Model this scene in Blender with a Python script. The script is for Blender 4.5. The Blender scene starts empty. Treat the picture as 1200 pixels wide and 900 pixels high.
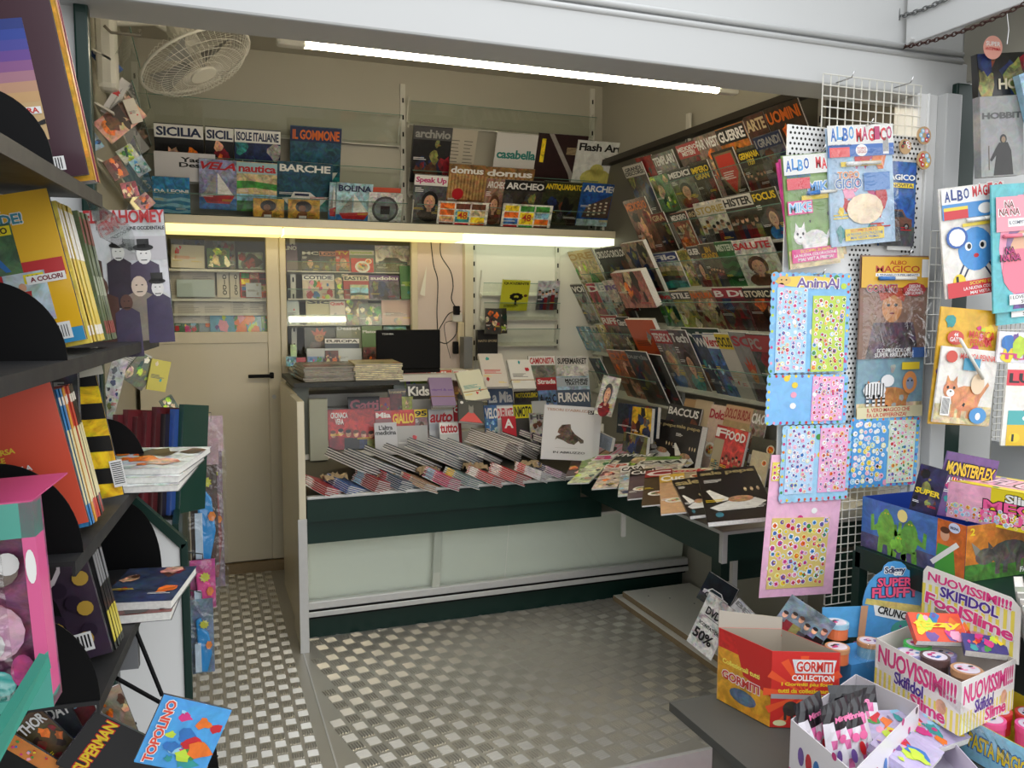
import bpy, bmesh, math, random
import numpy as np
from mathutils import Vector, Matrix
C = bpy.context.scene.collection
SC = bpy.context.scene
# ------------------------------------------------------------------ camera
F, YAW, TILT, ROLL = 972.96, .357449, .0928866, .0034731
CAM = Vector((0, 0, 1.42))
fw = Vector((math.sin(YAW)*math.cos(TILT), math.cos(YAW)*math.cos(TILT), -math.sin(TILT)))
r0 = Vector((math.cos(YAW), -math.sin(YAW), 0)); u0_ = r0.cross(fw)
rt = r0*math.cos(ROLL)+u0_*math.sin(ROLL); up = rt.cross(fw)
cd = bpy.data.cameras.new('camera'); co = bpy.data.objects.new('camera', cd); C.objects.link(co)
cd.sensor_width = 36; cd.lens = F/1200*36; cd.clip_start = .02
m = Matrix((rt, up, -fw)).transposed().to_4x4(); m.translation = CAM; co.matrix_world = m
SC.camera = co
# ------------------------------------------------------------------ world, light, exposure
w = bpy.data.worlds.new('sky'); SC.world = w; w.use_nodes = True
nt = w.node_tree; bg = nt.nodes['Background']
tc = nt.nodes.new('ShaderNodeTexCoord'); sp = nt.nodes.new('ShaderNodeSeparateXYZ'); rp = nt.nodes.new('ShaderNodeValToRGB')
nt.links.new(tc.outputs['Generated'], sp.inputs[0]); nt.links.new(sp.outputs['Z'], rp.inputs[0])
rp.color_ramp.elements[0].position = 0; rp.color_ramp.elements[0].color = (.66, .66, .65, 1)
rp.color_ramp.elements[1].position = .5; rp.color_ramp.elements[1].color = (.92, .955, 1, 1)
nt.links.new(rp.outputs[0], bg.inputs[0]); bg.inputs[1].default_value = 1.65
SC.view_settings.view_transform = 'Standard'; SC.view_settings.look = 'None'
SC.view_settings.gamma = 1; SC.view_settings.exposure = 0.58; SC.view_settings.use_curve_mapping = False
# ------------------------------------------------------------------ helpers
def lin(c):
    if isinstance(c, str): c = [int(c[i:i+2], 16)/255 for i in (0, 2, 4)]
    return tuple(x/12.92 if x <= .04045 else ((x+.055)/1.055)**2.4 for x in c[:3])
PAL = dict(k='121214', w='ecebe8', r='c0202a', b='2f6fb4', n='1d2b52', y='e8c92a', g='3f8a3c', d='123a2e', o='df6f22', p='e79bb5',
    m='c8307c', v='6a4c92', t='2f8f8f', c='8fc4dd', s='c8b48c', e='9b9b98', a='4a4a4c', u='5c3423', f='7c7a42', l='b9d23c', h='d6a283',
    x='e9e1c6', q='7a1622', i='b8cfd8', z='2a1712', j='a58fb0')
def col(c, a=0.):
    return (*lin(PAL.get(c, c)), a)
_M = {}
def mat(name, c, rough=.5, metal=0, bump=None, emit=None, es=0, coat=0, spec=.5, var=0, vs=4):
    key = name+str(c)
    if key in _M: return _M[key]
    M = _M[key] = bpy.data.materials.new(name); M.use_nodes = True; N = M.node_tree; b = N.nodes['Principled BSDF']
    b.inputs['Base Color'].default_value = (*lin(c), 1); b.inputs['Roughness'].default_value = rough; b.inputs['Metallic'].default_value = metal
    b.inputs['Coat Weight'].default_value = coat; b.inputs['Specular IOR Level'].default_value = spec
    if emit: b.inputs['Emission Color'].default_value = (*lin(emit), 1); b.inputs['Emission Strength'].default_value = es
    if var or bump:
        t = N.nodes.new('ShaderNodeTexCoord'); n = N.nodes.new('ShaderNodeTexNoise'); N.links.new(t.outputs['Object'], n.inputs['Vector'])
        n.inputs['Scale'].default_value = vs; n.inputs['Detail'].default_value = 5
        if var:
            mx = N.nodes.new('ShaderNodeMix'); mx.data_type = 'RGBA'; mx.blend_type = 'MULTIPLY'; mx.inputs[0].default_value = 1
            r = N.nodes.new('ShaderNodeMapRange'); N.links.new(n.outputs['Fac'], r.inputs[0]); r.inputs[3].default_value = 1-var; r.inputs[4].default_value = 1+var
            mx.inputs[6].default_value = (*lin(c), 1); N.links.new(r.outputs[0], mx.inputs[7]); N.links.new(mx.outputs[2], b.inputs['Base Color'])
            r2 = N.nodes.new('ShaderNodeMapRange'); N.links.new(n.outputs['Fac'], r2.inputs[0]); r2.inputs[3].default_value = max(0, rough-.12); r2.inputs[4].default_value = min(1, rough+.12)
            N.links.new(r2.outputs[0], b.inputs['Roughness'])
        if bump:
            bn = N.nodes.new('ShaderNodeTexNoise'); bn.inputs['Scale'].default_value = bump[0]; N.links.new(t.outputs['Object'], bn.inputs['Vector'])
            bp = N.nodes.new('ShaderNodeBump'); bp.inputs['Strength'].default_value = bump[1]; bp.inputs['Distance'].default_value = .01
            N.links.new(bn.outputs['Fac'], bp.inputs['Height']); N.links.new(bp.outputs[0], b.inputs['Normal'])
    return M
def printmat(name, rough, coat):
    M = bpy.data.materials.new(name); M.use_nodes = True; N = M.node_tree; b = N.nodes['Principled BSDF']; L = N.links.new
    a = N.nodes.new('ShaderNodeAttribute'); a.attribute_name = 'Col'
    t = N.nodes.new('ShaderNodeTexCoord'); oi = N.nodes.new('ShaderNodeObjectInfo')
    mu = N.nodes.new('ShaderNodeMath'); mu.operation = 'MULTIPLY'; mu.inputs[1].default_value = 37; L(oi.outputs['Random'], mu.inputs[0])
    ad = N.nodes.new('ShaderNodeVectorMath'); ad.operation = 'ADD'; L(t.outputs['Object'], ad.inputs[0]); L(mu.outputs[0], ad.inputs[1])
    n1 = N.nodes.new('ShaderNodeTexNoise'); n1.inputs['Scale'].default_value = 26; n1.inputs['Detail'].default_value = 6; n1.inputs['Roughness'].default_value = .62; n1.inputs['Distortion'].default_value = .8; L(ad.outputs[0], n1.inputs['Vector'])
    vo = N.nodes.new('ShaderNodeTexNoise'); vo.inputs['Scale'].default_value = 34; vo.inputs['Detail'].default_value = 3; vo.inputs['Distortion'].default_value = 1.2; L(ad.outputs[0], vo.inputs['Vector'])
    hs = N.nodes.new('ShaderNodeHueSaturation'); hs.inputs['Saturation'].default_value = 1.7; hs.inputs['Value'].default_value = 1.1; L(vo.outputs['Color'], hs.inputs['Color'])
    r = N.nodes.new('ShaderNodeMapRange'); L(n1.outputs['Fac'], r.inputs[0]); r.inputs[1].default_value = .34; r.inputs[2].default_value = .66; r.inputs[3].default_value = .1; r.inputs[4].default_value = 2.1
    m1 = N.nodes.new('ShaderNodeMix'); m1.data_type = 'RGBA'; m1.blend_type = 'MULTIPLY'; m1.inputs[0].default_value = 1; L(a.outputs['Color'], m1.inputs[6]); L(r.outputs[0], m1.inputs[7])
    m2 = N.nodes.new('ShaderNodeMix'); m2.data_type = 'RGBA'; m2.blend_type = 'OVERLAY'; m2.inputs[0].default_value = .6; L(m1.outputs[2], m2.inputs[6]); L(hs.outputs[0], m2.inputs[7])
    m3 = N.nodes.new('ShaderNodeMix'); m3.data_type = 'RGBA'; L(a.outputs['Alpha'], m3.inputs[0]); L(a.outputs['Color'], m3.inputs[6]); L(m2.outputs[2], m3.inputs[7])
    L(m3.outputs[2], b.inputs['Base Color']); b.inputs['Roughness'].default_value = rough; b.inputs['Coat Weight'].default_value = coat; b.inputs['Coat Roughness'].default_value = .12
    return M
def thin(name, tint, rough=.02, k=1., base=.04):
    M = bpy.data.materials.new(name); M.use_nodes = True; N = M.node_tree; N.nodes.clear(); L = N.links.new
    o = N.nodes.new('ShaderNodeOutputMaterial'); tr = N.nodes.new('ShaderNodeBsdfTransparent'); gl = N.nodes.new('ShaderNodeBsdfGlossy')
    tr.inputs[0].default_value = (*lin(tint), 1); gl.inputs['Roughness'].default_value = rough
    fr = N.nodes.new('ShaderNodeLayerWeight'); fr.inputs[0].default_value = .5
    pw = N.nodes.new('ShaderNodeMath'); pw.operation = 'POWER'; L(fr.outputs['Facing'], pw.inputs[0]); pw.inputs[1].default_value = 4
    ma = N.nodes.new('ShaderNodeMath'); ma.operation = 'MULTIPLY_ADD'; L(pw.outputs[0], ma.inputs[0]); ma.inputs[1].default_value = k; ma.inputs[2].default_value = base
    ma.use_clamp = True
    mx = N.nodes.new('ShaderNodeMixShader'); L(ma.outputs[0], mx.inputs[0]); L(tr.outputs[0], mx.inputs[1]); L(gl.outputs[0], mx.inputs[2]); L(mx.outputs[0], o.inputs[0])
    if name == 'cellophane':
        t = N.nodes.new('ShaderNodeTexCoord'); n = N.nodes.new('ShaderNodeTexNoise'); n.inputs['Scale'].default_value = 14; n.inputs['Distortion'].default_value = 1.5; L(t.outputs['Object'], n.inputs['Vector'])
        bp = N.nodes.new('ShaderNodeBump'); bp.inputs['Strength'].default_value = .9; bp.inputs['Distance'].default_value = .02; L(n.outputs['Fac'], bp.inputs['Height']); L(bp.outputs[0], gl.inputs['Normal']); L(bp.outputs[0], fr.inputs['Normal'])
    return M
PRINT = printmat('glossy_print', .38, .35); MATTE = printmat('matte_print', .6, 0)
GREEN = mat('green_enamel', '0b2c24', .42, coat=.1, spec=.35, var=.15, vs=9)
CREAM = mat('cream_enamel', 'd6cdb4', .35, coat=.3, var=.04)
WALL = mat('grey_beige_wall', 'b2aea0', .5, var=.05, vs=2)
WALLW = mat('white_laminate', 'e6e4da', .45, var=.04, vs=3)
WHITE = mat('white_enamel', 'bfc0bf', .4, var=.04, vs=2)
BRIGHT = mat('bright_white_enamel', 'e2e2e0', .4, var=.03, vs=2)
ALU = mat('brushed_aluminium', 'c8c8c6', .42, .35, var=.08, vs=40)
STEEL = mat('tread_plate', 'b4b1a8', .38, .5, var=.10, vs=3)
BARS = mat('worn_raised_bars', 'b3b0a7', .38, .6, var=.08, vs=9)
BLACK = mat('black_enamel', '070708', .6, spec=.2)
DGREY = mat('dark_grey_shelf', '2a2a2b', .5, .2, var=.1, vs=20)
GREYP = mat('grey_panel', '77787a', .45, var=.05)
PAPER = mat('page_edges', 'e0ded8', .8, var=.22, vs=160)
NEWSP = mat('newsprint', 'a39c8e', .9, var=.2, vs=60)
CHIP = mat('chipboard', '8f7b5c', .8, var=.25, vs=120)
KRAFT = mat('kraft_paper', '9a8768', .85, var=.2, vs=30, bump=(40, .6))
GLASS = thin('clear_glass', 'f8fbf9', .02, .8, .035)
ACRYL = thin('clear_acrylic', 'f2f7f3', .04, .8, .085)
FILM = thin('cellophane', 'fbfbfb', .1, 1., .07)
EDGE = mat('acrylic_edge', '6f9385', .2)
PAVE = mat('asphalt', '77746f', .9, var=.2, vs=6, bump=(60, .5))
TUBE = mat('tube_glow', 'ffffff', .5, emit='fff0d2', es=34)
WARM = mat('warm_strip_glow', 'ffffff', .5, emit='ffe28a', es=.85)
COOL = mat('cool_strip_glow', 'ffffff', .5, emit='eef6d0', es=1.0)
WHPL = mat('white_plastic', 'd8d6cc', .35)
CABLE = mat('black_cable', '1a1a1c', .5)
RUST = mat('rusty_iron', '4a3029', .7, .5, var=.4, vs=50)
ZINC = mat('zinc_chain', '7d7f7e', .45, .8)
CHROME = mat('chrome_hook', 'c9c9c9', .2, 1)
PINKW = mat('pinkish_panel', 'dacbc4', .5, var=.05)

class MB:
    def __init__(s): s.v = []; s.f = []; s.c = []
    def add(s, vs, fs, c=(1, 1, 1, 0)):
        n = len(s.v); s.v += [tuple(v) for v in vs]; s.f += [tuple(i+n for i in f) for f in fs]; s.c += [c]*len(fs)
    def box(s, a, b, c=(1, 1, 1, 0), T=None):
        x0, y0, z0 = a; x1, y1, z1 = b
        vs = [Vector(p) for p in ((x0, y0, z0), (x1, y0, z0), (x1, y1, z0), (x0, y1, z0), (x0, y0, z1), (x1, y0, z1), (x1, y1, z1), (x0, y1, z1))]
        if T: vs = [T @ v for v in vs]
        s.add(vs, [(0, 3, 2, 1), (4, 5, 6, 7), (0, 1, 5, 4), (1, 2, 6, 5), (2, 3, 7, 6), (3, 0, 4, 7)], c); return s
    def prism(s, pts, d, c=(1, 1, 1, 0)):
        n = len(pts); d = Vector(d); vs = [Vector(p) for p in pts]+[Vector(p)+d for p in pts]
        s.add(vs, [tuple(range(n))[::-1], tuple(range(n, 2*n))]+[(i, (i+1) % n, n+(i+1) % n, n+i) for i in range(n)], c); return s
    def tube(s, pts, r, n=6, c=(1, 1, 1, 0)):
        pts = [Vector(p) for p in pts]; rings = []
        for i, p in enumerate(pts):
            d = (pts[min(i+1, len(pts)-1)]-pts[max(i-1, 0)]).normalized()
            a = d.cross(Vector((0, 0, 1)) if abs(d.z) < .9 else Vector((1, 0, 0))).normalized(); b = d.cross(a)
            rings.append([p+(a*math.cos(t*2*math.pi/n)+b*math.sin(t*2*math.pi/n))*r for t in range(n)])
        vs = [v for R in rings for v in R]; fs = []
        for i in range(len(pts)-1):
            fs += [(i*n+j, i*n+(j+1) % n, (i+1)*n+(j+1) % n, (i+1)*n+j) for j in range(n)]
        fs += [tuple(range(n))[::-1], tuple((len(pts)-1)*n+j for j in range(n))]
        s.add(vs, fs, c); return s
    # flat print shapes, z = layer
    def rect(s, x0, y0, x1, y1, z, c): s.add([(x0, y0, z), (x1, y0, z), (x1, y1, z), (x0, y1, z)], [(0, 1, 2, 3)], c)
    def poly(s, pts, z, c): s.add([(x, y, z) for x, y in pts], [tuple(range(len(pts)))], c)
    def ell(s, cx, cy, rx, ry, z, c, n=14, a0=0):
        s.poly([(cx+rx*math.cos(a0+i*2*math.pi/n), cy+ry*math.sin(a0+i*2*math.pi/n)) for i in range(n)], z, c)
    def build(s, name, mt, parent=None, smooth=False, bevel=0):
        me = bpy.data.meshes.new(name); me.from_pydata(s.v, [], s.f)
        if mt in (PRINT, MATTE):
            at_ = me.color_attributes.new('Col', 'FLOAT_COLOR', 'CORNER')
            arr = np.repeat(np.array(s.c, dtype=np.float32), [len(f) for f in s.f], axis=0); at_.data.foreach_set('color', arr.ravel())
        me.materials.append(mt)
        if smooth: me.polygons.foreach_set('use_smooth', [True]*len(me.polygons))
        me.update(); o = bpy.data.objects.new(name, me); C.objects.link(o)
        if bevel:
            b = o.modifiers.new('bevel', 'BEVEL'); b.width = bevel; b.segments = 2; b.limit_method = 'ANGLE'
        if parent: o.parent = parent
        return o
def tag(o, label, cat, group=None, kind=None):
    o['label'] = label; o['category'] = cat
    if group: o['group'] = group
    if kind: o['kind'] = kind
    return o
def struct(o): o['kind'] = 'structure'; return o
def empty(name, M=None):
    o = bpy.data.objects.new(name, None); C.objects.link(o); o.empty_display_size = .02
    if M is not None: o.matrix_world = M
    return o
def ray(px, py): return fw+rt*((px-600)/F)-up*((py-450)/F)
def at(px, py, ax, val):
    d = ray(px, py); t = (val-CAM[ax])/d[ax]; return CAM+d*t
class Fr:
    """a real plane in the shop: origin, direction to the right, direction up; normal faces the aisle"""
    def __init__(s, O, U, V): s.O = Vector(O); s.U = Vector(U).normalized(); s.V = Vector(V).normalized(); s.N = s.U.cross(s.V).normalized()
    def px(s, x, y, l=0.):
        O = s.O+s.N*l; d = ray(x, y); t = (O-CAM).dot(s.N)/d.dot(s.N); P = CAM+d*t-O; return P.dot(s.U), P.dot(s.V)
    def mat(s, u, v, l=0., a=0.):
        U = s.U*math.cos(a)+s.V*math.sin(a); V = s.V*math.cos(a)-s.U*math.sin(a)
        M = Matrix((U, V, s.N)).transposed().to_4x4(); M.translation = s.O+s.U*u+s.V*v+s.N*l; return M
# ------------------------------------------------------------------ lettering and print
_T = {}
def text2d(s, sh=0., bold=.012):
    k = (s, sh, bold)
    if k in _T: return _T[k]
    cu = bpy.data.curves.new('t', 'FONT'); cu.body = s; cu.resolution_u = 2; cu.offset = bold; cu.shear = sh; cu.space_line = .8; cu.align_x = 'CENTER'; cu.space_character = .94
    o = bpy.data.objects.new('t', cu); C.objects.link(o); bpy.context.view_layer.update()
    me = bpy.data.meshes.new_from_object(o.evaluated_get(bpy.context.evaluated_depsgraph_get()))
    v = np.array([q.co[:2] for q in me.vertices]); f = [tuple(p.vertices) for p in me.polygons]
    bpy.data.objects.remove(o); bpy.data.curves.remove(cu); bpy.data.meshes.remove(me)
    lo = v.min(0); hi = v.max(0); v = (v-lo)/(hi-lo)
    _T[k] = (v, f, (hi[0]-lo[0])/(hi[1]-lo[1])); return _T[k]
def text(mb, s, x0, y0, x1, y1, z, c, sh=0., bold=.012, out=None, ang=0.):
    def put(x0, y0, x1, y1, z, c, bold):
        v, f, _ = text2d(s, sh, bold); cx, cy = (x0+x1)/2, (y0+y1)/2; ca, sa = math.cos(ang), math.sin(ang); P = []
        for p in v:
            X = (x0+p[0]*(x1-x0))-cx; Y = (y0+p[1]*(y1-y0))-cy; P.append((cx+X*ca-Y*sa, cy+X*sa+Y*ca, z))
        mb.add(P, f, c)
    if out is not None:
        g = (y1-y0)*.09; put(x0-g, y0-g, x1+g, y1+g, z, out, bold+.05); z += .0003
    put(x0, y0, x1, y1, z, c, bold)
def art(mb, w, h, kind, bgc, rng, ytop=1., z=.0004, c2=None):
    """flat printed picture on a cover: x in -w/2..w/2, y in 0..h"""
    R = rng.random; S = z; H = h*ytop
    pal = lambda n='khuestncqfadxw': rng.choice(n)
    def blob(n, pa, s0=.04, s1=.16, al=.7):
        nonlocal S
        for i in range(n):
            S += .00012; cx, cy, rr_ = (R()-.5)*w*.8, H*(.1+.8*R()), w*(s0+(s1-s0)*R())*.8; mb.poly([(max(-w/2, min(w/2, cx+rr_*(.55+.75*R())*math.cos(q*.571))), max(0, min(H, cy+rr_*(.7+1.1*R())*math.sin(q*.571)))) for q in range(11)], S, col(rng.choice(pa), al))
    def lines(x0, y0, x1, n, c, s=.022):
        nonlocal S; S += .0002
        for i in range(n): mb.rect(x0*w, h*(y0-i*s*1.7), (x0+(x1-x0)*(.6+.4*R()))*w, h*(y0-i*s*1.7+s*.75), S, col(c))
    if kind == 'face':
        hr = col(c2 or rng.choice('kuzsa'), .5); sk = col('h', .45); cx = (R()-.5)*.15*w; S += .0003
        mb.ell(cx, H*.16, w*.34, H*.2, S, col(c2 or pal('nqkabt'), .6)); mb.ell(cx, H*.56, w*.25, H*.27, S+.0002, hr); mb.rect(cx-w*.07, H*.25, cx+w*.07, H*.4, S+.0004, sk)
        mb.ell(cx, H*.52, w*.17, H*.2, S+.0006, sk); S += .0008
        for q in (-1, 1): mb.ell(cx+q*w*.065, H*.55, w*.025, H*.012, S, col('z'), 8)
        mb.poly([(cx-.012*w, H*.47), (cx+.02*w, H*.47), (cx, H*.53)], S, col('b07c62')); mb.ell(cx, H*.42, w*.05, H*.014, S, col('a03038'), 8)
        lines(-.46, .7, -.2, 3, 'w'); lines(.2, .3, .45, 3, 'y')
    elif kind == 'group':
        for i in range(6):
            cx = (-.4+.16*i)*w; y = H*(.45+.18*R()); S += .0003; bc = col(pal('kanquf'), .5)
            mb.poly([(cx-w*.1, 0), (cx+w*.1, 0), (cx+w*.09, y-H*.08), (cx-w*.09, y-H*.08)], S, bc); mb.ell(cx, y+.01, w*.055, w*.075, S+.0002, col('h', .5), 10); mb.ell(cx, y+.01+w*.05, w*.058, w*.04, S+.0003, col(pal('kuz'), .3), 10)
    elif kind == 'car':
        c = col(c2 or pal('rbewk'), .35); y = H*.3; S += .0003
        mb.rect(-w/2, 0, w/2, y, S, col('a', .6)); S += .0002
        mb.poly([(-.42*w, y), (.42*w, y), (.42*w, y+.12*H), (.25*w, y+.15*H), (.14*w, y+.27*H), (-.2*w, y+.27*H), (-.3*w, y+.15*H), (-.42*w, y+.12*H)], S, c)
        mb.poly([(-.25*w, y+.15*H), (.2*w, y+.15*H), (.12*w, y+.24*H), (-.18*w, y+.24*H)], S+.0002, col('2a3540', .3))
        for q in (-.25, .26): mb.ell(q*w, y, .08*w, .08*w, S+.0003, col('k')); mb.ell(q*w, y, .045*w, .045*w, S+.0004, col('e'))
    elif kind in ('boat', 'sail'):
        S += .0003; mb.rect(-w/2, 0, w/2, H*.3, S, col('t' if kind == 'boat' else 'b', .6)); S += .0002
        mb.poly([(-.42*w, H*.34), (-.3*w, H*.16), (.3*w, H*.16), (.45*w, H*.4)], S, col('w' if kind == 'boat' else 'r', .3))
        if kind == 'boat': mb.poly([(-.25*w, H*.36), (-.2*w, H*.5), (.1*w, H*.5), (.22*w, H*.37)], S+.0002, col('w', .2)); mb.rect(-.18*w, H*.4, .08*w, H*.46, S+.0003, col('n', .3))
        else: mb.poly([(-.02*w, H*.38), (-.02*w, H*.95), (.4*w, H*.4)], S+.0002, col('w', .35)); mb.poly([(-.06*w, H*.36), (-.06*w, H*.9), (-.42*w, H*.36)], S+.0002, col('e', .35))
    elif kind == 'bldg':
        S += .0003; mb.poly([(-.4*w, H*.25), (.3*w, H*.25), (.3*w, H*.95), (-.3*w, H*.6)], S, col(c2 or '5a463c', .3)); S += .0002
        for i in range(4):
            for j in range(4): mb.rect((-.26+.14*i)*w, H*(.3+.1*j+.03*i), (-.2+.14*i)*w, H*(.35+.1*j+.03*i), S, col('x', .2))
        mb.rect(-w/2, 0, w/2, H*.2, S, col('i', .5))
    elif kind in ('food', 'dish'):
        for (cx, cy, r, a, b2) in ((0, .38, .34, 'w', c2 or 's'), (.28, .78, .15, 'x', 'o')):
            S += .0003; mb.ell(cx*w, cy*H, r*w, r*w*.8, S, col(a)); mb.ell(cx*w, cy*H, r*w*.72, r*w*.55, S+.0002, col(b2, .8)); S += .0003
            for i in range(7): mb.ell(cx*w+(R()-.5)*r*w, cy*H+(R()-.5)*r*w*.8, r*w*.16, r*w*.13, S+i*.0001, col(rng.choice('rogyu'), .5), 8)
    elif kind == 'white_dish':
        S += .0003; mb.poly([(-.42*w, .28*H), (-.3*w, .2*H), (.25*w, .2*H), (.45*w, .33*H), (.3*w, .42*H), (-.1*w, .4*H)], S, col('dcdcda', .15)); mb.poly([(-.3*w, .38*H), (-.42*w, .66*H), (-.36*w, .68*H), (-.05*w, .42*H)], S+.0002, col('e8e6e0', .15))
        mb.ell(.08*w, .42*H, .2*w, .07*H, S+.0004, col('b48a62', .6)); mb.ell(-.3*w, .12*H, .06*w, .05*H, S+.0004, col('2f6b80', .6)); lines(-.42, .76, -.1, 3, 'w', .013)
        for i in range(3): mb.ell((.2+.1*i)*w, .62*H, .025*w, .05*H, S+.0004, col('s', .6), 7)
    elif kind == 'land':
        for i in range(4): S += .0002; mb.poly([(-w/2, 0), (w/2, 0), (w/2, H*(.72-.17*i+.08*R())), (w*(R()-.5)*.5, H*(.8-.17*i)), (-w/2, H*(.7-.17*i+.1*R()))], S, col(rng.choice('cgfutsda'), .6))
    elif kind == 'wave':
        for i in range(7):
            S += .0002; y = H*(.95-.13*i); mb.poly([(-w/2+j*w/8, y+math.sin(j*1.1+i)*.04*H) for j in range(9)]+[(w/2, 0), (-w/2, 0)], S, col(c2 if (i % 2 and c2) else bgc, .25))
    elif kind == 'text':
        for i in range(int(11*ytop)): lines(-.44, .78*ytop-i*.065, -.02, 1, 'a', .016); lines(.03, .78*ytop-i*.065, .44, 1, 'a', .016)
    elif kind == 'lines': lines(-.4, .5*ytop, .3, 4, c2 or 'a', .02); blob(2, 'rtse', .05, .12, .3)
    elif kind == 'grid':
        n = 3
        for i in range(n):
            for j in range(n+1): S += .0001; mb.rect(w*(-.46+i*.31), H*(.04+j*.235), w*(-.18+i*.31), H*(.24+j*.235), S, col(pal('rbgyouhtcs'), .8))
    elif kind == 'slats':
        for i in range(11): mb.rect(w*(-.48+i*.09), 0, w*(-.425+i*.09), H, S, col('b08a58', .4))
        mb.ell(-.2*w, H*.45, .16*w, .16*w, S+.0003, col('r')); mb.rect(-w/2, H*.18, w/2, H*.3, S+.0002, col('6b4a2c', .4))
    elif kind == 'kids':
        blob(16, 'rbygocpmvlt', .04, .17, .15)
    elif kind == 'brain':
        S += .0003
        for i in range(9): mb.ell(.05*w+.17*w*math.cos(i*.7), h*.46+.085*h*math.sin(i*.7), .09*w, .045*h, S, col('k'), 9)
        mb.rect(.0*w, h*.2, .08*w, h*.44, S, col('k')); mb.ell(.38*w, h*.5, .07*w, .045*h, S+.0002, col('u')); lines(-.38, .18, .4, 3, 'k', .02)
    elif kind == 'ring':
        S += .0003; mb.ell(0, H*.5, w*.4, w*.4, S, col('a', .2), 20); mb.ell(0, H*.5, w*.33, w*.33, S+.0002, col('7d8388', .4), 20); mb.rect(-w*.14, H*.35, w*.14, H*.6, S+.0004, col('k', .3))
    elif kind == 'woman':
        S += .0003; mb.ell(-.02*w, H*.68, w*.26, H*.26, S, col('z')); mb.ell(-.06*w, H*.6, w*.12, H*.15, S+.0002, col('8a5638', .3)); mb.poly([(-.3*w, 0), (.12*w, 0), (.1*w, H*.42), (-.04*w, H*.5), (-.2*w, H*.38)], S+.0001, col('8a5638', .3))
        mb.rect(-.16*w, H*.1, .08*w, H*.28, S+.0003, col('w')); lines(.14, .3, .46, 3, 'k', .03)
    elif kind == 'map':
        S += .0003; mb.poly([(x*w, (y*.9+.02)*h) for x, y in ((-.2, .62), (-.14, .7), (.02, .72), (.04, .62), (.12, .52), (.3, .4), (.3, .34), (.24, .33), (.2, .38), (.12, .3), (0, .32), (-.1, .38), (-.22, .42), (-.26, .38), (-.24, .46), (-.16, .5), (-.22, .54))], S, col('5c4a40', 1.))
        lines(-.25, .22, .3, 1, 'e', .005)
    elif kind == 'crowd':
        S += .0003
        mb.rect(-.05*w, .62*H, .5*w, .8*H, S, col('b9b5b8')); sk = ['6a4a3c', 'd9d6d2', 'd9d6d2', '5e4136', 'c9b6a4', 'd9d6d2', '5a3f36']
        P = [(-.33, .7, .15), (.02, .68, .1), (.27, .66, .12), (-.2, .42, .15), (.2, .42, .13), (.38, .4, .1), (.06, .3, .1)]
        for i, (x, y, r) in enumerate(P):
            S += .0004; b = col(['4a3530', '352c38', '463d52', '53382f', '7d7468', '3c3350', '463d52'][i], .15); mb.poly([((x-r*1.3)*w, (y-.42)*H), ((x+r*1.3)*w, (y-.42)*H), ((x+r*1.2)*w, (y-.08)*H), (x*w, (y-.02)*H), ((x-r*1.2)*w, (y-.08)*H)], S, b)
            mb.ell(x*w, y*H, r*w*.62, r*w*.85, S+.0002, col(sk[i], .1)); 
            if i in (1, 2, 5): mb.ell(x*w, (y+.055)*H, r*w*.85, r*w*.3, S+.0003, col('k')); mb.rect((x-.06)*w, (y+.05)*H, (x+.06)*w, (y+.12)*H, S+.0003, col('k'))
            for q in (-1, 1): mb.ell((x+q*r*.22)*w, (y+.01)*H, r*w*.09, r*w*.05, S+.0004, col('k' if i not in (0, 3) else 'w'), 6)
            mb.rect((x-.03)*w, (y-.045)*H, (x+.03)*w, (y-.038)*H, S+.0004, col('k'))
    elif kind == 'critter':
        S += .0003; c = col(c2 or 'c', .1)
        for q in (-1, 1):
            for i in (0, 1): mb.poly([(q*(.1+.1*i)*w, .3*H), (q*(.3+.08*i)*w, .08*H), (q*(.27+.08*i)*w, .08*H), (q*(.07+.1*i)*w, .3*H)], S, col('n'))
        mb.ell(0, .42*H, .27*w, .2*H, S+.0002, c, 18)
        for q in (-1, 1): mb.ell(q*.11*w, .45*H, .055*w, .04*H, S+.0004, col('w')); mb.ell(q*.1*w, .45*H, .03*w, .025*H, S+.0006, col('k'))
        mb.ell(0, .36*H, .04*w, .02*H, S+.0004, col('r')); mb.ell(-.28*w, .13*H, .1*w, .08*H, S+.0004, col('y')); mb.rect(-.33*w, .07*H, -.29*w, .19*H, S+.0006, col('k')); mb.ell(.3*w, .16*H, .08*w, .04*H, S+.0004, col('r'))
    elif kind == 'beast':
        S += .0003; c = col(c2 or 'o', .35); mb.rect(-w/2, 0, w/2, H*.25, S, col('s', .5)); S += .0002
        mb.ell(.02*w, .34*H, .26*w, .17*H, S, c); mb.ell(-.26*w, .44*H, .13*w, .12*H, S+.0002, c)
        for q in (-.18, -.06, .1, .22): mb.rect((q-.035)*w, .08*H, (q+.035)*w, .3*H, S+.0001, c)
        mb.poly([(-.36*w, .5*H), (-.34*w, .63*H), (-.27*w, .54*H)], S+.0003, c); mb.poly([(-.24*w, .54*H), (-.17*w, .63*H), (-.16*w, .5*H)], S+.0003, c); mb.ell(-.26*w, .40*H, .07*w, .05*H, S+.0005, col('w', .1)); mb.ell(-.26*w, .42*H, .02*w, .012*H, S+.0007, col('k'), 6); [mb.ell((-.26+q*.055)*w, .47*H, .022*w, .022*H, S+.0006, col('k'), 8) for q in (-1, 1)]; mb.poly([(.24*w, .4*H), (.38*w, .58*H), (.41*w, .54*H), (.27*w, .34*H)], S+.0001, c); blob(4, 'kwe', .02, .06, .3)
    elif kind == 'hero' and c2:
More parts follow.
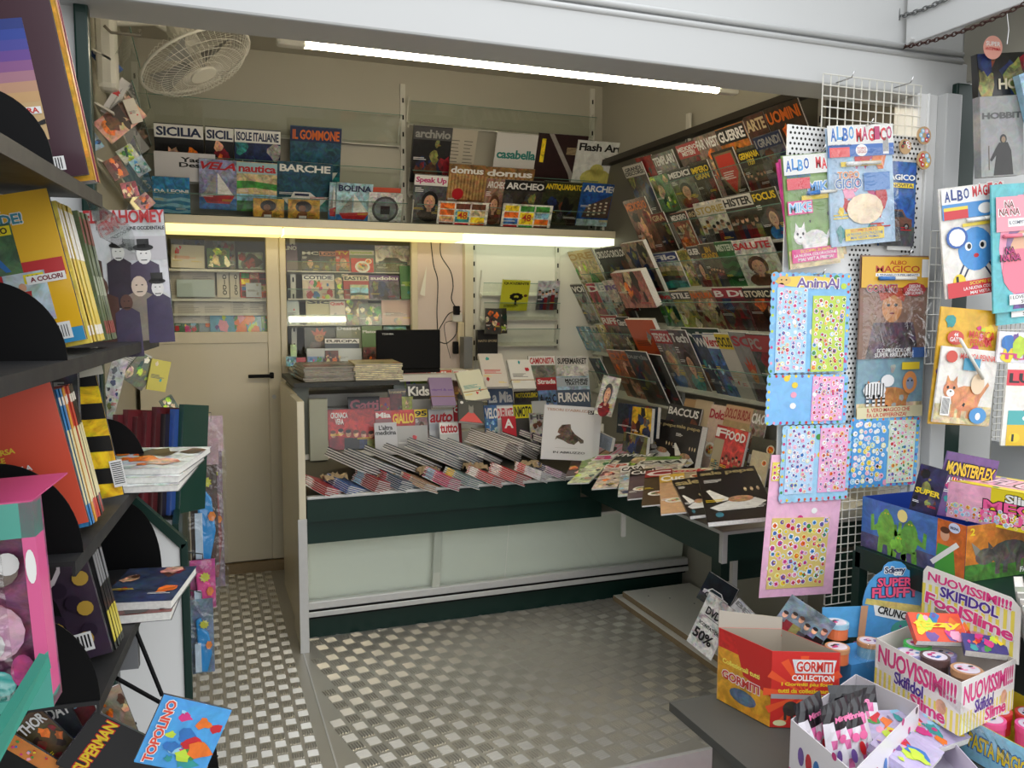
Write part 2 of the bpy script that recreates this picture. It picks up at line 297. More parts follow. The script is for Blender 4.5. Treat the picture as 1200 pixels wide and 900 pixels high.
        S += .0003; c = col('1c1a18' if c2 == 'z' else c2, .25); mb.ell(.02*w, .66*H, .08*w, .085*H, S, c); mb.poly([(-.22*w, .02*H), (.24*w, .02*H), (.2*w, .45*H), (.12*w, .6*H), (-.08*w, .6*H), (-.16*w, .5*H), (-.3*w, .3*H), (-.26*w, .27*H), (-.15*w, .38*H)], S+.0001, c); mb.ell(.02*w, .65*H, .05*w, .055*H, S+.0003, col('8a6a54', .3)); mb.rect(-.33*w, .12*H, -.31*w, .55*H, S, col('5c5040'))
    elif kind == 'hero':
        S += .0003; mb.poly([(-.4*w, 0), (.4*w, 0), (.3*w, .35*H), (-.3*w, .35*H)], S, col('5b4b52', .7)); mb.ell(-.03*w, .5*H, .15*w, .15*H, S+.0002, col('c48a5a', .2))
        mb.poly([(-.2*w, .56*H), (-.28*w, .75*H), (-.14*w, .68*H), (-.1*w, .85*H), (0, .7*H), (.1*w, .84*H), (.1*w, .68*H), (.22*w, .72*H), (.14*w, .55*H), (0, .62*H)], S+.0004, col('b8482e', .3))
        for q in (-1, 1): mb.ell(-.03*w+q*.055*w, .52*H, .028*w, .016*H, S+.0006, col('k'), 7)
        mb.ell(-.03*w, .44*H, .04*w, .01*H, S+.0006, col('q'), 7)
    elif kind == 'doll':
        S += .0003; mb.ell(0, .5*H, .4*w, .42*H, S, col('p', .1)); mb.ell(0, .48*H, .3*w, .26*H, S+.0002, col('8d6f9a', .2)); mb.ell(0, .44*H, .24*w, .2*H, S+.0004, col('e0b090'))
        for q in (-1, 1): mb.ell(q*.1*w, .44*H, .055*w, .05*H, S+.0006, col('k')); mb.ell(q*.1*w, .455*H, .02*w, .018*H, S+.0008, col('w')); mb.poly([(q*.14*w, .7*H), (q*.3*w, .9*H), (q*.28*w, .62*H)], S+.0002, col('p'))
        mb.poly([(-.05*w, .72*H), (.05*w, .72*H), (0, .94*H)], S+.0006, col('s')); mb.poly([(-.2*w, .02*H), (.2*w, .02*H), (.1*w, .26*H), (-.1*w, .26*H)], S+.0003, col('v', .6)); mb.ell(0, .33*H, .025*w, .012*H, S+.0006, col('r'), 7)
    elif kind == 'pear': S += .0003; mb.ell(0, .35*H, .34*w, .24*H, S, col('c9c26a', .15)); mb.ell(0, .55*H, .15*w, .16*H, S, col('c9c26a', .15)); lines(.12, .68, .45, 6, 'a', .012)
    elif kind == 'curve':
        S += .0003; mb.poly([(-.3*w, H), (-.2*w, H), (.3*w, .25*H), (.36*w, 0), (.3*w, 0), (.2*w, .25*H)], S, col('9a9490', .1)); lines(.1, .75, .42, 7, 's', .012); mb.rect(-.42*w, .45*H, -.34*w, .9*H, S, col('y', .6))
    elif kind == 'shield':
        S += .0003; mb.rect(-w/2, .05*H, w/2, H*.98, S, col('2c241c', .9)); mb.poly([(-.42*w, .95*H), (.42*w, .95*H), (.45*w, .5*H), (.2*w, .2*H), (0, .08*H), (-.2*w, .2*H), (-.45*w, .5*H)], S+.0002, col('7a6a48')); mb.poly([(-.36*w, .91*H), (.36*w, .91*H), (.38*w, .52*H), (0, .14*H), (-.38*w, .52*H)], S+.0004, col('c83020')); S += .0005; lines(-.28, .55, .28, 4, 'w', .025)
    elif kind == 'stripes':
        for i in range(9): mb.rect(w*(-.5+i*.111), 0, w*(-.44+i*.111), H, S+.0002, col(c2 or 'v', .1))
        mb.ell(0, H*.5, .14*w, .3*H, S+.0005, col('k')); mb.ell(0, H*.42, .1*w, .24*H, S+.0007, col('h'))
    elif kind == 'chev':
        for i in range(4): S += .0002; y = H*(.1+.27*i); mb.poly([(-w/2, y), (0, y+.05*H), (w/2, y), (w/2, y+.13*H), (0, y+.18*H), (-w/2, y+.13*H)], S, col('k'))
    elif kind in ('blankimg', 'none', 'text'): pass
    else:
        blob(11, {'dark': 'kauznqf', 'warm': 'uqohsz', 'cold': 'bnteci', 'leaf': 'gdflsx'}.get(kind, 'khuesnqa'), .06, .24, .8)
    if kind not in ('text', 'none', 'brain', 'map', 'blankimg', 'chev', 'curve', 'pear', 'critter', 'doll', 'hero', 'beast', 'crowd', 'ring', 'woman', 'stripes') and h > .12: 
        lines(-.46, .2+.3*R(), -.12, 2, rng.choice('wyw'), .016); lines(.1, .12+.2*R(), .44, 2, rng.choice('wyr'), .016)
    return S
_seed = [0]
def cover_item(M, w, h, name, label, cat, title='', tc='w', ban=None, kind='abst', bgc='a', th=.005, group=None, ty=.80, thh=.15, out=None, sh=0., c2=None, pages=None, mt=None, tx=(.04, .96), sub=None, curl=0):
    """a printed item lying in the plane of matrix M: base centre origin, x right, y up, z out of the cover"""
    _seed[0] += 1; rng = random.Random(_seed[0]*7+3); rt_ = empty(name, M)
    tag(rt_, label, cat, group)
    mb = MB(); mb.box((-w/2+.001, .0008, 0), (w/2-.002, h-.001, th)); mb.build('pages', pages or PAPER, rt_)
    cv = MB(); t = .0008
    cv.box((-w/2, 0, th), (w/2, h, th+t), col(bgc, .15 if kind in ('kids', 'critter', 'beast', 'doll', 'hero', 'food', 'white_dish', 'shield', 'curve', 'pear', 'crowd') else .6 if kind not in ('text', 'none', 'brain', 'map', 'lines', 'stripes') else 0))
    cv.box((-w/2-.0006, 0, -.0006), (-w/2+.0004, h, th+t), col(bgc, .2)); cv.box((-w/2, 0, -.0008), (w/2, h, 0), col('a', .6))
    z = art(cv, w, h, kind, bgc, rng, 1. if (not title or ty < .6) else ty*.98, th+t+.0002, c2)
    tb = MB()
    if title:
        X0, X1 = (-.5+tx[0])*w, (-.5+tx[1])*w
        if ban: cv.rect(-w/2, (ty-.03)*h, w/2, min(1, ty+thh+.04)*h, z+.0004, col(ban)); z += .0005
        text(tb, title, X0, ty*h, X1, (ty+thh)*h, z+.0005, col(tc), sh=sh, out=col(out) if out else None, bold=.03)
    if sub:
        for s_ in sub:
            st, sc, a, b, c_, d = s_[:6]
            if len(s_) > 6 and s_[6]: cv.rect((a-.5)*w-.003, b*h-.002, (c_-.5)*w+.003, d*h+.002, z+.0006, col(s_[6]))
            text(tb, st, (a-.5)*w, b*h, (c_-.5)*w, d*h, z+.0009, col(sc), out=col(s_[7]) if len(s_) > 7 else None)
    cv.build('cover', mt or PRINT, rt_)
    if tb.v: tb.build('lettering', mt or PRINT, rt_)
    return rt_
ORD = ['first', 'second', 'third', 'fourth', 'fifth', 'sixth', 'seventh', 'eighth', 'ninth', 'tenth', 'eleventh', 'twelfth', 'thirteenth', 'fourteenth', 'fifteenth', 'sixteenth']
def row(fr, items, where, group, name='magazine', cat='magazine', vb=None, h=None, th=.006, dl=.0045, tmin=None):
    """items stand side by side in a pocket; each: TLx,TLy,TRx,TRy,layer,title,titlecol,banner,kind,bg,desc,{extra}"""
    for i, it in enumerate(items):
        x0, y0, x1, y1, ly, ti, tcx, ban, kind, bgc, desc = it[:11]; ex = dict(it[11]) if len(it) > 11 else {}
        L = ly*.014+i*.0022
        a = Vector(fr.px(x0, y0, L)); b = Vector(fr.px(x1, y1, L)); W = abs(b.x-a.x); top = (a.y+b.y)/2; hh = ex.pop('h', h); yb = ex.pop('yb', None)
        if yb: base = fr.px((x0+x1)/2, yb, L)[1]
        elif hh: base = top-hh
        else: base = 0. if vb is None else vb
        H = max(top-base, .03); ex.update(ty=max(ex.get('ty', .8), tmin), thh=min(ex.get('thh', .15), .3)) if tmin else None; tl = ex.pop('tilt', 0)+math.atan2(b.y-a.y, b.x-a.x)*.3
        lab = f"{desc}, {ORD[i]} from left, {where}"
        ex.setdefault('th', th)
        cover_item(fr.mat((a.x+b.x)/2, base, L, tl), W, H, ex.pop('name', name), lab, ex.pop('cat', cat), ti, tcx, ban, kind, bgc, group=group, **ex)
def quad_item(fr, TL, TR, BL, l, **k):
    a, b, c = [Vector(fr.px(*p, l)) for p in (TL, TR, BL)]; U = (b-a); W = U.length; ang = math.atan2(U.y, U.x); Vd = Vector((-math.sin(ang), math.cos(ang))); H = abs((a-c).dot(Vd))
    mid = (a+b)/2-Vd*H; return cover_item(fr.mat(mid.x, mid.y, l, ang), W, H, **k)
# ================================================================== SETTING
XL, XR, YB, YF, ZC = -.32, 2.27, 4.56, 2.0, 2.72
# tread plate floor: a base sheet plus raised five-bar groups
fl = MB(); fl.box((XL, 2.18, -.02), (XR, 5.3, 0)); fo = struct(fl.build('floor', STEEL))
def tread(x0, x1, y0, y1, s, ang, name):
    V = []; Fc = []; ca, sa = math.cos(ang), math.sin(ang); R = max(x1-x0, y1-y0); n = int(R/s)+3; cx, cy = (x0+x1)/2, (y0+y1)/2
    L_, wd, ht = s*.80, s*.06, .0032
    for i in range(-n, n):
        for j in range(-n, n):
            gx, gy = i*s, j*s
            wx, wy = cx+gx*ca-gy*sa, cy+gx*sa+gy*ca
            if not (x0+s*.55 < wx < x1-s*.55 and y0+s*.55 < wy < y1-s*.55): continue
            hor = (i+j) % 2
            for k in range(5):
                o = (k-2)*s*.165
                pts = [(-L_/2, -wd, 0), (L_/2, -wd, 0), (L_/2, wd, 0), (-L_/2, wd, 0), (-L_/2+wd*1.6, 0, ht), (L_/2-wd*1.6, 0, ht)]
                b0 = len(V)
                for (a, b, z) in pts:
                    q, r = (a, b+o) if hor else (b+o, a)
                    V.append((wx+q*ca-r*sa, wy+q*sa+r*ca, z))
                Fc += [(b0, b0+1, b0+5, b0+4), (b0+1, b0+2, b0+5), (b0+2, b0+3, b0+4, b0+5), (b0+3, b0, b0+4)]
    me = bpy.data.meshes.new(name); me.from_pydata(V, [], Fc); me.materials.append(BARS); o = bpy.data.objects.new(name, me); C.objects.link(o); o.parent = fo; o['kind'] = 'stuff'; return o
tread(.36, XR, 2.18, 3.6, .058, math.radians(12), 'raised_bars')
tread(XL, .355, 2.18, YB, .046, math.radians(0), 'raised_bars')
s_ = MB(); s_.box((.350, 2.18, 0), (.356, 3.4, .0025)); s_.build('floor_seam', ALU, fo)
s_ = MB(); s_.box((XL, 2.165, -.06), (XR, 2.18, .004)); struct(s_.build('trim_1', ALU))
g = MB(); g.box((-6, -5, -.24), (7, 7, -.2)); struct(g.build('ground', PAVE))
# shell
def sbox(name, a, b, mt, bevel=0):
    o = MB().box(a, b).build(name, mt, bevel=bevel); return struct(o)
sbox('wall_left', (XL-.03, YF+.1, -.2), (XL, YB+.8, ZC), WALL)
sbox('wall_right', (XR, YF+.1, -.2), (XR+.03, YB+.8, ZC), WALL)
sbox('wall_back', (XL, YB, 1.86), (XR, YB+.03, ZC), WALL)
sbox('wall_far', (XL, 5.3, -.2), (XR, 5.33, ZC), WALL)
sbox('ceiling', (XL-.03, YF+.05, ZC), (XR+.03, 5.33, ZC+.03), WALL)
rw = sbox('wall_panel', (1.43, YB, 0), (XR, YB+.03, 1.86), WALLW)
sbox('trim_2', (1.40, YB-.05, .6), (1.45, YB+.03, 1.83), CREAM, .003)
sbox('trim_3', (1.13, YB+.0, 0), (1.40, YB+.02, 1.86), PINKW)
sbox('wall_low', (.42, YB, 0), (1.13, YB+.03, 1.12), WALLW)
# door with glass pane
d = empty('door_1'); struct(d)
D = Vector((-.32, YB, 0))
b_ = MB(); b_.box((-.30, YB-.005, .06), (.325, YB+.03, 1.27)); b_.build('door_panel', CREAM, d, bevel=.003)
for a, b in (((-.30, YB-.012, 1.27), (-.2, YB+.03, 1.84)), ((.325, YB-.012, .06), (.392, YB+.03, 1.84))): MB().box(a, b).build('stile', CREAM, d, bevel=.004)
MB().box((-.30, YB-.012, 1.225), (.325, YB-.004, 1.285)).build('rail', CREAM, d, bevel=.003)
m_ = MB(); m_.add([(-.2, YB+.01, 1.285), (.325, YB+.01, 1.285), (.325, YB+.01, 1.84), (-.2, YB+.01, 1.84)], [(0, 1, 2, 3)]); m_.build('pane', GLASS, d)
h_ = MB(); h_.box((.22, YB-.06, 1.045), (.345, YB-.045, 1.063)); h_.box((.33, YB-.05, 1.04), (.35, YB-.004, 1.07)); h_.build('door_handle', BLACK, d, bevel=.004)
MB().tube([(.35, YB-.014, .94), (.35, YB-.026, .94)], .011, 10).build('door_lock', ALU, d)
sbox('trim_4', (.392, YB-.02, 0), (.425, YB+.04, 1.84), CREAM, .004)
sbox('trim_5', (-.30, YB-.03, 0), (.392, YB+.0, .055), CHIP)
w1 = MB(); w1.add([(.43, YB+.005, 1.1), (1.12, YB+.005, 1.1), (1.12, YB+.005, 1.84), (.43, YB+.005, 1.84)], [(0, 1, 2, 3)]); w1 = w1.build('window_1', GLASS); struct(w1)
sbox('trim_6', (1.10, YB-.02, 1.1), (1.135, YB+.02, 1.84), CREAM, .003)
# lintel and front frame
lint = struct(MB().box((-.42, 1.97, 2.055), (2.24, 2.12, 2.165)).build('lintel', WHITE, bevel=.006))
struct(MB().box((-1.6, 1.985, 2.165), (1.985, 2.12, 3.2)).build('wall_front', WHITE))
q = MB()
for z in (2.168, 2.19): q.tube([(-.6, 1.972, z), (2.2, 1.972, z)], .009, 8)
struct(q.build('trim_7', WHITE, smooth=True))
sbox('trim_8', (-.42, 2.12, 2.10), (2.24, 2.20, 2.14), CREAM)
sbox('wall_front_right', (1.985, 1.99, 2.165), (2.24, 2.12, 3.2), WHITE)
sbox('wall_side', (2.22, 1.0, 2.11), (2.25, 1.985, 3.2), WALL)
# side flap on the right with chains
ff = tag(empty('hatch_panel', Matrix.Translation((1.98, 1.6, 2.19))), 'white metal side flap hanging at top right below the ceiling', 'panel')
o = MB().box((-.008, -.6, 0), (.008, .37, .9)).build('panel', WHITE, ff, bevel=.003); MB().tube([(-.02, .345, .01), (.02, .345, .01)], .009, 8).build('pin', ALU, ff)
def chain(P, Q, mt, lab, n):
    r = empty('chain', Matrix.Translation(P)); tag(r, lab, 'chain'); P = Vector(P); Q = Vector(Q); d = (Q-P); L = d.length; d.normalize(); me = None
    mb = MB(); l = L/n*1.35; pts = []
    for k in range(10):
        a = k*2*math.pi/10; pts.append((math.cos(a)*l/2, math.sin(a)*l*.26, 0))
    mb.tube(pts+[pts[0]], l*.09, 5); base = None
    for i in range(n):
        t = (i+.5)/n; pos = P+(Q-P)*t-Vector((0, 0, .05*L*4*t*(1-t)))-P
        if base is None: base = mb.build('link', mt, r); o = base
        else: o = base.copy(); C.objects.link(o); o.parent = r
        o.matrix_local = Matrix.Translation(pos) @ d.to_track_quat('X', 'Z').to_matrix().to_4x4() @ Matrix.Rotation(math.pi/2*(i % 2), 4, 'X')
chain(at(1043, 57, 0, 1.965), at(1230, -12, 0, 1.965), RUST, 'rusty iron chain along the lower edge of the side flap', 34)
chain(at(1043, 21, 0, 1.965), at(1130, -14, 0, 1.965), ZINC, 'grey metal chain above the rusty one on the side flap', 15)
k_ = MB(); random.seed(4)
for i in range(7): k_.tube([at(1050, 19, 0, 1.96)+Vector((0, random.uniform(-.02, .02), random.uniform(-.02, .02))) for _ in range(3)], .003, 5)
tag(k_.build('wire_knot', ZINC), 'twisted wire knot holding the grey chain on the side flap', 'wire')
# front posts
sbox('trim_9', (2.105, 1.93, -.2), (2.165, 2.06, 2.06), WHITE, .004)
q = MB(); q.box((2.03, 1.965, -.2), (2.105, 2.06, 2.06)); q.box((2.058, 1.955, -.2), (2.066, 1.966, 2.06)); struct(q.build('post_right', BRIGHT, bevel=.003))
sbox('trim_10', (2.165, 1.95, -.2), (2.25, 2.06, 2.10), GREEN, .005)
sbox('trim_11', (-.235, 2.03, -.2), (-.207, 2.07, 2.06), GREEN, .004)
sbox('trim_12', (-.36, 2.05, 1.2), (-.235, 2.07, 2.06), WHITE)
# tube lamp
tl = tag(empty('tube_lamp', Matrix.Translation((1.03, 2.6, 2.2))), 'long lit fluorescent tube behind the white lintel', 'lamp')
MB().tube([(-.745, 0, 0), (.745, 0, 0)], .019, 12).build('tube', TUBE, tl, smooth=True)
for sx in (-1, 1): MB().box((sx*.745-.03 if sx > 0 else -.80, -.02, -.02), (.80 if sx > 0 else -.745+.03, .02, .03)).build('socket', WHPL, tl, bevel=.008)
MB().box((-.80, -.03, .03), (.80, .03, .06)).build('housing', WHPL, tl, bevel=.004)
MB().box((-.7, -.02, .06), (-.66, .02, .52)).build('hanger', WHPL, tl); MB().box((.66, -.02, .06), (.7, .02, .52)).build('hanger', WHPL, tl)
# upper back shelf with light box under it
sh = tag(empty('light_shelf', Matrix.Translation((1, 4.35, 1.84))), 'long cream shelf with glowing strips under it across the back wall', 'shelf')
MB().box((-1.31, -.02, .0), (1.26, .19, .018)).build('board', GREEN, sh)
MB().box((-1.31, -.045, -.028), (1.26, -.02, .012)).build('front_rail', CREAM, sh, bevel=.003)
for nm, a, b, mt in (('light_strip', -1.30, -.61, WARM), ('light_strip', -.60, .33, WARM), ('light_strip', .34, 1.25, COOL)):
    MB().box((a, -.03, -.068), (b, .16, -.03)).build(nm, mt, sh)
# standards and brackets on upper back wall
def standard(x, y, z0, z1, lab, face='back'):
    r = tag(empty('shelf_standard', Matrix.Translation((x, y, z0))), lab, 'rail')
    if face == 'back':
        MB().box((-.014, -.014, 0), (.014, 0, z1-z0)).build('rail', WHPL, r)
        mb = MB(); n = int((z1-z0)/.09)
        for i in range(n): mb.box((-.004, -.0155, .03+i*.09), (.004, -.0141, .055+i*.09))
    else:
        MB().box((-.014, -.014, 0), (0, .014, z1-z0)).build('rail', WHPL, r); mb = MB(); n = int((z1-z0)/.09)
        for i in range(n): mb.box((-.0155, -.004, .03+i*.09), (-.0141, .004, .055+i*.09))
    mb.build('slots', BLACK, r)['kind'] = 'stuff'; return r
standard(-.27, YB, 1.86, 2.6, 'slotted wall rail left of the upper shelf magazines'); standard(1.06, YB, 1.86, 2.62, 'slotted wall rail in the middle above the upper shelf'); standard(2.2, YB, 1.86, 2.7, 'slotted wall rail at the right end above the upper shelf')
standard(1.465, YB, .9, 1.82, 'slotted wall rail beside the hanging cables'); standard(1.985, YB, 1.17, 1.82, 'slotted wall rail right of the yellow book')
def pocket(fr, u0, u1, h, lab, v0=0., dep=.05, brk=True):
    r = tag(empty('display_pocket', fr.mat((u0+u1)/2, v0, 0)), lab, 'rack'); W = (u1-u0)/2
    MB().box((-W, -.006, -.012), (W, 0, dep)).build('pocket_floor', WHPL, r)
    pn = MB(); pn.rect(-W, 0, W, h, dep+.0015, (1, 1, 1, 0)); pn.build('front_pane', ACRYL, r)
    MB().box((-W, h, dep), (W, h+.003, dep+.003)).build('pane_edge', EDGE, r)
    if brk:
        for x in (-W, W): MB().box((x-.003, -.02, -.012), (x+.003, .13, 0)).box((x-.003, -.02, -.012), (x+.003, -.006, dep)).build('bracket', WHPL, r, bevel=.002)
    return r
TH = math.radians(24)
def backfr(y, z, t=TH): return Fr((0, y, z), (1, 0, 0), (0, -math.sin(t), math.cos(t)))
U0 = backfr(4.50, 2.06); U1 = backfr(4.46, 1.95); U2 = backfr(4.43, 1.862)
pocket(backfr(4.54, 2.30), -.25, 1.03, .16, 'empty clear pocket shelf above the boating magazines'); pocket(backfr(4.54, 2.42), 1.08, 2.18, .12, 'empty clear pocket shelf above the design magazines')
pocket(backfr(4.52, 2.045), -.25, 1.03, .13, 'clear pocket shelf behind the boating magazines'); pocket(backfr(4.52, 2.045), 1.08, 2.18, .13, 'clear pocket shelf behind the design magazines')
pocket(backfr(4.45, 1.866), -.25, 1.03, .13, 'clear front pocket holding sailing magazines on the upper shelf', dep=.075); pocket(backfr(4.45, 1.866), 1.08, 2.18, .13, 'clear front pocket holding art magazines on the upper shelf', dep=.075)
UW = 'upper back shelf'
row(U0, [
 (180, 143, 238, 147, 0, 'SICILIA', 'n', 'w', 'warm', 'k', 'white-topped island guide magazine'), (240, 147, 273, 150, 0, 'SICIL', 'n', 'w', 'warm', 'k', 'half-hidden white-topped guide magazine'),
 (275, 150, 329, 153, 0, 'ISOLE ITALIANE', 'n', 'w', 'cold', 'n', 'white and blue island magazine'), (341, 147, 401, 150, 0, 'IL GOMMONE', 'o', 'n', 'boat', '2a5568', 'dark teal dinghy magazine with orange title', dict(h=.33)),
 (485, 146, 530, 149, 0, 'archivio', 'e', 'a', 'dark', 'k', 'black book wrapped in film', dict(h=.3, name='book', cat='book', th=.02)), (528, 149, 559, 153, 0, '', 'a', None, 'text', 'b8b0a0', 'beige newspaper', dict(th=.01)),
 (583, 155, 633, 158, 0, 'casabella', '1f7f78', None, 'none', 'd8d6d4', 'white architecture magazine with teal title', dict(ty=.52, thh=.17)), (632, 156, 690, 159, 0, '', 'y', None, 'curve', '2e1a1c', 'dark brown design magazine'),
 (678, 164, 732, 167, 1, 'Flash Art', 'k', None, 'pear', 'd9dbd8', 'pale grey art magazine with yellow vase')], 'back tier of '+UW, 'magazines on the upper back shelf', h=.29)
row(U1, [
 (180, 176, 252, 181, 0, 'Yacht\nDesign', 'k', None, 'none', 'dad8dc', 'white magazine with black lettering', dict(ty=.45, thh=.4, h=.14, tx=(.4, .98))), (232, 184, 277, 189, 1, 'VELA', 'r', None, 'sail', '8f97b8', 'red-titled sailing magazine', dict(sh=.3)),
 (277, 188, 325, 192, 1, 'nautica', 'r', '9dc3cc', 'land', 's', 'yellow sky nautical magazine'), (325, 188, 390, 192, 1, 'BARCHE', 'w', None, 'boat', '1f4a5c', 'dark blue motor yacht magazine'),
 (486, 203, 525, 206, 1, 'Speak Up', 'm', 'w', 'face', '56585a', 'yellow-topped grey language magazine', dict(c2='k')), (527, 191, 569, 194, 0, 'domus', 'w', None, 'slats', '8a6436', 'left wooden slat cover magazine'),
 (569, 195, 627, 198, 0, 'domus', 'w', None, 'slats', '8a6436', 'right wooden slat cover magazine'), (570, 208, 594, 211, 1, 'ARCHEO', 'w', None, 'face', '9a7464', 'red-ribboned archaeology magazine with a painted face', dict(c2='u')),
 (592, 210, 640, 213, 1, 'ARCHEO', 'w', 'k', 'dark', '3a3632', 'black archaeology magazine'), (638, 211, 685, 215, 1, 'ANTIQUARIATO', 'y', None, 'dark', '34361f', 'dark olive antiques magazine'),
 (683, 213, 728, 217, 2, 'ARCHEO', 'w', None, 'bldg', '2456a0', 'blue archaeology magazine with temple')], 'middle tier of '+UW, 'magazines on the upper back shelf', h=.25)
row(U2, [
 (178, 206, 222, 208, 2, 'DA LEONI', 'w', None, 'wave', '2d83b5', 'small blue book with wave', dict(ty=.6, thh=.1, c2='c')), (297, 232, 333, 233, 2, '', 'k', None, 'woman', 'd9a441', 'left square tan disc sleeve', dict(name='disc_sleeve', cat='disc')),
 (338, 233, 375, 234, 2, '', 'k', None, 'woman', 'd9a441', 'right square tan disc sleeve', dict(name='disc_sleeve', cat='disc')), (386, 213, 396, 214, 1, '', 'n', None, 'sail', '9ab8c4', 'mostly hidden pale blue sailing magazine'),
 (395, 213, 437, 216, 2, 'BOLINA', 'n', None, 'sail', 'a3c3cf', 'pale blue sailing magazine'), (435, 219, 470, 220, 1, '', 'k', None, 'none', 'c8523a', 'orange-topped booklet'),
 (433, 225, 472, 226, 2, '', 'k', None, 'ring', 'd2d4d2', 'grey booklet with dark ring'), (514, 235, 573, 238, 3, '', 'k', None, 'grid', 'd8d8d0', 'left landscape recipe card pack', dict(sub=[('48', 'r', .4, .4, .58, .65, 'y')])),
 (590, 238, 648, 241, 3, '', 'k', None, 'grid', 'd8d8d0', 'right landscape recipe card pack', dict(sub=[('48', 'r', .4, .4, .58, .65, 'y')]))], 'front tier of '+UW, 'magazines on the upper back shelf', vb=0)
# lower back wall pockets and leaflets
pocket(Fr((0, 4.55, 1.36), (1, 0, 0), (0, -.3, .95)), 1.5, 1.97, .10, 'clear pocket holding the yellow book on the white back wall')
pocket(Fr((0, 4.55, 1.21), (1, 0, 0), (0, -.3, .95)), 1.5, 1.97, .10, 'empty clear pocket below the yellow book')
pocket(Fr((0, 4.55, 1.50), (1, 0, 0), (0, -.3, .95)), 1.5, 1.97, .07, 'empty clear pocket behind the yellow book')
BW = Fr((0, 4.53, 1.37), (1, 0, 0), (0, -.3, .95))
row(BW, [(589, 327, 621, 328, 1, 'QUOZIENTE', 'k', None, 'brain', 'c9c832', 'yellow book with black brain tree', dict(ty=.83, thh=.08)), (630, 328, 657, 329, 1, '', 'k', None, 'lines', 'b9bcc0', 'grey leaflet with monochrome photo', dict(c2='e'))], 'white wall pocket', 'books in the white wall pocket', name='book', cat='book', yb=None, vb=0) if False else None
quad_item(BW, (589, 327), (621, 328), (583, 363), .012, name='book', label='yellow paperback with black brain tree in the white wall pocket', cat='book', title='QUOZIENTE', tc='k', kind='brain', bgc='c9c832', ty=.84, thh=.09, th=.012)
quad_item(BW, (631, 329), (656, 329), (627, 363), .012, name='leaflet', label='grey leaflet with monochrome photo beside the yellow book', cat='leaflet', title='', kind='group', bgc='b9bcc0')
# ---- pockets behind the glass, left of the cables
def glassrow(y, z, t=12): a = math.radians(t); return Fr((0, y, z), (1, 0, 0), (0, math.sin(a), math.cos(a)))
G = {1: glassrow(4.66, 1.60), 2: glassrow(4.64, 1.45), 3: glassrow(4.62, 1.31), 4: glassrow(4.60, 1.17), 5: glassrow(4.52, 1.16)}
for i, (y, z) in enumerate(((4.68, 1.60), (4.66, 1.45), (4.64, 1.31))):
    fb = glassrow(y, z); pocket(fb, .44, 1.10, .05, ['highest', 'middle', 'lowest'][i]+' clear magazine pocket behind the glass pane', v0=0, dep=.045, brk=False)
standard(.475, YB+.14, 1.16, 1.84, 'slotted rail behind the left part of the glass pane')
W2 = 'behind the glass pane'
row(G[1], [(333, 287, 348, 287, 0, 'LINO', 'w', None, 'none', '6a5470', 'narrow violet magazine'), (353, 294, 374, 294, 0, 'MC', 'w', None, 'face', '30343a', 'dark magazine with white title'), (374, 295, 393, 295, 0, 'LOS!', 'k', 'e39a80', 'dark', '3a4452', 'blue-grey magazine with pink banner'),
 (393, 294, 409, 294, 0, 'TV', 'y', 'c65a38', 'face', 'b8452e', 'red television magazine'), (409, 293, 438, 293, 0, 'Sportweek', 'l', 'e6dfd0', 'none', '8a9a86', 'pale sports magazine with green title', dict(thh=.12)),
 (411, 303, 437, 303, 1, '', 'y', None, 'food', 'c23822', 'small red magazine'), (439, 288, 479, 289, 0, '', 'k', None, 'car', 'd0c8c0', 'white car magazine', dict(c2='a'))], 'top row '+W2, 'magazines behind the glass pane', vb=0)
row(G[2], [(354, 322, 391, 322, 0, 'COTIDIE', 'n', 'w', 'kids', 'd8c9b8', 'white puzzle magazine with pictures'), (392, 320, 425, 319, 0, '', 'w', None, 'leaf', '5a5e4a', 'dark green leafy magazine'), (402, 323, 432, 323, 1, 'EASTER', 'k', 'x', 'lines', 'b23a30', 'cream and red magazine'),
 (410, 334, 431, 334, 2, '', 'k', None, 'land', 'b9c0a2', 'pale green magazine'), (432, 323, 467, 323, 1, 'sudoku', 'w', '6a4080', 'dark', '6a6270', 'purple-topped grey magazine'), (468, 312, 486, 312, 2, '', 'w', None, 'lines', '3f7a40', 'green paperback', dict(c2='l'))], 'second row '+W2, 'magazines behind the glass pane', vb=0)
row(G[3], [(335, 352, 350, 352, 0, '', 'k', None, 'lines', 'b9c4c4', 'pale wrapped magazine'), (358, 350, 395, 350, 0, 'Sicil', 'k', None, 'lines', 'c9c49a', 'yellow-edged white magazine'), (386, 353, 404, 353, 1, 'Quark', 'r', None, 'lines', 'd8d0c8', 'white magazine with red title'), (404, 352, 431, 352, 1, '', 'w', None, 'leaf', '5c4a40', 'brown magazine with red star'),
 (420, 356, 446, 356, 1, '', 'w', None, 'leaf', '6a7268', 'grey-green magazine'), (446, 345, 486, 346, 1, 'QUADERNI', 'r', None, 'lines', 'c9a8a0', 'pinkish notebook with red title')], 'third row '+W2, 'magazines behind the glass pane', vb=0)
row(G[4], [(356, 379, 392, 379, 0, '', 'w', None, 'hero', '1c1c1c', 'black magazine with dancer', dict(ty=.1)), (393, 374, 423, 374, 0, 'Dessert', 'w', None, 'lines', '83866c', 'olive cookery book', dict(ty=.65, thh=.12, c2='x')), (423, 378, 447, 378, 1, 'Platone', 'w', None, 'none', '4c7a2a', 'green philosophy book with white border', dict(ty=.62, thh=.1)),
 (449, 378, 475, 378, 0, '', 'w', None, 'land', '4f9a96', 'teal paperback')], 'fourth row '+W2, 'books behind the glass pane', name='book', cat='book', vb=0)
bs = sbox('window_sill', (.43, 4.32, 1.085), (1.13, YB+.02, 1.10), WALLW)
B5 = Fr((0, 4.48, 1.10), (1, 0, 0), (0, .15, .99))
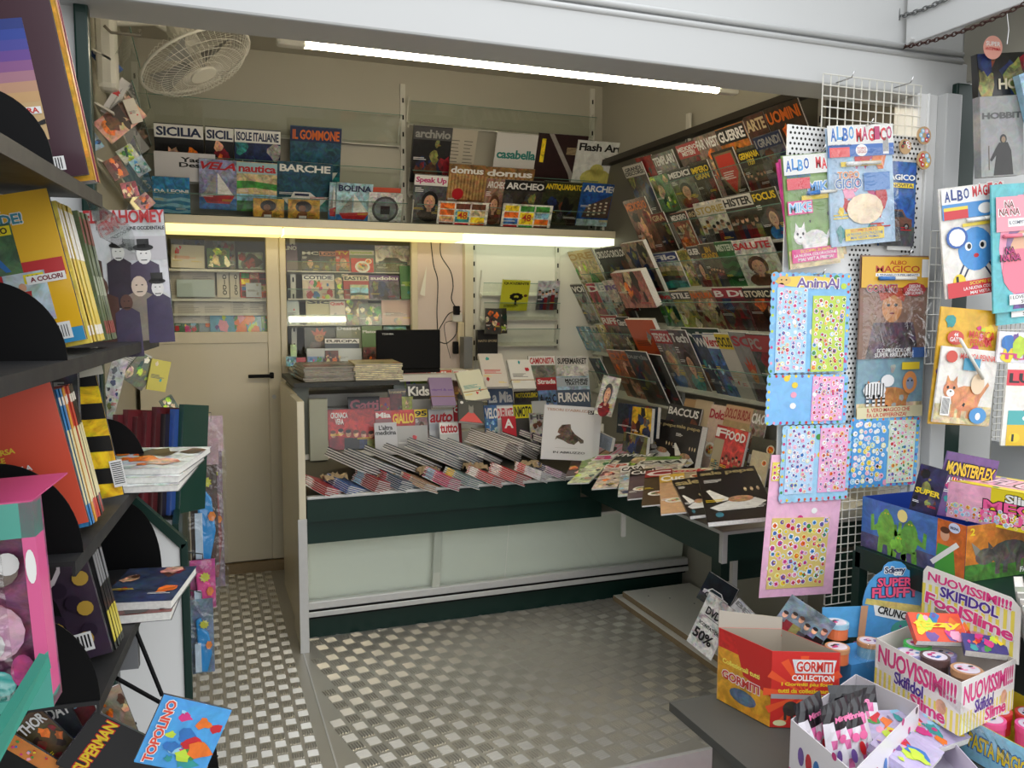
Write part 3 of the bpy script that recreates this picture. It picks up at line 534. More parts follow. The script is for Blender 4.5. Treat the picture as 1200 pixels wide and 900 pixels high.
row(B5, [(340, 404, 347, 404, 0, '', 'w', None, 'wave', 'a8c890', 'narrow green and white booklet'), (380, 396, 420, 397, 0, "EUROPA", 'k', 'w', 'none', '3a4550', 'white-topped newspaper supplement', dict(ty=.84, thh=.1)), (359, 408, 423, 409, 1, '', 'n', None, 'lines', 'c4cdd0', 'wide pale blue booklet'), (381, 411, 396, 411, 2, '', 'w', None, 'warm', '5a3020', 'small brown book'),
 (335, 418, 347, 418, 2, '', 'w', None, 'cold', '6fa8b8', 'small light blue book'), (360, 418, 377, 418, 2, '', 'w', None, 'kids', '6a8cc0', 'small blue picture book'), (379, 420, 397, 420, 2, 'noir', 'w', None, 'warm', '2a0c0c', 'small black and red book', dict(ty=.4)), (347, 419, 358, 419, 2, '', 'w', None, 'none', 'b02028', 'small red book'), (425, 407, 441, 407, 1, '', 'y', None, 'warm', '6a4030', 'brown book beside the laptop')],
 'sill below the glass pane', 'books on the sill below the glass pane', name='book', cat='book', vb=0, th=.01)
# ---- behind the door pane
G6 = [glassrow(4.72, 1.615), glassrow(4.70, 1.46), glassrow(4.68, 1.385), glassrow(4.66, 1.27)]
for i, z in enumerate((1.61, 1.455, 1.38, 1.265)): tag(MB().box((-.3, 4.66-i*.01, z-.012), (.36, 4.80, z)).build('shelf_board', WHPL), ORD[i]+' white shelf from the top behind the door pane', 'shelf')
W3 = 'behind the door pane'
row(G6[0], [(200, 286, 239, 289, 0, '', 'y', None, 'lines', 'd8d0c4', 'white magazine with yellow picture', dict(c2='o')), (243, 293, 269, 291, 1, '', 'w', None, 'leaf', '3f6a4a', 'green wrapped book', dict(th=.02)), (279, 296, 308, 296, 0, '', 'w', None, 'dark', '8a9490', 'grey wrapped magazine'), (215, 281, 240, 281, -1, '', 'w', None, 'dark', '2c2a28', 'dark magazine at the back'), (250, 283, 275, 283, -1, '', 'w', None, 'dark', '6a6a66', 'grey magazine at the back')], 'top row '+W3, 'magazines behind the door pane', vb=0)
row(G6[1], [(196, 320, 252, 317, -1, '', 'a', None, 'text', 'c9c0b4', 'long folded newspaper', dict(name='newspaper', cat='newspaper')), (207, 328, 251, 328, 1, '', 'a', None, 'none', 'b4c4cc', 'ice blue folded sheet'), (254, 319, 268, 319, 0, 'O\nI\nD\nO', 'k', None, 'none', 'cfc8bc', 'left newspaper with vertical lettering', dict(ty=.1, thh=.8, tx=(.45, .8))), (269, 319, 280, 319, 0, 'O\nI\nD\nO', 'k', None, 'none', 'cfc8bc', 'right newspaper with vertical lettering', dict(ty=.1, thh=.8, tx=(.45, .8))),
 (281, 319, 315, 319, 0, '', 'w', None, 'grid', 'c03a30', 'red and white gridded magazine'), (288, 332, 306, 332, 1, '', 'n', None, 'lines', 'c4cbd8', 'white and navy booklet')], 'second row '+W3, 'papers behind the door pane', vb=0)
row(G6[2], [(202, 345, 268, 347, -1, '', 'a', None, 'text', 'd2ccc4', 'long white newspaper', dict(name='newspaper', cat='newspaper')), (204, 353, 270, 355, 0, '', 'r', None, 'text', 'cfc9c2', 'second long white newspaper', dict(name='newspaper', cat='newspaper')), (270, 348, 312, 349, 0, '', 'a', None, 'text', 'c4bfba', 'grey text newspaper', dict(name='newspaper', cat='newspaper'))], 'third row '+W3, 'papers behind the door pane', vb=-.06)
row(G6[3], [(204, 359, 232, 359, 0, '', 'y', 'y', 'kids', '3f6a48', 'green childrens magazine with yellow top'), (233, 359, 270, 359, 0, '', 'w', None, 'kids', '8a9aa8', 'childrens magazine in film'), (246, 370, 306, 370, 1, '', 'n', None, 'kids', '5fa0c4', 'sea blue landscape booklet'), (306, 370, 318, 370, 1, '', 'w', None, 'kids', '3f9a3c', 'bright green booklet')], 'bottom row '+W3, 'childrens magazines behind the door pane', vb=0)
# ================================================================== RIGHT WALL RACK
TR = math.radians(28)
def wallfr(z, x=2.205): return Fr((x, 3.5, z), (0, -1, 0), (-math.sin(TR), 0, math.cos(TR)))
rk = tag(empty('wall_rack', Matrix.Translation((2.25, 3.3, 1.0))), 'tall backing frame of the magazine pockets on the right wall', 'rack')
MB().box((-.012, -1.05, .0), (.015, 1.2, 1.23)).build('back_panel', mat('rack_back', '6e6a5e', .6, var=.1), rk)
b_ = MB()
for (y0, y1) in ((-1.05, 1.1),): b_.box((-.07, y0, 1.23), (.015, y1, 1.26))
b_.build('top_rail', mat('dark_brown_rail', '3a342c', .5), rk)
for y in (2.62, 3.55, 4.46): standard(2.238, y, .2, 2.35, {2.62: 'slotted rail behind the right wall rack, nearest the pillar', 3.55: 'slotted rail in the middle of the right wall rack', 4.46: 'slotted rail at the far end of the right wall rack'}[y], 'right')
RZ = dict(A=1.90, B=1.71, C=1.525, D=1.335, E=1.045); FR = {k: wallfr(z) for k, z in RZ.items()}
for j, (k, z) in enumerate(RZ.items()):
    pocket(FR[k], -.03, .93, .15, ORD[j]+' clear pocket from the top, near bay of right wall rack', dep=.055)
for j, z in enumerate((1.50, 1.335, 1.17, .945)): pocket(wallfr(z), -.93, -.06, .15, ORD[j]+' clear pocket from the top, far bay of right wall rack', dep=.055)
RG = 'magazines on the right wall rack'
row(FR['A'], [(743, 184, 763, 183, 0, '', 'w', None, 'dark', '8a2a28', 'dark red magazine'), (729, 194, 752, 190, 1, 'GRANDI\nDISCORSI', 'k', 'c4c0b6', 'dark', '4a3a34', 'white-bannered dark magazine'), (763, 182, 788, 175, 0, 'TEMPLARI', 'w', None, 'face', '7a746c', 'grey magazine with white lettering'), (792, 170, 816, 163, 0, 'MEDIOEVO\nMISTERI', 'w', 'b03a38', 'warm', '5a4a40', 'red-titled medieval magazine'),
 (813, 161, 840, 153, 0, 'FAR WEST', 'w', None, 'warm', '8a7468', 'tan western magazine'), (839, 152, 871, 141, 0, 'GUERRE', 'w', 'k', 'dark', 'b8702a', 'orange-topped war magazine'), (872, 138, 895, 129, 0, 'ARTE', 's', None, 'warm', '4a2a20', 'dark brown art magazine'), (896, 129, 936, 113, 0, 'UOMINI', 'o', None, 'warm', '3a2a20', 'dark magazine with orange lettering')], 'back of top right rack row', RG, vb=0)
row(FR['A'], [(761, 207, 782, 203, 1, '', 'w', 'w', 'leaf', '5f8a5c', 'green and white magazine'), (782, 201, 808, 194, 1, 'MEDICI', 'w', '4a4a48', 'face', '6a6a62', 'grey magazine with white title'), (808, 192, 829, 186, 1, 'IMPERO\nGRAN', 'y', 'k', 'dark', '3a3020', 'black magazine with gold title', dict(ty=.6, thh=.3)), (834, 179, 859, 171, 2, '', 'w', None, 'shield', '2c241c', 'dark magazine with red shield'),
 (864, 175, 888, 167, 1, 'GERMANIA\n1939', 'y', 'k', 'group', '4a4a3a', 'black magazine with yellow title', dict(ty=.62, thh=.28)), (884, 162, 914, 150, 1, 'I GRANDI', 'e', 'n', 'dark', '5a5c62', 'navy-bannered magazine')], 'front of top right rack row', RG, vb=0)
row(FR['B'], [(731, 236, 756, 229, 1, 'MEDIOEVO', 'o', None, 'warm', '7a5040', 'orange-brown magazine'), (764, 251, 778, 247, 1, 'GRA', 's', 'q', 'dark', '4a3428', 'dark brown red-topped magazine'), (786, 251, 804, 246, 1, 'MEDIOEVO', 'w', 'k', 'warm', 'a0523a', 'magazine with white on black title'), (804, 247, 815, 243, 0, 'ORO', 's', None, 'dark', '3a2a1c', 'narrow brown magazine'),
 (813, 239, 847, 231, 1, 'STORIE', 'b09a50', 'c8c4ba', 'group', 'c4c0b6', 'white history magazine with gold title', dict(ty=.74, thh=.16)), (846, 231, 880, 224, 1, 'HISTER', 'k', 'd4d2cc', 'group', '3c342c', 'dark crowd magazine with white banner', dict(ty=.78, thh=.17)), (881, 225, 909, 217, 1, 'FOCUS', 'y', None, 'face', '3a3a2c', 'dark magazine with yellow title')], 'second row of right rack', RG, vb=0)
row(wallfr(1.50), [(663, 296, 693, 290, 1, 'ORE', 'b08a3c', 'c9b888', 'leaf', 'c0b080', 'yellowish watch magazine'), (698, 292, 714, 289, 1, 'OROLOGI', 'w', 'k', 'dark', '2a2e2e', 'left black watch magazine'), (713, 290, 733, 287, 1, 'OROLOGI', 'w', 'k', 'dark', '2a2e2e', 'right black watch magazine'), (731, 285, 757, 279, 2, '', 'w', None, 'dark', '8a7464', 'half open grey magazine', dict(th=.02))], 'top row of far bay', RG, vb=0)
row(FR['C'], [(765, 298, 792, 293, 1, 'Filo', 'w', '3c4a86', 'land', 'a8b4b4', 'navy-titled pale magazine'), (793, 295, 808, 290, 0, 'ARMA', 'f', None, 'leaf', 'b0a052', 'yellowish green magazine'), (805, 289, 819, 287, 1, 'GUER', 'w', 'a', 'face', '6a645c', 'grey war magazine'), (818, 286, 838, 284, 1, 'BN\nGRANDI', 'c8a030', None, 'group', '54483a', 'brown magazine with gold lettering', dict(ty=.66, thh=.28)),
 (837, 283, 858, 282, 1, 'MISTERI', 'b9c8b4', '285c30', 'wave', '1f6a30', 'green wavy magazine', dict(c2='12401c')), (857, 282, 903, 277, 1, 'SALUTE', 'r', None, 'face', 'c9cac4', 'white health magazine with red title', dict(c2='u'))], 'third row of right rack', RG, vb=0)
row(wallfr(1.335), [(669, 333, 683, 332, 1, 'VOI', 'w', 'k', 'dark', '8a8a84', 'black-topped magazine'), (684, 334, 693, 333, 0, '', 'k', None, 'leaf', 'c8b86a', 'narrow yellow magazine'), (687, 332, 700, 331, 1, 'D', 'w', None, 'warm', 'b0304a', 'crimson magazine'), (698, 332, 708, 330, 1, 'LEI', 'w', None, 'cold', 'a8b4b8', 'pale blue-grey magazine'), (708, 330, 728, 325, 2, 'noi', 'v', None, 'group', 'c9bdb4', 'white magazine with purple letters'), (723, 337, 738, 334, 2, 'A.Z', 'w', None, 'dark', '3a3634', 'dark magazine', dict(h=.14)),
 (722, 318, 757, 312, 2, '', 'w', None, 'warm', 'a86a60', 'thick pinkish catalogue', dict(th=.035, name='catalogue', cat='book', h=.2))], 'second row of far bay', RG, vb=0)
row(FR['D'], [(766, 342, 786, 341, 1, 'Diva', 'r', None, 'leaf', '6a8a7c', 'green magazine with red title'), (786, 341, 808, 339, 1, 'STILE', 'w', 'a', 'leaf', 'a09a50', 'yellow-green magazine'), (808, 340, 836, 339, 1, 'NATURA', 'e06a20', None, 'warm', '9a8a6a', 'tan magazine with orange title'), (835, 337, 871, 336, 1, 'B Di', 'w', 'a0283a', 'dark', '6a2028', 'dark red magazine'),
 (870, 337, 909, 336, 1, 'STORICA', 'd8d0b8', 'k', 'warm', '4a2420', 'yellow-edged dark red history magazine', dict(c2='y'))], 'fourth row of right rack', RG, vb=0)
row(wallfr(1.17), [(672, 382, 684, 382, 1, '', 'w', None, 'cold', '4a8aa8', 'first narrow blue magazine'), (683, 382, 693, 382, 1, '', 'w', None, 'cold', '4a8aa8', 'second narrow blue magazine'), (692, 382, 702, 382, 1, '', 'w', None, 'cold', 'b0aca8', 'pale magazine'), (700, 381, 712, 379, 1, '', 'u', None, 'leaf', 'b8a868', 'yellow map'), (704, 369, 723, 369, 2, 'RIFF', 'w', 'b03030', 'dark', '7a5a54', 'red-titled magazine'), (722, 371, 737, 371, 2, 'Giardini', 'w', 'k', 'leaf', '4a4438', 'black-topped garden magazine'),
 (736, 373, 768, 372, 2, '', 'y', None, 'lines', 'd0531e', 'orange catalogue', dict(th=.02, c2='u'))], 'third row of far bay', RG, vb=0)
row(wallfr(.945), [(692, 420, 704, 418, 1, '', 'w', None, 'cold', '3c4c60', 'blue patterned magazine'), (712, 410, 736, 410, 1, 'CUCI', 'o', None, 'warm', 'a86a50', 'orange-pink sewing magazine'), (733, 410, 758, 412, 2, 'burda', 'e', None, 'dark', '3c3f40', 'dark grey sewing magazine', dict(ty=.86, thh=.09)), (758, 414, 775, 416, 0, '', 'e', None, 'dark', '2a2c2a', 'black magazine')], 'bottom row of far bay', RG, vb=0)
row(FR['E'], [(763, 386, 784, 386, 1, 'TEDESCA', 'w', 'b8303a', 'face', '8a8480', 'red-titled grey magazine'), (783, 386, 804, 386, 1, 'Tech', 'w', None, 'face', '5c5050', 'dark technical magazine'), (800, 384, 842, 384, 0, 'Nat', 'w', 'd', 'dark', '1c2c20', 'black-green magazine'), (812, 391, 826, 391, 1, 'VW', 'w', None, 'cold', '34405c', 'dark blue magazine'), (824, 390, 840, 390, 1, 'Vero', 'r', 'w', 'cold', '4a6a9a', 'blue magazine with red title'),
 (838, 390, 855, 390, 1, 'FOCUS', 'k', 'e0c830', 'lines', 'c8c4bc', 'yellow-topped white magazine', dict(c2='s')), (854, 388, 878, 389, 1, 'SC', 'b03040', None, 'hero', '8a8c8c', 'grey magazine with standing figure'), (874, 390, 911, 392, 2, 'PC', 'e', 'a03038', 'dark', '1f3c30', 'dark green computer magazine', dict(tx=(.05, .4)))], 'bottom row of right rack', RG, vb=0)
# ================================================================== COUNTER
ct = tag(empty('display_counter', Matrix.Translation((.97, 3.6, 0))), 'long green-edged display counter with cream front under the magazine piles', 'counter')
def cbox(nm, a, b, mt, bv=0.): return MB().box((a[0]-.97, a[1]-3.6, a[2]), (b[0]-.97, b[1]-3.6, b[2])).build(nm, mt, ct, bevel=bv)
X0, X1 = .38, 2.24
cbox('front_band', (X0, 3.385, .545), (1.60, 3.405, .638), GREEN); cbox('top_trim', (X0, 3.378, .638), (1.60, 3.405, .650), ALU, .002); cbox('lower_band', (X0, 3.41, .447), (1.72, 3.43, .545), GREEN)
cbox('plinth', (X0, 3.53, 0), (X1, 3.58, .095), GREEN); cbox('plinth_cap', (X0, 3.50, .095), (X1, 3.56, .11), BLACK)
cbox('lower_rail', (X0, 3.47, .112), (X1, 3.52, .135), ALU, .003); cbox('rail_groove', (X0, 3.475, .135), (X1, 3.515, .142), BLACK); cbox('upper_rail', (X0, 3.478, .142), (X1, 3.515, .175), ALU, .003)
m_ = MB(); m_.prism([(X0-.97, -.055, .12), (X1-.97, -.055, .12), (X1-.97, -.11, .45), (X0-.97, -.11, .45)], (0, .01, 0)); m_.build('cabinet_back', mat('cabinet_white', 'f4f2e8', .4), ct); cbox('cabinet_floor', (X0, 3.5, .105), (X1, 3.94, .112), WALLW); cbox('cabinet_top', (X0, 3.43, .45), (X1, 3.95, .462), WALLW)  # pale sheet set forward and sloped close behind the panes to catch daylight
m_ = MB(); m_.prism([(-.04, -.10, .15), (-.005, -.10, .15), (-.005, -.155, .45), (-.04, -.155, .45)], (0, .03, 0)); m_.build('divider', WHPL, ct); cbox('side_panel', (.347, 3.385, 0), (.376, 3.66, 1.04), CREAM, .003); cbox('rear_side_panel', (.362, 3.66, 0), (.378, 4.30, 1.04), CREAM); cbox('edge_strip', (.341, 3.377, 0), (.378, 3.386, .56), ALU, .002)
for a, b in ((X0, 1.27), (1.275, X1)):
    m_ = MB(); m_.prism([(a-.97, -.105, .16), (b-.97, -.105, .16), (b-.97, -.165, .452), (a-.97, -.165, .452)], (0, .005, 0)); m_.build('sliding_pane', GLASS, ct)
bed = MB(); bed.prism([(X0-.97, -.2, .60), (X0-.97, .24, .72), (X0-.97, .24, .55), (X0-.97, -.2, .55)], (1.86, 0, 0)); bed.build('sloped_bed', mat('bed_board', '5a5648', .7, var=.1), ct)
stp = MB()
for i in range(5): stp.box((X0-.97, .24+.09*i, .5), (1.99-.97, .33+.09*i if i < 4 else .80, .74+.06*i))
stp.build('stepped_rise', WALLW, ct); cbox('left_bin', (.38, 3.86, .70), (.45, 4.2, 1.05), mat('grey_green_box', '6d7268', .5)); cbox('pale_file', (.445, 3.80, .72), (.525, 3.84, 1.0), mat('pale_file', 'a3a594', .6)); cbox('paper_ledge', (.38, 3.80, 1.055), (.86, 4.40, 1.075), mat('dark_ledge', '2a2c28', .5))
# tiers of upright magazines on the counter steps
def tier(i): t = math.radians(14); return Fr((0, 3.818+.09*i, .683+.06*i if i else .722), (1, 0, 0), (0, math.sin(t), math.cos(t)))
T = [tier(i) for i in range(5)]; CG = 'magazines on the counter steps'
row(T[4], [(460, 436, 473, 436, 0, '', 'w', None, 'none', '8a9488', 'grey-green booklet'), (473, 437, 499, 436, 0, 'speciale', 'y', 'c85a5a', 'kids', '9ab050', 'pink and yellow comic'), (501, 435, 529, 433, 0, 'JUL', 'w', 'c8523a', 'face', '5f7a34', 'green and red magazine'), (530, 434, 546, 434, 0, 'TUA', 'r', 'w', 'face', '9a6a50', 'white magazine with red title'),
 (618, 417, 649, 417, 0, 'CAMIONISTA', 'r', 'w', 'car', '7a7a70', 'truck magazine with red title', dict(c2='5a646c')), (650, 417, 687, 418, 0, 'SUPERMARKET', 'k', 'd8d8d4', 'car', 'c8c8c4', 'white truck magazine', dict(c2='a'))], 'top step of counter', CG, vb=0, tmin=.62)
row(T[3], [(455, 457, 476, 455, 1, 'Interg', 's', 'a', 'cold', '3a4450', 'dark grey magazine'), (476, 450, 503, 450, 1, 'Kids', 'w', 'k', 'none', '141414', 'black magazine with white title', dict(ty=.3, thh=.45)), (628, 443, 651, 442, 1, 'Strada', 'w', 'b82a30', 'none', '8a2028', 'red road magazine'), (651, 441, 689, 441, 1, 'MACCHINE\nTRATTORI', 'k', 'b8c4cc', 'land', '9ab4c4', 'light blue tractor magazine', dict(ty=.72, thh=.2, tx=(.25, .96)))], 'fourth step of counter', CG, vb=0, tmin=.62)
row(T[2], [(407, 465, 444, 465, 1, 'Gatti', 'c8606e', None, 'none', '1c1416', 'black magazine with pink title', dict(ty=.3, thh=.5)), (444, 466, 456, 466, 1, '', 'w', None, 'kids', 'b04a44', 'small red puzzle booklet'), (456, 462, 470, 462, 1, '', 'w', 'r', 'dark', '5a1c24', 'dark red booklet'), (470, 465, 483, 465, 1, '', 'y', None, 'leaf', '8a9a40', 'green puzzle booklet'), (482, 468, 504, 468, 1, '', 'w', None, 'none', '9a9a98', 'silver booklet'),
 (570, 456, 600, 455, 1, 'La Mia', 'w', None, 'none', '5c7090', 'slate blue magazine', dict(ty=.45, thh=.3)), (602, 459, 630, 458, 1, 'MOTOCICLISMO', 'd8c820', None, 'car', '2c2c2a', 'black magazine with yellow title', dict(c2='k')), (630, 458, 651, 457, 1, 'Auto C', 'k', None, 'cold', '5a78a0', 'blue car magazine', dict(ty=.6, thh=.25)), (651, 457, 690, 457, 1, 'FURGON', 'w', None, 'none', '4a5a70', 'blue-grey van magazine', dict(ty=.45, thh=.35))], 'third step of counter', CG, vb=0, tmin=.62)
row(T[1], [(383, 480, 438, 479, 1, 'CRONACA\nVERA', 'w', None, 'group', 'a82c2c', 'wide red-framed news magazine', dict(ty=.3, thh=.55, tx=(.06, .42))), (439, 482, 458, 481, 1, 'Mia', 'w', 'b8404a', 'none', '8a5a60', 'pinkish red magazine'), (458, 481, 485, 480, 1, 'GIALLO', 'y', 'c02418', 'face', 'b03020', 'red magazine with yellow title', dict(ty=.6, thh=.28)), (485, 480, 500, 479, 1, '95', 'k', 'y', 'face', '8a6a70', 'magazine with yellow badge'),
 (501, 480, 530, 480, 1, 'auto', 'd02030', 'e0e0e4', 'none', 'c8ccd4', 'white magazine with red title', dict(ty=.45, thh=.4, sh=.2)), (530, 475, 538, 475, 0, 'O', 'w', None, 'none', 'b02838', 'narrow red magazine'), (566, 475, 582, 475, 1, 'VELO', 'w', None, 'cold', '3a6494', 'blue magazine', dict(ty=.5, thh=.3)), (581, 475, 600, 475, 1, 'DUERUOTE', 'c82838', 'w', 'none', 'c4c4c8', 'white motorcycle magazine', dict(ty=.45, thh=.35)),
 (600, 473, 622, 473, 1, 'INMOTO', 'k', 'd8d020', 'none', '3a3a38', 'yellow motorcycle magazine', dict(ty=.5, thh=.35)), (622, 470, 639, 470, 1, '', 'k', None, 'lines', 'b8bcbc', 'pale grey magazine', dict(c2='e'))], 'second step of counter', CG, vb=0, tmin=.62)
row(T[0], [(438, 496, 464, 495, 1, "L'altra\nmedicina", 'k', None, 'none', 'c0c0c4', 'white magazine with black title', dict(ty=.4, thh=.5)), (464, 499, 500, 499, 0, '', 'k', None, 'lines', 'a8a8a8', 'grey magazine', dict(c2='e')), (514, 495, 536, 494, 1, 'tutto', 'r', 'w', 'none', 'd0d0cc', 'white magazine with small red title', dict(ty=.6, thh=.3)), (587, 488, 603, 488, 1, 'A', 'w', None, 'none', 'b82030', 'square red magazine', dict(ty=.2, thh=.6, tx=(.15, .8))), (619, 484, 638, 484, 1, 'HE', 'a', None, 'dark', '9a9c98', 'grey photo magazine')], 'front step of counter', CG, vb=0, tmin=.62)
# books standing in front of the steps
BF = Fr((0, 3.80, .74), (1, 0, 0), (0, .62, .78))
for TL, TRp, BL, k in (
 ((501, 445), (528, 445), (504, 478), dict(title='viaggi & co', tc='v', kind='none', bgc='8f7a9c', label='violet notebook bound with elastic on the counter steps', ty=.5, thh=.1)),
 ((533, 439), (561, 435), (546, 473), dict(title='', kind='lines', bgc='d8d8c0', c2='t', label='cream notebook with green pen drawing and elastic band')),
 ((559, 417), (587, 417), (569, 456), dict(title='', kind='lines', bgc='cfc9c0', c2='r', label='pale book with small red triangle above the cream notebook')),
 ((593, 424), (619, 424), (600, 458), dict(title='', kind='lines', bgc='dcdcd6', c2='a', label='thick white notebook tied with string beside the truck magazines')),
 ((536, 470), (565, 473), (540, 496), dict(title='', kind='none', bgc='4e4f4c', label='dark grey picture book with cat on a red triangle'))):
    o = quad_item(BF, TL, TRp, BL, .14, name='book', cat='book', th=.018, mt=MATTE, **k)
    if 'cat on' in k['label']:
        mb = MB(); mb.poly([(-.06, 0), (.055, 0), (0, .07)], .0195, col('d85a58')); mb.ell(0, .075, .013, .012, .0198, col('8a8a84')); mb.poly([(-.012, .08), (-.01, .098), (-.003, .084)], .02, col('8a8a84')); mb.poly([(.012, .08), (.01, .098), (.003, .084)], .02, col('8a8a84')); mb.rect(-.011, .05, .011, .072, .0197, col('8a8a84')); mb.ell(-.045, .105, .008, .008, .0198, col('w')); mb.build('picture', MATTE, o)
    elif 'pale book' not in k['label']:
        mb = MB(); mb.box((-.062, .05, -.001), (.062, .053, .0215)); mb.build('elastic_band', mat('tan_band', 'b08a58', .8), o)
o = cover_item(Fr((1.52, 4.44, 1.12), (1, 0, 0), (0, 0, 1)).mat(-.02, 0, 0), .12, .17, 'book_box', 'black box book with gold lettering beside the cable outlet', 'book', 'NATO SPORE', 's', None, 'none', '161414', th=.03, ty=.6, thh=.08)
MB().box((1.365, 4.42, 1.074), (1.415, 4.5, 1.25)).build('tmp', GREYP); bpy.data.objects['tmp'].name = 'router'; tag(bpy.data.objects['router'], 'small grey box standing beside the black box book', 'box')
# toy packs hanging from the white bracket beside the cables
for i, (x, y) in enumerate(((1.50, 4.33), (1.55, 4.36))):
    o = cover_item(Fr((x, y, 1.27), (1, .2*i, 0), (.05-.12*i, 0, 1)).mat(0, 0, 0), .09, .14, 'figure_pack', ('left' if i == 0 else 'right')+' small dark toy pack hanging beside the cables', 'toy', '', 'w', None, 'leaf' if i else 'warm', '2c2c26', th=.015)
# laptop
lp = tag(empty('laptop', Matrix.Translation((1.02, 4.2, 1.075))), 'open black laptop seen from behind on the back ledge', 'laptop')
P0 = at(441, 434, 1, 4.2); P1 = at(516, 434, 1, 4.2); hw = (P1.x-P0.x)/2; cx = (P0.x+P1.x)/2-1.02
MB().box((cx-hw, -.005, .02), (cx+hw, .01, .225)).build('lid', BLACK, lp, bevel=.006); MB().box((cx-hw, 0, 0), (cx+hw, .2, .02)).build('base', BLACK, lp, bevel=.004)
tb = MB(); text(tb, 'TOSHIBA', -.03, 0, .03, .008, 0, col('w')); o = tb.build('lettering', MATTE, lp); o.matrix_local = Matrix.Translation((cx-hw+.06, -.0065, .20)) @ Matrix.Rotation(math.pi/2, 4, 'X')
tag(MB().box((.80, 4.12, 1.04), (1.36, 4.5, 1.073)).build('back_ledge', WALLW), 'narrow white ledge carrying the laptop', 'shelf')
# cables and outlet
def cable(pts, lab, r=.003):
    P = [Vector((at(x, y, 1, yy))) for x, y, yy in pts]; out = []
    for i in range(len(P)-1):
        a = P[max(i-1, 0)]; b = P[i]; c = P[i+1]; d = P[min(i+2, len(P)-1)]
        for s in range(5):
            t = s/5; out.append(.5*((2*b)+(c-a)*t+(2*a-5*b+4*c-d)*t*t+(3*b-3*c+d-a)*t**3))
    out.append(P[-1]); return tag(MB().tube(out, r, 6).build('cable', CABLE, smooth=True), lab, 'cable')
cable([(505, 284, 4.5), (508, 310, 4.5), (513, 330, 4.5), (512, 365, 4.5), (513, 395, 4.5), (512, 415, 4.45)], 'long black cable hanging straight down to the laptop')
cable([(516, 284, 4.5), (517, 300, 4.5), (528, 318, 4.5), (531, 335, 4.5), (529, 350, 4.5), (534, 360, 4.5)], 'black cable running down to the white outlet')
cable([(540, 365, 4.5), (527, 367, 4.5), (518, 380, 4.48), (512, 391, 4.45)], 'black cable curving left from the outlet'); cable([(536, 378, 4.5), (534, 392, 4.5), (524, 402, 4.48), (516, 401, 4.4)], 'black cable drooping below the outlet')
cable([(530, 376, 4.5), (521, 380, 4.5), (523, 400, 4.5), (528, 420, 4.45)], 'thin grey cable looping beside the outlet', .002)
ou = tag(empty('power_outlet', Matrix.Translation(at(535, 373, 1, 4.53))), 'white wall outlet with plugs beside the white post', 'outlet'); MB().box((-.03, -.02, -.02), (.03, .02, .03)).build('housing', WHPL, ou, bevel=.004); MB().box((-.025, -.04, .02), (.01, -.01, .07)).build('plug', BLACK, ou, bevel=.005); MB().box((-.03, -.045, -.2), (.0, -.015, -.13)).build('adapter', BLACK, ou, bevel=.006)
MB().box((0, -.03, -.16), (.04, .0, -.02)).build('cable_bundle', mat('cream_tape', 'd0c2a0', .7, var=.1), ou, bevel=.01)
pl_ = MB(); a = at(500, 312, 1, 4.5); pl_.prism([a, at(492, 345, 1, 4.5), at(498, 347, 1, 4.5)], (0, .003, 0)); tag(pl_.build('paper_slip', WALLW), 'pinned white paper slip on the pinkish panel', 'paper')
# newspaper piles
def pile(M, w, h, n, th, lab, group, ti, bgc, rng, tcx='k', kind='text', mt=NEWSP, jit=.006, fan=0., topart=True, name='newspaper', cat='newspaper', cap=None, spine=True):
    """a pile of countable papers, each a thing; top one printed"""
    base = None
    for i in range(n):
        top = i == n-1; dx = rng.uniform(-jit, jit)+fan*i; dy = rng.uniform(-jit, jit); a = rng.uniform(-.03, .03)
        Mi = M @ Matrix.Translation((dx, dy, th*i*1.08)) @ Matrix.Rotation(a, 4, 'Z')
        pos = 'topmost' if top else ('lowest' if i == 0 else f'{ORD[i]} from bottom')
        if top and topart: cover_item(Mi, w, h, name, f'{pos} {cat} of {lab}', cat, ti, tcx, None, kind, bgc, th=th*.8, group=group, ty=.8, thh=.12, pages=mt)
        else:
            if base is None:
                r = empty(name, Mi); MB().box((-w/2, 0, 0), (w/2, h, th*.56)).build('pages', mt, r)
                b = MB(); b.box((-w/2-.0008, -.0006, th*.55), (w/2, h, th*.98), col(cap or bgc, .5))
                if spine: b.box((-w/2-.0012, -.0006, th*.3), (-w/2, h*.55, th*.9), col(cap or bgc, .4)); b.box((-w/2-.0012, h*.62, th*.3), (-w/2, h*.9, th*.9), col(rng.choice('wynrc'), .4))
                b.build('cover', PRINT, r); base = r
            else:
                r = base.copy(); C.objects.link(r); r.matrix_world = Mi
                for ch in base.children: c = ch.copy(); C.objects.link(c); c.parent = r
            tag(r, f'{pos} {cat} of {lab}', cat, group)
rg = random.Random(5)
def flat(x, y, z, deg=0): return Matrix.Translation((x, y, z)) @ Matrix.Rotation(math.radians(deg), 4, 'Z')
pile(flat(.56, 3.84, 1.077, 3), .26, .34, 8, .008, 'the left paper pile on the dark ledge', 'newspaper pile left', 'NOTIZIE', '8a8478', rg, kind='group')
pile(flat(.765, 3.82, 1.077, -3), .22, .33, 9, .008, 'the right paper pile with a cream top sheet', 'newspaper pile right', 'Metroquadro', 'e0d4a8', rg, tcx='r', kind='lines')
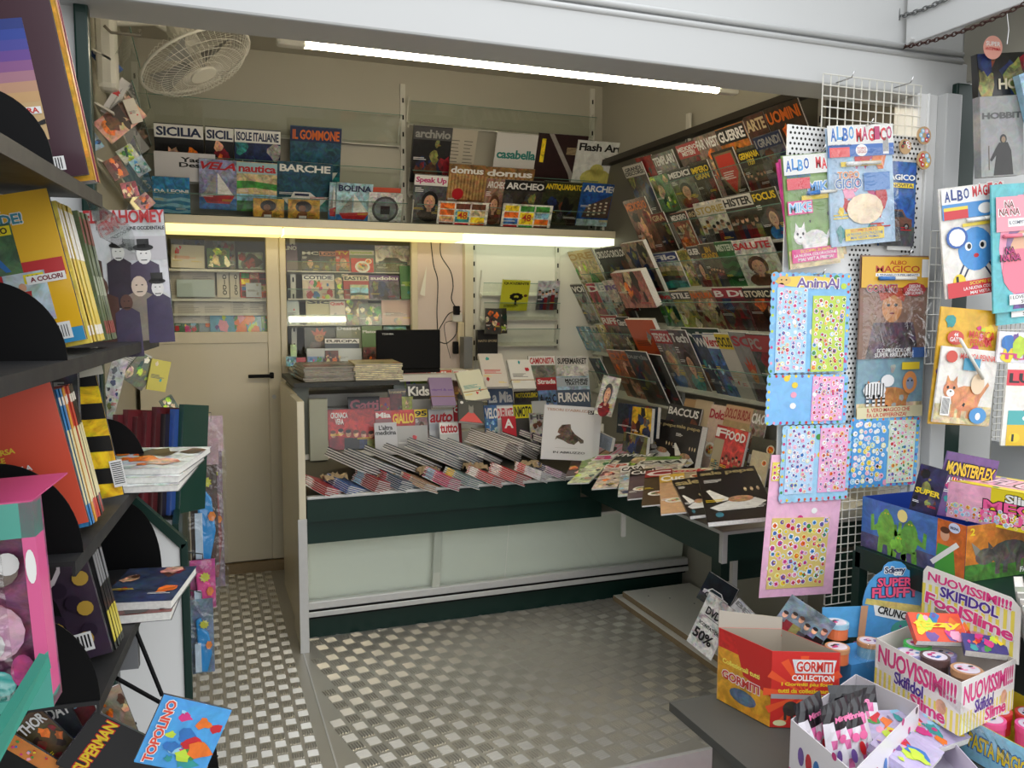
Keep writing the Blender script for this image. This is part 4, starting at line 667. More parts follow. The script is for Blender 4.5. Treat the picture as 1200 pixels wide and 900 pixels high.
# shingled piles lying on the sloping counter bed
def slopeM(px, py, z, yaw, roll, pit=18):
    P = at(px, py, 2, z); return Matrix.Translation(P) @ Matrix.Rotation(math.radians(pit), 4, 'X') @ Matrix.Rotation(math.radians(yaw), 4, 'Z') @ Matrix.Rotation(math.radians(roll), 4, 'Y')
LEN = [(432, 556, 4, '3c3c40'), (456, 553, 3, '4a5058'), (478, 550, 3, '34363c'), (501, 547, 3, '3a3c40'), (526, 545, 5, '5a626c'), (550, 542, 5, '4a5464'), (573, 540, 3, '70747c'), (596, 537, 7, '6c5c4c'), (617, 534, 5, '5c5048'), (638, 532, 3, '1a1a1c'), (658, 528, 3, '5a4a64'), (676, 524, 4, '807c78')]
for i, (px, py, n, cc) in enumerate(LEN):
    Mx = slopeM(px, py, .715, 31, 30, 12); pile(Mx @ Matrix.Translation((.02, 0, 0)), .15, .235, n, .0095, f'{ORD[i]} rear counter pile from left', 'magazine piles rear row', '', cc, rg, mt=PAPER, jit=.005, topart=False, name='magazine', cat='magazine', kind='dark', cap=cc, spine=False)
FRN = [(388, 583, 5, 'a83038'), (414, 581, 5, '3c5c94'), (446, 579, 7, '8a2024'), (474, 577, 6, '2c4c64'), (503, 576, 4, 'b08c70'), (530, 574, 6, 'b03a68'), (554, 572, 5, '6a8488'), (581, 570, 5, 'b03c44'), (607, 568, 6, 'b02c30'), (637, 565, 5, 'c4c4cc'), (661, 563, 4, '8a7088')]
for i, (px, py, n, cc) in enumerate(FRN):
    Mx = slopeM(px, py, .64, 30, 28, 14); pile(Mx @ Matrix.Translation((.02, .0, 0)), .12, .15, n, .0075, f'{ORD[i]} front counter pile from left', 'comic piles front row', '', cc, rg, mt=PAPER, jit=.003, topart=False, name='comic_book', cat='comic', cap=cc)
for i, (px, py) in enumerate(((392, 560), (448, 556), (500, 552), (556, 548), (620, 545), (575, 506), (645, 505))):
    P = at(px, py, 2, .70); mb = MB(); rr = random.Random(i); n = 7; vs = [P+Vector((-.05+.10*a/n+rr.uniform(-.006, .006), -.04+.09*b/n, -.012+rr.uniform(0, .03)+.012*math.exp(-((a-3)**2+(b-3)**2)/6))) for b in range(n+1) for a in range(n+1)]
    mb.add(vs, [(b*(n+1)+a, b*(n+1)+a+1, (b+1)*(n+1)+a+1, (b+1)*(n+1)+a) for a in range(n) for b in range(n)])
    o = mb.build('wrapping_paper', KRAFT); so = o.modifiers.new('s', 'SOLIDIFY'); so.thickness = .001; tag(o, f'crumpled brown paper, {ORD[i]} from left between the counter piles' if i < 5 else f'crumpled brown paper, {"left" if i == 5 else "right"} one behind the rear counter piles', 'paper')
# regional magazine standing at the corner
TF = Fr((1.5, 3.46, .66), (1, 0, 0), (0, .06, 1))
for i, dx in enumerate((7, 0)):
    quad_item(TF, (638+dx, 474), (698+dx, 478), (640+dx, 538), -.012+.012*i, name='magazine', cat='magazine', label=('front' if i else 'rear')+' white magazine with map-shaped photo standing at the counter corner', title="TESORI D'ABRUZZO" if i else '', tc='b89a8a', kind='map', bgc='d6d6d8', ty=.9, thh=.05, ban=None, mt=MATTE, group='map cover magazines',
      sub=[('57', 'w', .86, .88, .95, .94, 'k'), ('IN ABRUZZO', 'k', .22, .12, .84, .16)] if i else [('57', 'w', .88, .88, .97, .94, 'k')])
bn = MB(); bn.rect(0, 0, 1, 1, 0, col('6b4a3c')); 
# ================================================================== SIDE TRAY
ty_ = tag(empty('display_tray', Matrix.Translation((1.9, 2.85, .6))), 'green display tray with metal trim running along the right wall', 'tray')
def tbox(nm, a, b, mt, bv=0.): return MB().box((a[0]-1.9, a[1]-2.85, a[2]-.6), (b[0]-1.9, b[1]-2.85, b[2]-.6)).build(nm, mt, ty_, bevel=bv)
tbox('side_band', (1.60, 2.29, .575), (1.615, 3.376, .668), GREEN); tbox('end_band', (1.60, 2.28, .575), (2.24, 2.295, .668), GREEN); tbox('side_trim', (1.598, 2.28, .668), (1.612, 3.376, .679), ALU); tbox('end_trim', (1.598, 2.276, .668), (2.24, 2.29, .679), ALU); tbox('corner_trim', (1.594, 2.272, .572), (1.615, 2.292, .68), ALU, .002)
tbox('tray_board', (1.61, 2.29, .60), (2.24, 3.376, .615), WALLW); b_ = MB(); b_.prism([(-.285, -.55, .02), (.33, -.55, .02), (.33, -.55, .12)], (0, 1.1, 0)); b_.build('sloped_bed', WALLW, ty_)
tbox('under_box', (1.75, 2.5, .42), (2.24, 2.56, .575), GREEN); tbox('support_leg', (1.73, 2.40, 0), (1.75, 2.42, .575), ALU); tbox('bracket', (1.607, 3.0, .47), (1.627, 3.006, .575), WHPL)
# green under panel between tray and floor on the right
sbox('trim_13', (2.0, 2.2, 0), (2.1, 2.24, .575), GREEN)
LB = Fr((2.12, 3.0, .70), (0, -1, 0), (math.sin(math.radians(14)), 0, math.cos(math.radians(14))))
LR = 'leaning row above the tray'
row(LB, [(805, 467, 818, 469, 0, '', 'u', None, 'lines', 'b08c60', 'tan cookery booklet'), (818, 468, 838, 471, 0, '', 'u', None, 'lines', 'c4b090', 'beige cookery booklet'), (786, 474, 825, 479, 1, 'BACCUS', 'w', None, 'dark', '1a1a1a', 'black wine magazine'), (836, 474, 855, 477, 1, 'Dolci', 'b02038', None, 'food', 'd0b8a8', 'pink dessert magazine', dict(ty=.78)),
 (854, 474, 886, 479, 1, 'DOLCI BURDA', '9a3028', 'c8a080', 'food', 'b0956a', 'tan baking magazine', dict(c2='u')), (885, 480, 903, 483, 1, 'CIAO', 'w', None, 'dark', '8a8070', 'grey-brown magazine'), (884, 512, 915, 517, 2, 'm', 'w', None, 'food', '5a584c', 'olive magazine with round badge', dict(ty=.4, thh=.2))], 'back of '+LR, 'food magazines leaning on the right wall', vb=0)
LB2 = Fr((2.0, 3.0, .68), (0, -1, 0), (math.sin(math.radians(12)), 0, math.cos(math.radians(12))))
row(LB2, [(767, 491, 800, 494, 1, 'sale pepe', 'a8986a', None, 'white_dish', '17100f', 'dark cookery magazine with white dish', dict(th=.012, ty=.86, thh=.09)), (800, 496, 831, 500, 1, 'sale pepe', 'a8986a', None, 'white_dish', '17100f', 'dark cookery magazine with white dish', dict(th=.03, ty=.86, thh=.09)), (843, 497, 856, 500, 1, 'F', 'w', 'b02028', 'lines', 'a89c80', 'beige food magazine', dict(c2='d')), (855, 499, 879, 508, 1, 'FOOD', 'w', None, 'group', 'c8403a', 'red food magazine', dict(th=.012)),
 (884, 528, 905, 532, 1, '', 'u', None, 'food', 'c8bc9c', 'pale magazine with pastry', dict(c2='o'))], 'front of '+LR, 'food magazines leaning on the right wall', vb=0)
TP = Fr((1.6, 3.4, .675), (0, -1, 0), (1, 0, .16))
def tray_mag(TL, TRp, BL, l, ti, tcx, ban, kind, bgc, lab, **k):
    P = Fr((1.62, 3.4, .672), (1, 0, .17), (0, 1, 0))
    return quad_item(P, TL, TRp, BL, l, name='magazine', cat='magazine', label=lab, title=ti, tc=tcx, ban=ban, kind=kind, bgc=bgc, group='magazines spread on the tray', **k)
TM = [((700, 522), (752, 521), (712, 540), '', 'w', None, 'stripes', 'd8c8dc', 'pink striped magazine at the far end of the tray', dict(c2='p')),
 ((672, 536), (700, 533), (700, 556), 'B', 'o', None, 'warm', '4a2a1c', 'brown magazine at the left end of the tray', {}), ((684, 536), (712, 533), (712, 560), '', 'w', None, 'leaf', '7c9a34', 'green magazine second from the left end of the tray', {}),
 ((722, 533), (772, 532), (745, 556), 'VIVERE', 'w', None, 'leaf', '24302a', 'dark green country magazine on the tray', {}), ((745, 537), (800, 536), (768, 560), '', 'w', None, 'leaf', '6a9030', 'bright green magazine under the white home magazine', {}), ((701, 535), (724, 534), (722, 566), 'a', 'd02070', 'w', 'leaf', 'c8d0a8', 'pale magazine with magenta letter on the tray', {}),
 ((711, 546), (738, 544), (731, 572), 'SP', 'd05030', 'w', 'warm', 'c8b8a8', 'white magazine with orange letters on the tray', {}), ((751, 542), (806, 540), (775, 566), 'CASA', 'k', 'd8d8d0', 'group', 'c8c0b0', 'white home magazine with black title on the tray', {}), ((728, 549), (756, 546), (750, 580), 'CASA', 'k', 'w', 'cold', 'b8b8b0', 'home magazine with open white title near the tray edge', {}),
 ((739, 553), (768, 550), (762, 584), 'Cuci', 'w', 'k', 'food', '5a4a50', 'black-topped food magazine near the tray edge', {}), ((780, 552), (835, 550), (800, 575), 'cook', 'r', 'd8ccb0', 'food', 'b8a888', 'cream cookery magazine behind the dark ones', {}), ((757, 554), (788, 551), (780, 592), 'C', 'w', 'a02020', 'food', '4a3a24', 'brown and red cookery magazine near the tray edge', {}),
 ((773, 559), (802, 556), (800, 602), 'Cuc', 'w', 'd8b040', 'food', 'c8a078', 'orange and white cookery magazine near the tray edge', {}), ((788, 566), (818, 562), (814, 608), 'sale', 'a8986a', None, 'white_dish', '14100f', 'smaller dark cookery magazine at the tray corner', dict(th=.01)), ((817, 557), (884, 550), (868, 614), 'sale pepe', 'a8986a', None, 'white_dish', '17100f', 'large dark cookery magazine with white dish at the tray corner', dict(th=.014, ty=.85, thh=.11))]
for i, t in enumerate(TM): tray_mag(*t[:3], .012+.0065*i, *t[3:9], **t[9])
# bagged magazines hanging and standing at the corner
quad_item(Fr((1.75, 3.35, .9), (1, -.25, 0), (.1, -.1, 1)), (703, 437), (724, 443), (690, 480), 0, name='bagged_magazine', cat='magazine', label='film-wrapped magazine with green edge hanging in the corner above the tray', title='', kind='face', bgc='b8b8ac', th=.01)
for i, (a, b, c_, bgc, lab) in enumerate((((728, 470), (775, 476), (726, 505), '24303c', 'dark film-wrapped magazine stack left of the wine magazine'), ((745, 475), (768, 478), (742, 515), 'c8a024', 'yellow film pouch hanging beside the dark stack'), ((735, 505), (763, 512), (722, 524), '6a6230', 'olive yellow wrapped block lying at the far end of the tray'), ((703, 503), (722, 512), (703, 520), '8a94a4', 'pale striped pile in the corner beyond the tray'))):
    quad_item(Fr((2.0-.03*i, 3.2, .72), (.25, -1, 0), (.1, 0, 1)), a, b, c_, .02*i, name='wrapped_magazine', cat='magazine', label=lab, title='', kind='dark' if i != 3 else 'text', bgc=bgc, th=.02)
# boards on the floor and the carton of discs
for i, (z, dx, dy) in enumerate(((0, 0, 0), (.028, .03, .02))):
    bd = tag(empty('board', Matrix.Translation((2.05, 3.0, z))), ('lower' if i == 0 else 'upper')+' white chipboard panel lying on the floor by the right wall', 'board')
    MB().box((-.215+dx, -.8+dy, .001), (.19, .5-dy*2, .025)).build('core', CHIP, bd); MB().box((-.213+dx, -.798+dy, .025), (.188, .498-dy*2, .027)).build('laminate', WALLW, bd)
    if i: mb = MB(); [mb.tube([(x, y, .0271), (x, y, .0276)], .004, 8) for x, y in ((-.10, .36), (-.02, .30), (.05, .2))]; mb.build('dowel_holes', BLACK, bd)
cb = tag(empty('disc_carton', Matrix.Translation((1.82, 2.2, 0))), 'grey carton with handwritten paper sign beneath the tray', 'box')
A_ = at(828, 690, 1, 2.30); B_ = at(858, 718, 1, 2.1)
MB().box((-.10, -.06, .06), (.2, .2, .25)).build('carton', mat('grey_card', '8c8a84', .8, var=.1), cb)
# ================================================================== PILLAR PANEL WITH HANGING CARDS
pp = tag(empty('perforated_panel', Matrix.Translation((1.82, 1.96, 1.0))), 'white perforated metal panel on the right pillar', 'panel')
mb = MB(); ux0, ux1, uz0, uz1 = -.27, .225, -.03, .93
mb.box((ux0, -.004, uz0), (ux1, 0, uz1)); mb.build('sheet', BRIGHT, pp)
hm = MB(); s = .0145
for i in range(int((ux1-ux0)/s)):
    for j in range(int((uz1-uz0)/s)):
        x = ux0+s*(i+.7+.5*(j % 2)); z = uz0+s*(j+.7)
        if x > ux1-.01 or not (x > .16 or z > .70 or (-.04 < x < .04)): continue
        hm.add([(x+.0042*math.cos(a), -.0046, z+.0042*math.sin(a)) for a in [k*math.pi/3 for k in range(6)]], [tuple(range(6))])
o = hm.build('holes', mat('hole_dark', '26241f', .9), pp); o['kind'] = 'stuff'
def wiregrid(name, lab, P, U, V, W, H, nx, ny, r=.0018, mt=WHPL):
    r_ = tag(empty(name, Matrix.Translation(P)), lab, 'rack'); U = Vector(U).normalized(); V = Vector(V).normalized()
    a = MB().tube([(0, 0, 0), V*H], r, 5); b = MB().tube([(0, 0, 0), U*W], r, 5)
    for k in range(nx): 
        if k == 0: o0 = a.build('wire', mt, r_); o = o0
        else: o = o0.copy(); C.objects.link(o); o.parent = r_
        o.location = U*(W*k/(nx-1))
    for k in range(ny):
        if k == 0: o1 = b.build('wire', mt, r_); o = o1
        else: o = o1.copy(); C.objects.link(o); o.parent = r_
        o.location = V*(H*k/(ny-1))+U.cross(V)*(r*2)
    return r_
wiregrid('wire_grid', 'white wire grid hooked to the lintel above the perforated panel', (1.66, 1.95, 1.925), (1, 0, 0), (0, 0, 1), .36, .15, 14, 6)
wiregrid('wire_grid', 'white wire grid below the sticker cards on the pillar', (1.75, 1.965, .52), (1, 0, 0), (0, 0, 1), .30, .50, 12, 20)
wiregrid('wire_grid', 'white wire grid edge between the pillar and the green post', (2.06, 1.925, 1.25), (1, 0, 0), (0, 0, 1), .05, .40, 3, 9)
wiregrid('wire_grid', 'dense white wire grid at the right edge behind the wooden batten', (2.36, 1.93, .86), (1, 0, 0), (0, 0, 1), .3, .62, 16, 30)
wiregrid('wire_grid', 'short white wire grid hooked beside the green post', (2.17, 1.9, 1.64), (1, 0, .1), (0, 0, 1), .09, .07, 4, 3)
HP = Fr((1.8, 1.945, 1.0), (1, 0, 0), (0, 0, 1))
def hang(TL, TRp, BL, l, lab, name='activity_book', cat='magazine', hook=True, **k):
    o = quad_item(HP, TL, TRp, BL, l, name=name, cat=cat, label=lab, th=k.pop('th', .004), **k)
    return o
BR = 'w'
def multi(tb, w, h, s, cols, x0, y0, x1, y1, z):
    n = len(s); cw = (x1-x0)/n
    for i, ch in enumerate(s):
        if ch != ' ': text(tb, ch, (x0+cw*(i+.06))*w, y0*h+(.012*h if i % 2 else 0), (x0+cw*(i+.94))*w, y1*h+(.012*h if i % 2 else 0), z, col(cols[i % len(cols)]), out=col('w'), bold=.03)
def extra(o, w, h, fn, nm='printed_panel'):
    mb = MB(); fn(mb, w, h); return mb.build(nm, PRINT, o)
def dims(TL, TRp, l=0):
    a, b = Vector(HP.px(*TL, l)), Vector(HP.px(*TRp, l)); return (b-a).length
def marker(o, x, y, w, c, z=.012, ang=.0):
    m_ = MB(); m_.tube([(x, y, z), (x+w*.4*math.cos(ang), y+w*.4*math.sin(ang), z)], .006, 8); a = m_.build('marker_cap', mat('marker_cap', PAL.get(c, c), .3), o, smooth=True)
    m_ = MB(); m_.tube([(x+w*.4*math.cos(ang), y+w*.4*math.sin(ang), z), (x+w*math.cos(ang), y+w*math.sin(ang), z)], .005, 8); m_.build('marker_barrel', WHPL, o, smooth=True)
def film(o, w, h, z=.012, y0=0.):
    m_ = MB(); n = 5; vs = [(-w/2+w*i/n, y0+(h-y0)*j/n, z+.004*math.sin(i*2.1+j)*math.sin(j*1.7)) for j in range(n+1) for i in range(n+1)]
    m_.add(vs, [(j*(n+1)+i, j*(n+1)+i+1, (j+1)*(n+1)+i+1, (j+1)*(n+1)+i) for i in range(n) for j in range(n)]); m_.build('film', FILM, o, smooth=True)
CB = ['2f5fa8', '3f7fc0', '5a9ad0', '2f5fa8', '', 'c8303a', 'd8404a', 'b82838']
# (1) rear blue one
o = hang((1032, 188), (1073, 191), (1036, 288), .004, 'blue activity book with brown truck picture behind the centre one', title='MAGICO', tc='w', kind='car', c2='6a4838', bgc='2c5a98', ty=.78, thh=.07, sub=[('NOVITA', 'n', .3, .70, .9, .74, 'y')], group='hanging activity books')
m_ = MB().box((-.03, -.012, -.002), (.06, 1e-3, .001), col('d0d0cc')); m_.build('backing_card', MATTE, o)
for i in (2, 1, 0):
    o = hang((915-i*3, 183+i*4), (975, 178), (918-i*3, 317), .006+.005*(2-i), ['front', 'middle', 'rear'][i]+' pink activity book with puppy picture on the perforated panel', title='MIKE' if i == 0 else '', tc='5a9ad8', out='w', kind='beast', c2='e6e0dc', bgc='c8458a' if i else '7a9a58', ty=.66, thh=.09, tx=(.45, .95), group='hanging activity books')
    w_ = dims((915, 183), (975, 178)); h_ = .31
    if i == 0:
        def fn(mb, w, h):
            mb.rect(-w/2, h*.83, w/2, h, .0092, col('dcdcd8')); multi(mb, w, h, 'ALBO MAGICO', CB, -.47, .86, .8, .96, .0095)
            mb.rect(-.46*w, h*.70, -.02*w, h*.80, .0095, col('d83a4a')); text(mb, 'NOVITA ASSOLUTA', -.45*w, h*.805, .0, h*.83, .0095, col('2f5fa8')); mb.rect(-.46*w, h*.05, .42*w, h*.17, .0095, col('d8408a'))
            text(mb, 'SCOPRI SUBITO', -.3*w, h*.135, .35*w, h*.16, .0098, col('y')); text(mb, 'LA NUOVA COLORAZIONE', -.42*w, h*.10, .4*w, h*.125, .0098, col('w')); text(mb, 'MAI VISTA PRIMA!', -.35*w, h*.06, .35*w, h*.09, .0098, col('w'))
            mb.rect(-.2*w, h*.60, .5*w, h*.64, .0095, col('y')); mb.rect(-.48*w, h*.48, -.0*w, h*.6, .0096, col('d8408a')); text(mb, 'MIKE', -.45*w, h*.5, -.03*w, h*.58, .0099, col('7fbbe8'), out=col('w'))
        extra(o, w_, h_, fn); marker(o, -.02, h_*.655, .10, 'b', .016); film(o, w_, h_*.8, .02)
TLc = ((967, 151), (1043, 148), (974, 290))
o = hang(*TLc, .024, 'front blue and white activity book with large bag at panel centre', title='', kind='kids', bgc='a8c4dc', group='hanging activity books')
w_ = dims(TLc[0], TLc[1]); h_ = .335
def fn(mb, w, h):
    mb.rect(-w/2, h*.84, w/2, h, .0092, col('dcdcd8')); multi(mb, w, h, 'ALBO', ['3f6fb8', '5a9ad0'], -.46, .87, -.1, .98, .0095); multi(mb, w, h, 'MAGICO', ['d0303c', 'b83a6a'], -.08, .86, .48, .97, .0095)
    mb.rect(-w/2, h*.74, w/2, h*.84, .0093, col('3c6cb4')); mb.rect(-.48*w, h*.74, -.18*w, h*.82, .0095, col('e05a5a')); text(mb, 'NOVITA ASSOLUTA', -.48*w, h*.825, -.15*w, h*.845, .0096, col('n')); mb.rect(-.32*w, h*.66, .3*w, h*.70, .0095, col('y'))
    mb.ell(0, h*.79, .09*w, .05*h, .0096, col('w')); text(mb, 'TOPO\nGIGIO', -.07*w, h*.765, .07*w, h*.815, .0098, col('r')); text(mb, 'TOPO', -.38*w, h*.56, -.05*w, h*.62, .0098, col('e08030'), out=col('w')); text(mb, 'GIGIO', -.42*w, h*.48, -.02*w, h*.56, .0098, col('b'), out=col('w'))
    mb.ell(.02*w, h*.3, .28*w, h*.13, .0094, col('f0d8b8', .2)); mb.rect(.33*w, h*.75, .42*w, h*.9, .0097, col('w')); [mb.rect((.335+.012*i)*w, h*.77, (.341+.012*i)*w, h*.89, .0099, col('k')) for i in range(7)]
    mb.rect(.02*w, h*.45, .42*w, h*.6, .0095, col('5a8ac8')); mb.rect(-.3*w, h*.04, .3*w, h*.14, .0095, col('y')); text(mb, 'SCOPRI SUBITO', -.22*w, h*.11, .2*w, h*.135, .0098, col('r')); text(mb, 'LA NUOVA COLORAZIONE', -.28*w, h*.08, .28*w, h*.105, .0098, col('b')); text(mb, 'MAI VISTA PRIMA!', -.22*w, h*.05, .22*w, h*.075, .0098, col('b'))
extra(o, w_, h_, fn); marker(o, -.06, h_*.68, .12, 'w', .016); film(o, w_, h_*.8, .022)
# wooden discs
for i, (x, y, r, cc) in enumerate(((1060, 172, .022, 'food'), (1082, 159, .026, 'rings'), (1082, 188, .027, 'kids'))):
    u, v = HP.px(x, y, .012); r_ = tag(empty('round_magnet', HP.mat(u, v, .012)), ['small round wooden piece with pine cone on the perforated panel', 'upper round piece with coloured circles on the panel edge', 'lower round piece with coloured figures on the panel edge'][i], 'ornament')
    mb = MB(); mb.tube([(0, 0, 0), (0, 0, .004)], r, 20); mb.build('disc', mat('pale_wood', 'b8966c', .6, var=.15), r_)
    mb = MB(); rr = random.Random(i)
    for k in range(6 if i != 0 else 4): a = k*1.05; mb.ell(r*.55*math.cos(a), r*.55*math.sin(a), r*.27, r*.27, .0045+.0002*k, col(rr.choice('rbygpoc' if i else 'dguw'), .1)); mb.ell(r*.55*math.cos(a), r*.55*math.sin(a), r*.12, r*.12, .0060, col('w' if i else 'r'))
    mb.build('painting', PRINT, r_)
def stickers(mb, x0, y0, x1, y1, n, pal, z, rr, s=.05, bgc=None):
    n = int(n*1.6)
    if bgc: mb.rect(x0, y0, x1, y1, z, col(bgc))
    W = x1-x0; H = y1-y0; k = 0; cols_ = max(3, int(round((n*W/H)**.5))); rows_ = max(3, int(n/cols_))
    for i in range(cols_):
        for j in range(rows_):
            cx = x0+W*(i+.5+rr.uniform(-.28, .28))/cols_; cy = y0+H*(j+.5+rr.uniform(-.28, .28)+.3*(i % 2))/(rows_+.3); r = min(W/cols_, H/rows_)*rr.uniform(.34, .56); zz0 = k; m_ = rr.choice((5, 6, 8, 10, 4)); zz = z+.0002+.00003*(k % 17); k += 1
            mb.ell(cx, cy, r*1.05, r*.95, zz, col(rr.choice(['f4f2f2', 'f4f2f2', 'c8e0f0', 'f0c8dc', 'e8e4a0'])), 10); a0 = rr.random()*3; pts = [(cx+r*(.85 if q % 2 else (.45 if m_ in (8, 10) else .8))*math.cos(a0+q*2*math.pi/m_), cy+r*(.8 if q % 2 else (.45 if m_ in (8, 10) else .75))*math.sin(a0+q*2*math.pi/m_)) for q in range(m_)]
            mb.poly(pts, zz+.00055, col(rr.choice(pal))); mb.ell(cx+r*.2, cy+r*.1, r*.3, r*.25, zz+.00075, col(rr.choice(pal)), 7)
def card(TL, TRp, BL, l, bgc, sheets, lab, wavy=True, ti=None, seed=1, pal=None, scal='c5d8e8'):
    a, b, c_ = [Vector(HP.px(*p, l)) for p in (TL, TRp, BL)]; U = b-a; W = U.length; ang = math.atan2(U.y, U.x); Vd = Vector((-math.sin(ang), math.cos(ang))); H = abs((a-c_).dot(Vd)); mid = (a+b)/2-Vd*H
    r_ = tag(empty('sticker_card', HP.mat(mid.x, mid.y, l, ang)), lab, 'stickers', 'sticker cards on the pillar'); rr = random.Random(seed)
    pts = []
    if wavy:
        n = max(6, int(H/.022)); m_ = max(5, int(W/.022))
        for (p, q, k) in (((-W/2, 0), (W/2, 0), m_), ((W/2, 0), (W/2, H), n), ((W/2, H), (-W/2, H), m_), ((-W/2, H), (-W/2, 0), n)):
            for i in range(k*4):
                t = i/(k*4); nx, ny = (q[1]-p[1]), -(q[0]-p[0]); L = math.hypot(nx, ny); o_ = .004*abs(math.sin(t*k*math.pi)); pts.append((p[0]+(q[0]-p[0])*t+nx/L*o_, p[1]+(q[1]-p[1])*t+ny/L*o_, 0))
    else: pts = [(-W/2, 0, 0), (W/2, 0, 0), (W/2, H, 0), (-W/2, H, 0)]
    mb = MB(); mb.prism(pts, (0, 0, .0015), col(bgc, .1)); rim = pts[::4] if wavy else []
    for p in rim: mb.ell(p[0]*.965, p[1]*.965+H*.0175, .0045, .0045, .0018, col(rr.choice('royglpcvm')), 8)
    for i in range(10): mb.ell(rr.uniform(-.45, .45)*W, rr.uniform(.03, .97)*H, .011, .009, .0018+.0001*i, col(rr.choice('pwcylgm')), 9)
    if ti: mb.ell(-.05*W, .92*H, .42*W, .06*H, .0024, col('e8c850')); mb.ell(-.36*W, .93*H, .09*W, .045*H, .0027, col('d8b060')); mb.ell(-.39*W, .935*H, .012*W, .008*H, .0029, col('k'), 6); mb.ell(-.33*W, .935*H, .012*W, .008*H, .0029, col('k'), 6)
    if ti: text(mb, ti, -.2*W, H*.86, .35*W, H*.96, .003, col('v'), out=col('w'))
    mb.build('backing_card', PRINT, r_)
    for (x0, y0, x1, y1, bc, pa, n) in sheets:
        s_ = MB(); s_.box((x0*W-W/2, y0*H, .002), (x1*W-W/2, y1*H, .0035), col(bc)); stickers(s_, x0*W-W/2+.003, y0*H+.003, x1*W-W/2-.003, y1*H-.003, n, pa, .0037, rr); s_.build('sticker_sheet', PRINT, r_)
    return r_
card((905, 320), (996, 322), (906, 437), .012, '7ab4dc', [(.06, .0, .45, .86, 'a8d0ec', 'pcbvmwr', 60), (.52, .0, .95, .78, 'b8d04a', 'oyrgwbu', 50)], 'scalloped card with one blue and one green animal sticker sheet', ti='AnimAl', seed=3)
card((900, 440), (993, 440), (901, 497), .016, '7ab4e4', [(.55, .05, .95, .98, 'e8a0cc', 'mpvrwo', 40)], 'scalloped blue card with unicorns and pink sticker sheet', seed=5)
card((918, 500), (997, 498), (920, 588), .013, '9cc8e4', [(.05, .1, .46, .97, 'b8d4ee', 'pvmcbw', 50), (.54, .1, .96, .97, 'eaa8d0', 'mprvwo', 50)], 'lower scalloped card with blue and pink sticker sheets', seed=7)
card((998, 491), (1077, 489), (997, 571), .010, '5aa4dc', [(.02, .02, .5, .97, '4f9ad8', 'wwkpcy', 48), (.55, .03, .95, .97, 'cfe0c8', 'wgrobp', 60)], 'blue card with rows of tiny white characters on the right of the panel', seed=9)
r_ = card((904, 533), (990, 534), (899, 700), .006, 'e6b2cc', [(.08, .06, .86, .56, 'd8c070', 'vmorbgpy', 60), (.02, .82, .2, .95, 'e8d45a', 'omv', 6)], 'large pink card with fairy sticker sheet at the bottom of the pillar', wavy=False, seed=11)
# gold album and jungle album
TLc = ((1008, 299), (1087, 300), (1010, 421)); o = hang(*TLc, .009, 'golden activity album with spiky-haired figure on the right of the panel', title='', kind='hero', bgc='8a6a5a', group='hanging activity books'); w_ = dims(TLc[0], TLc[1]); h_ = .30
def fn(mb, w, h):
    mb.rect(-w/2, h*.70, w/2, h, .0092, col('d8a832')); text(mb, 'ALBO', -.1*w, h*.925, .15*w, h*.965, .0095, col('b03a20')); text(mb, 'MAGICO', -.3*w, h*.85, .35*w, h*.915, .0095, col('b03a20')); mb.rect(-.3*w, h*.81, .35*w, h*.84, .0095, col('w')); text(mb, 'IL PENNARELLO SUPERLAMINATO', -.28*w, h*.815, .33*w, h*.834, .0098, col('n'))
    text(mb, 'GORMITI', -.42*w, h*.66, .02*w, h*.73, .0098, col('b02838'), out=col('e')); mb.ell(.28*w, h*.68, .18*w, h*.07, .0095, col('b02c30'), 9); text(mb, 'DISEGNI\nORIGINALI\nDEI GORMITI', .15*w, h*.63, .41*w, h*.73, .0098, col('w'))
    text(mb, 'SCOPRI I COLORI', -.25*w, h*.06, .25*w, h*.1, .0098, col('w')); text(mb, 'SUPER BRILLANTI', -.28*w, h*.015, .28*w, h*.055, .0098, col('w')); mb.rect(.38*w, h*.8, .48*w, h*.98, .0097, col('w')); mb.rect(.28*w, 0, .5*w, h*.1, .0095, col('3c6cb4'))
extra(o, w_, h_, fn); marker(o, -.07, h_*.79, .14, 'b', .016); film(o, w_, h_*.7, .02)
TLc = ((1004, 420), (1081, 418), (1003, 491)); o = hang(*TLc, .004, 'jungle activity album with zebra and ape below the golden album', title='', kind='beast', c2='b87a48', bgc='7a9aa8', group='hanging activity books'); w_ = dims(TLc[0], TLc[1]); h_ = .17
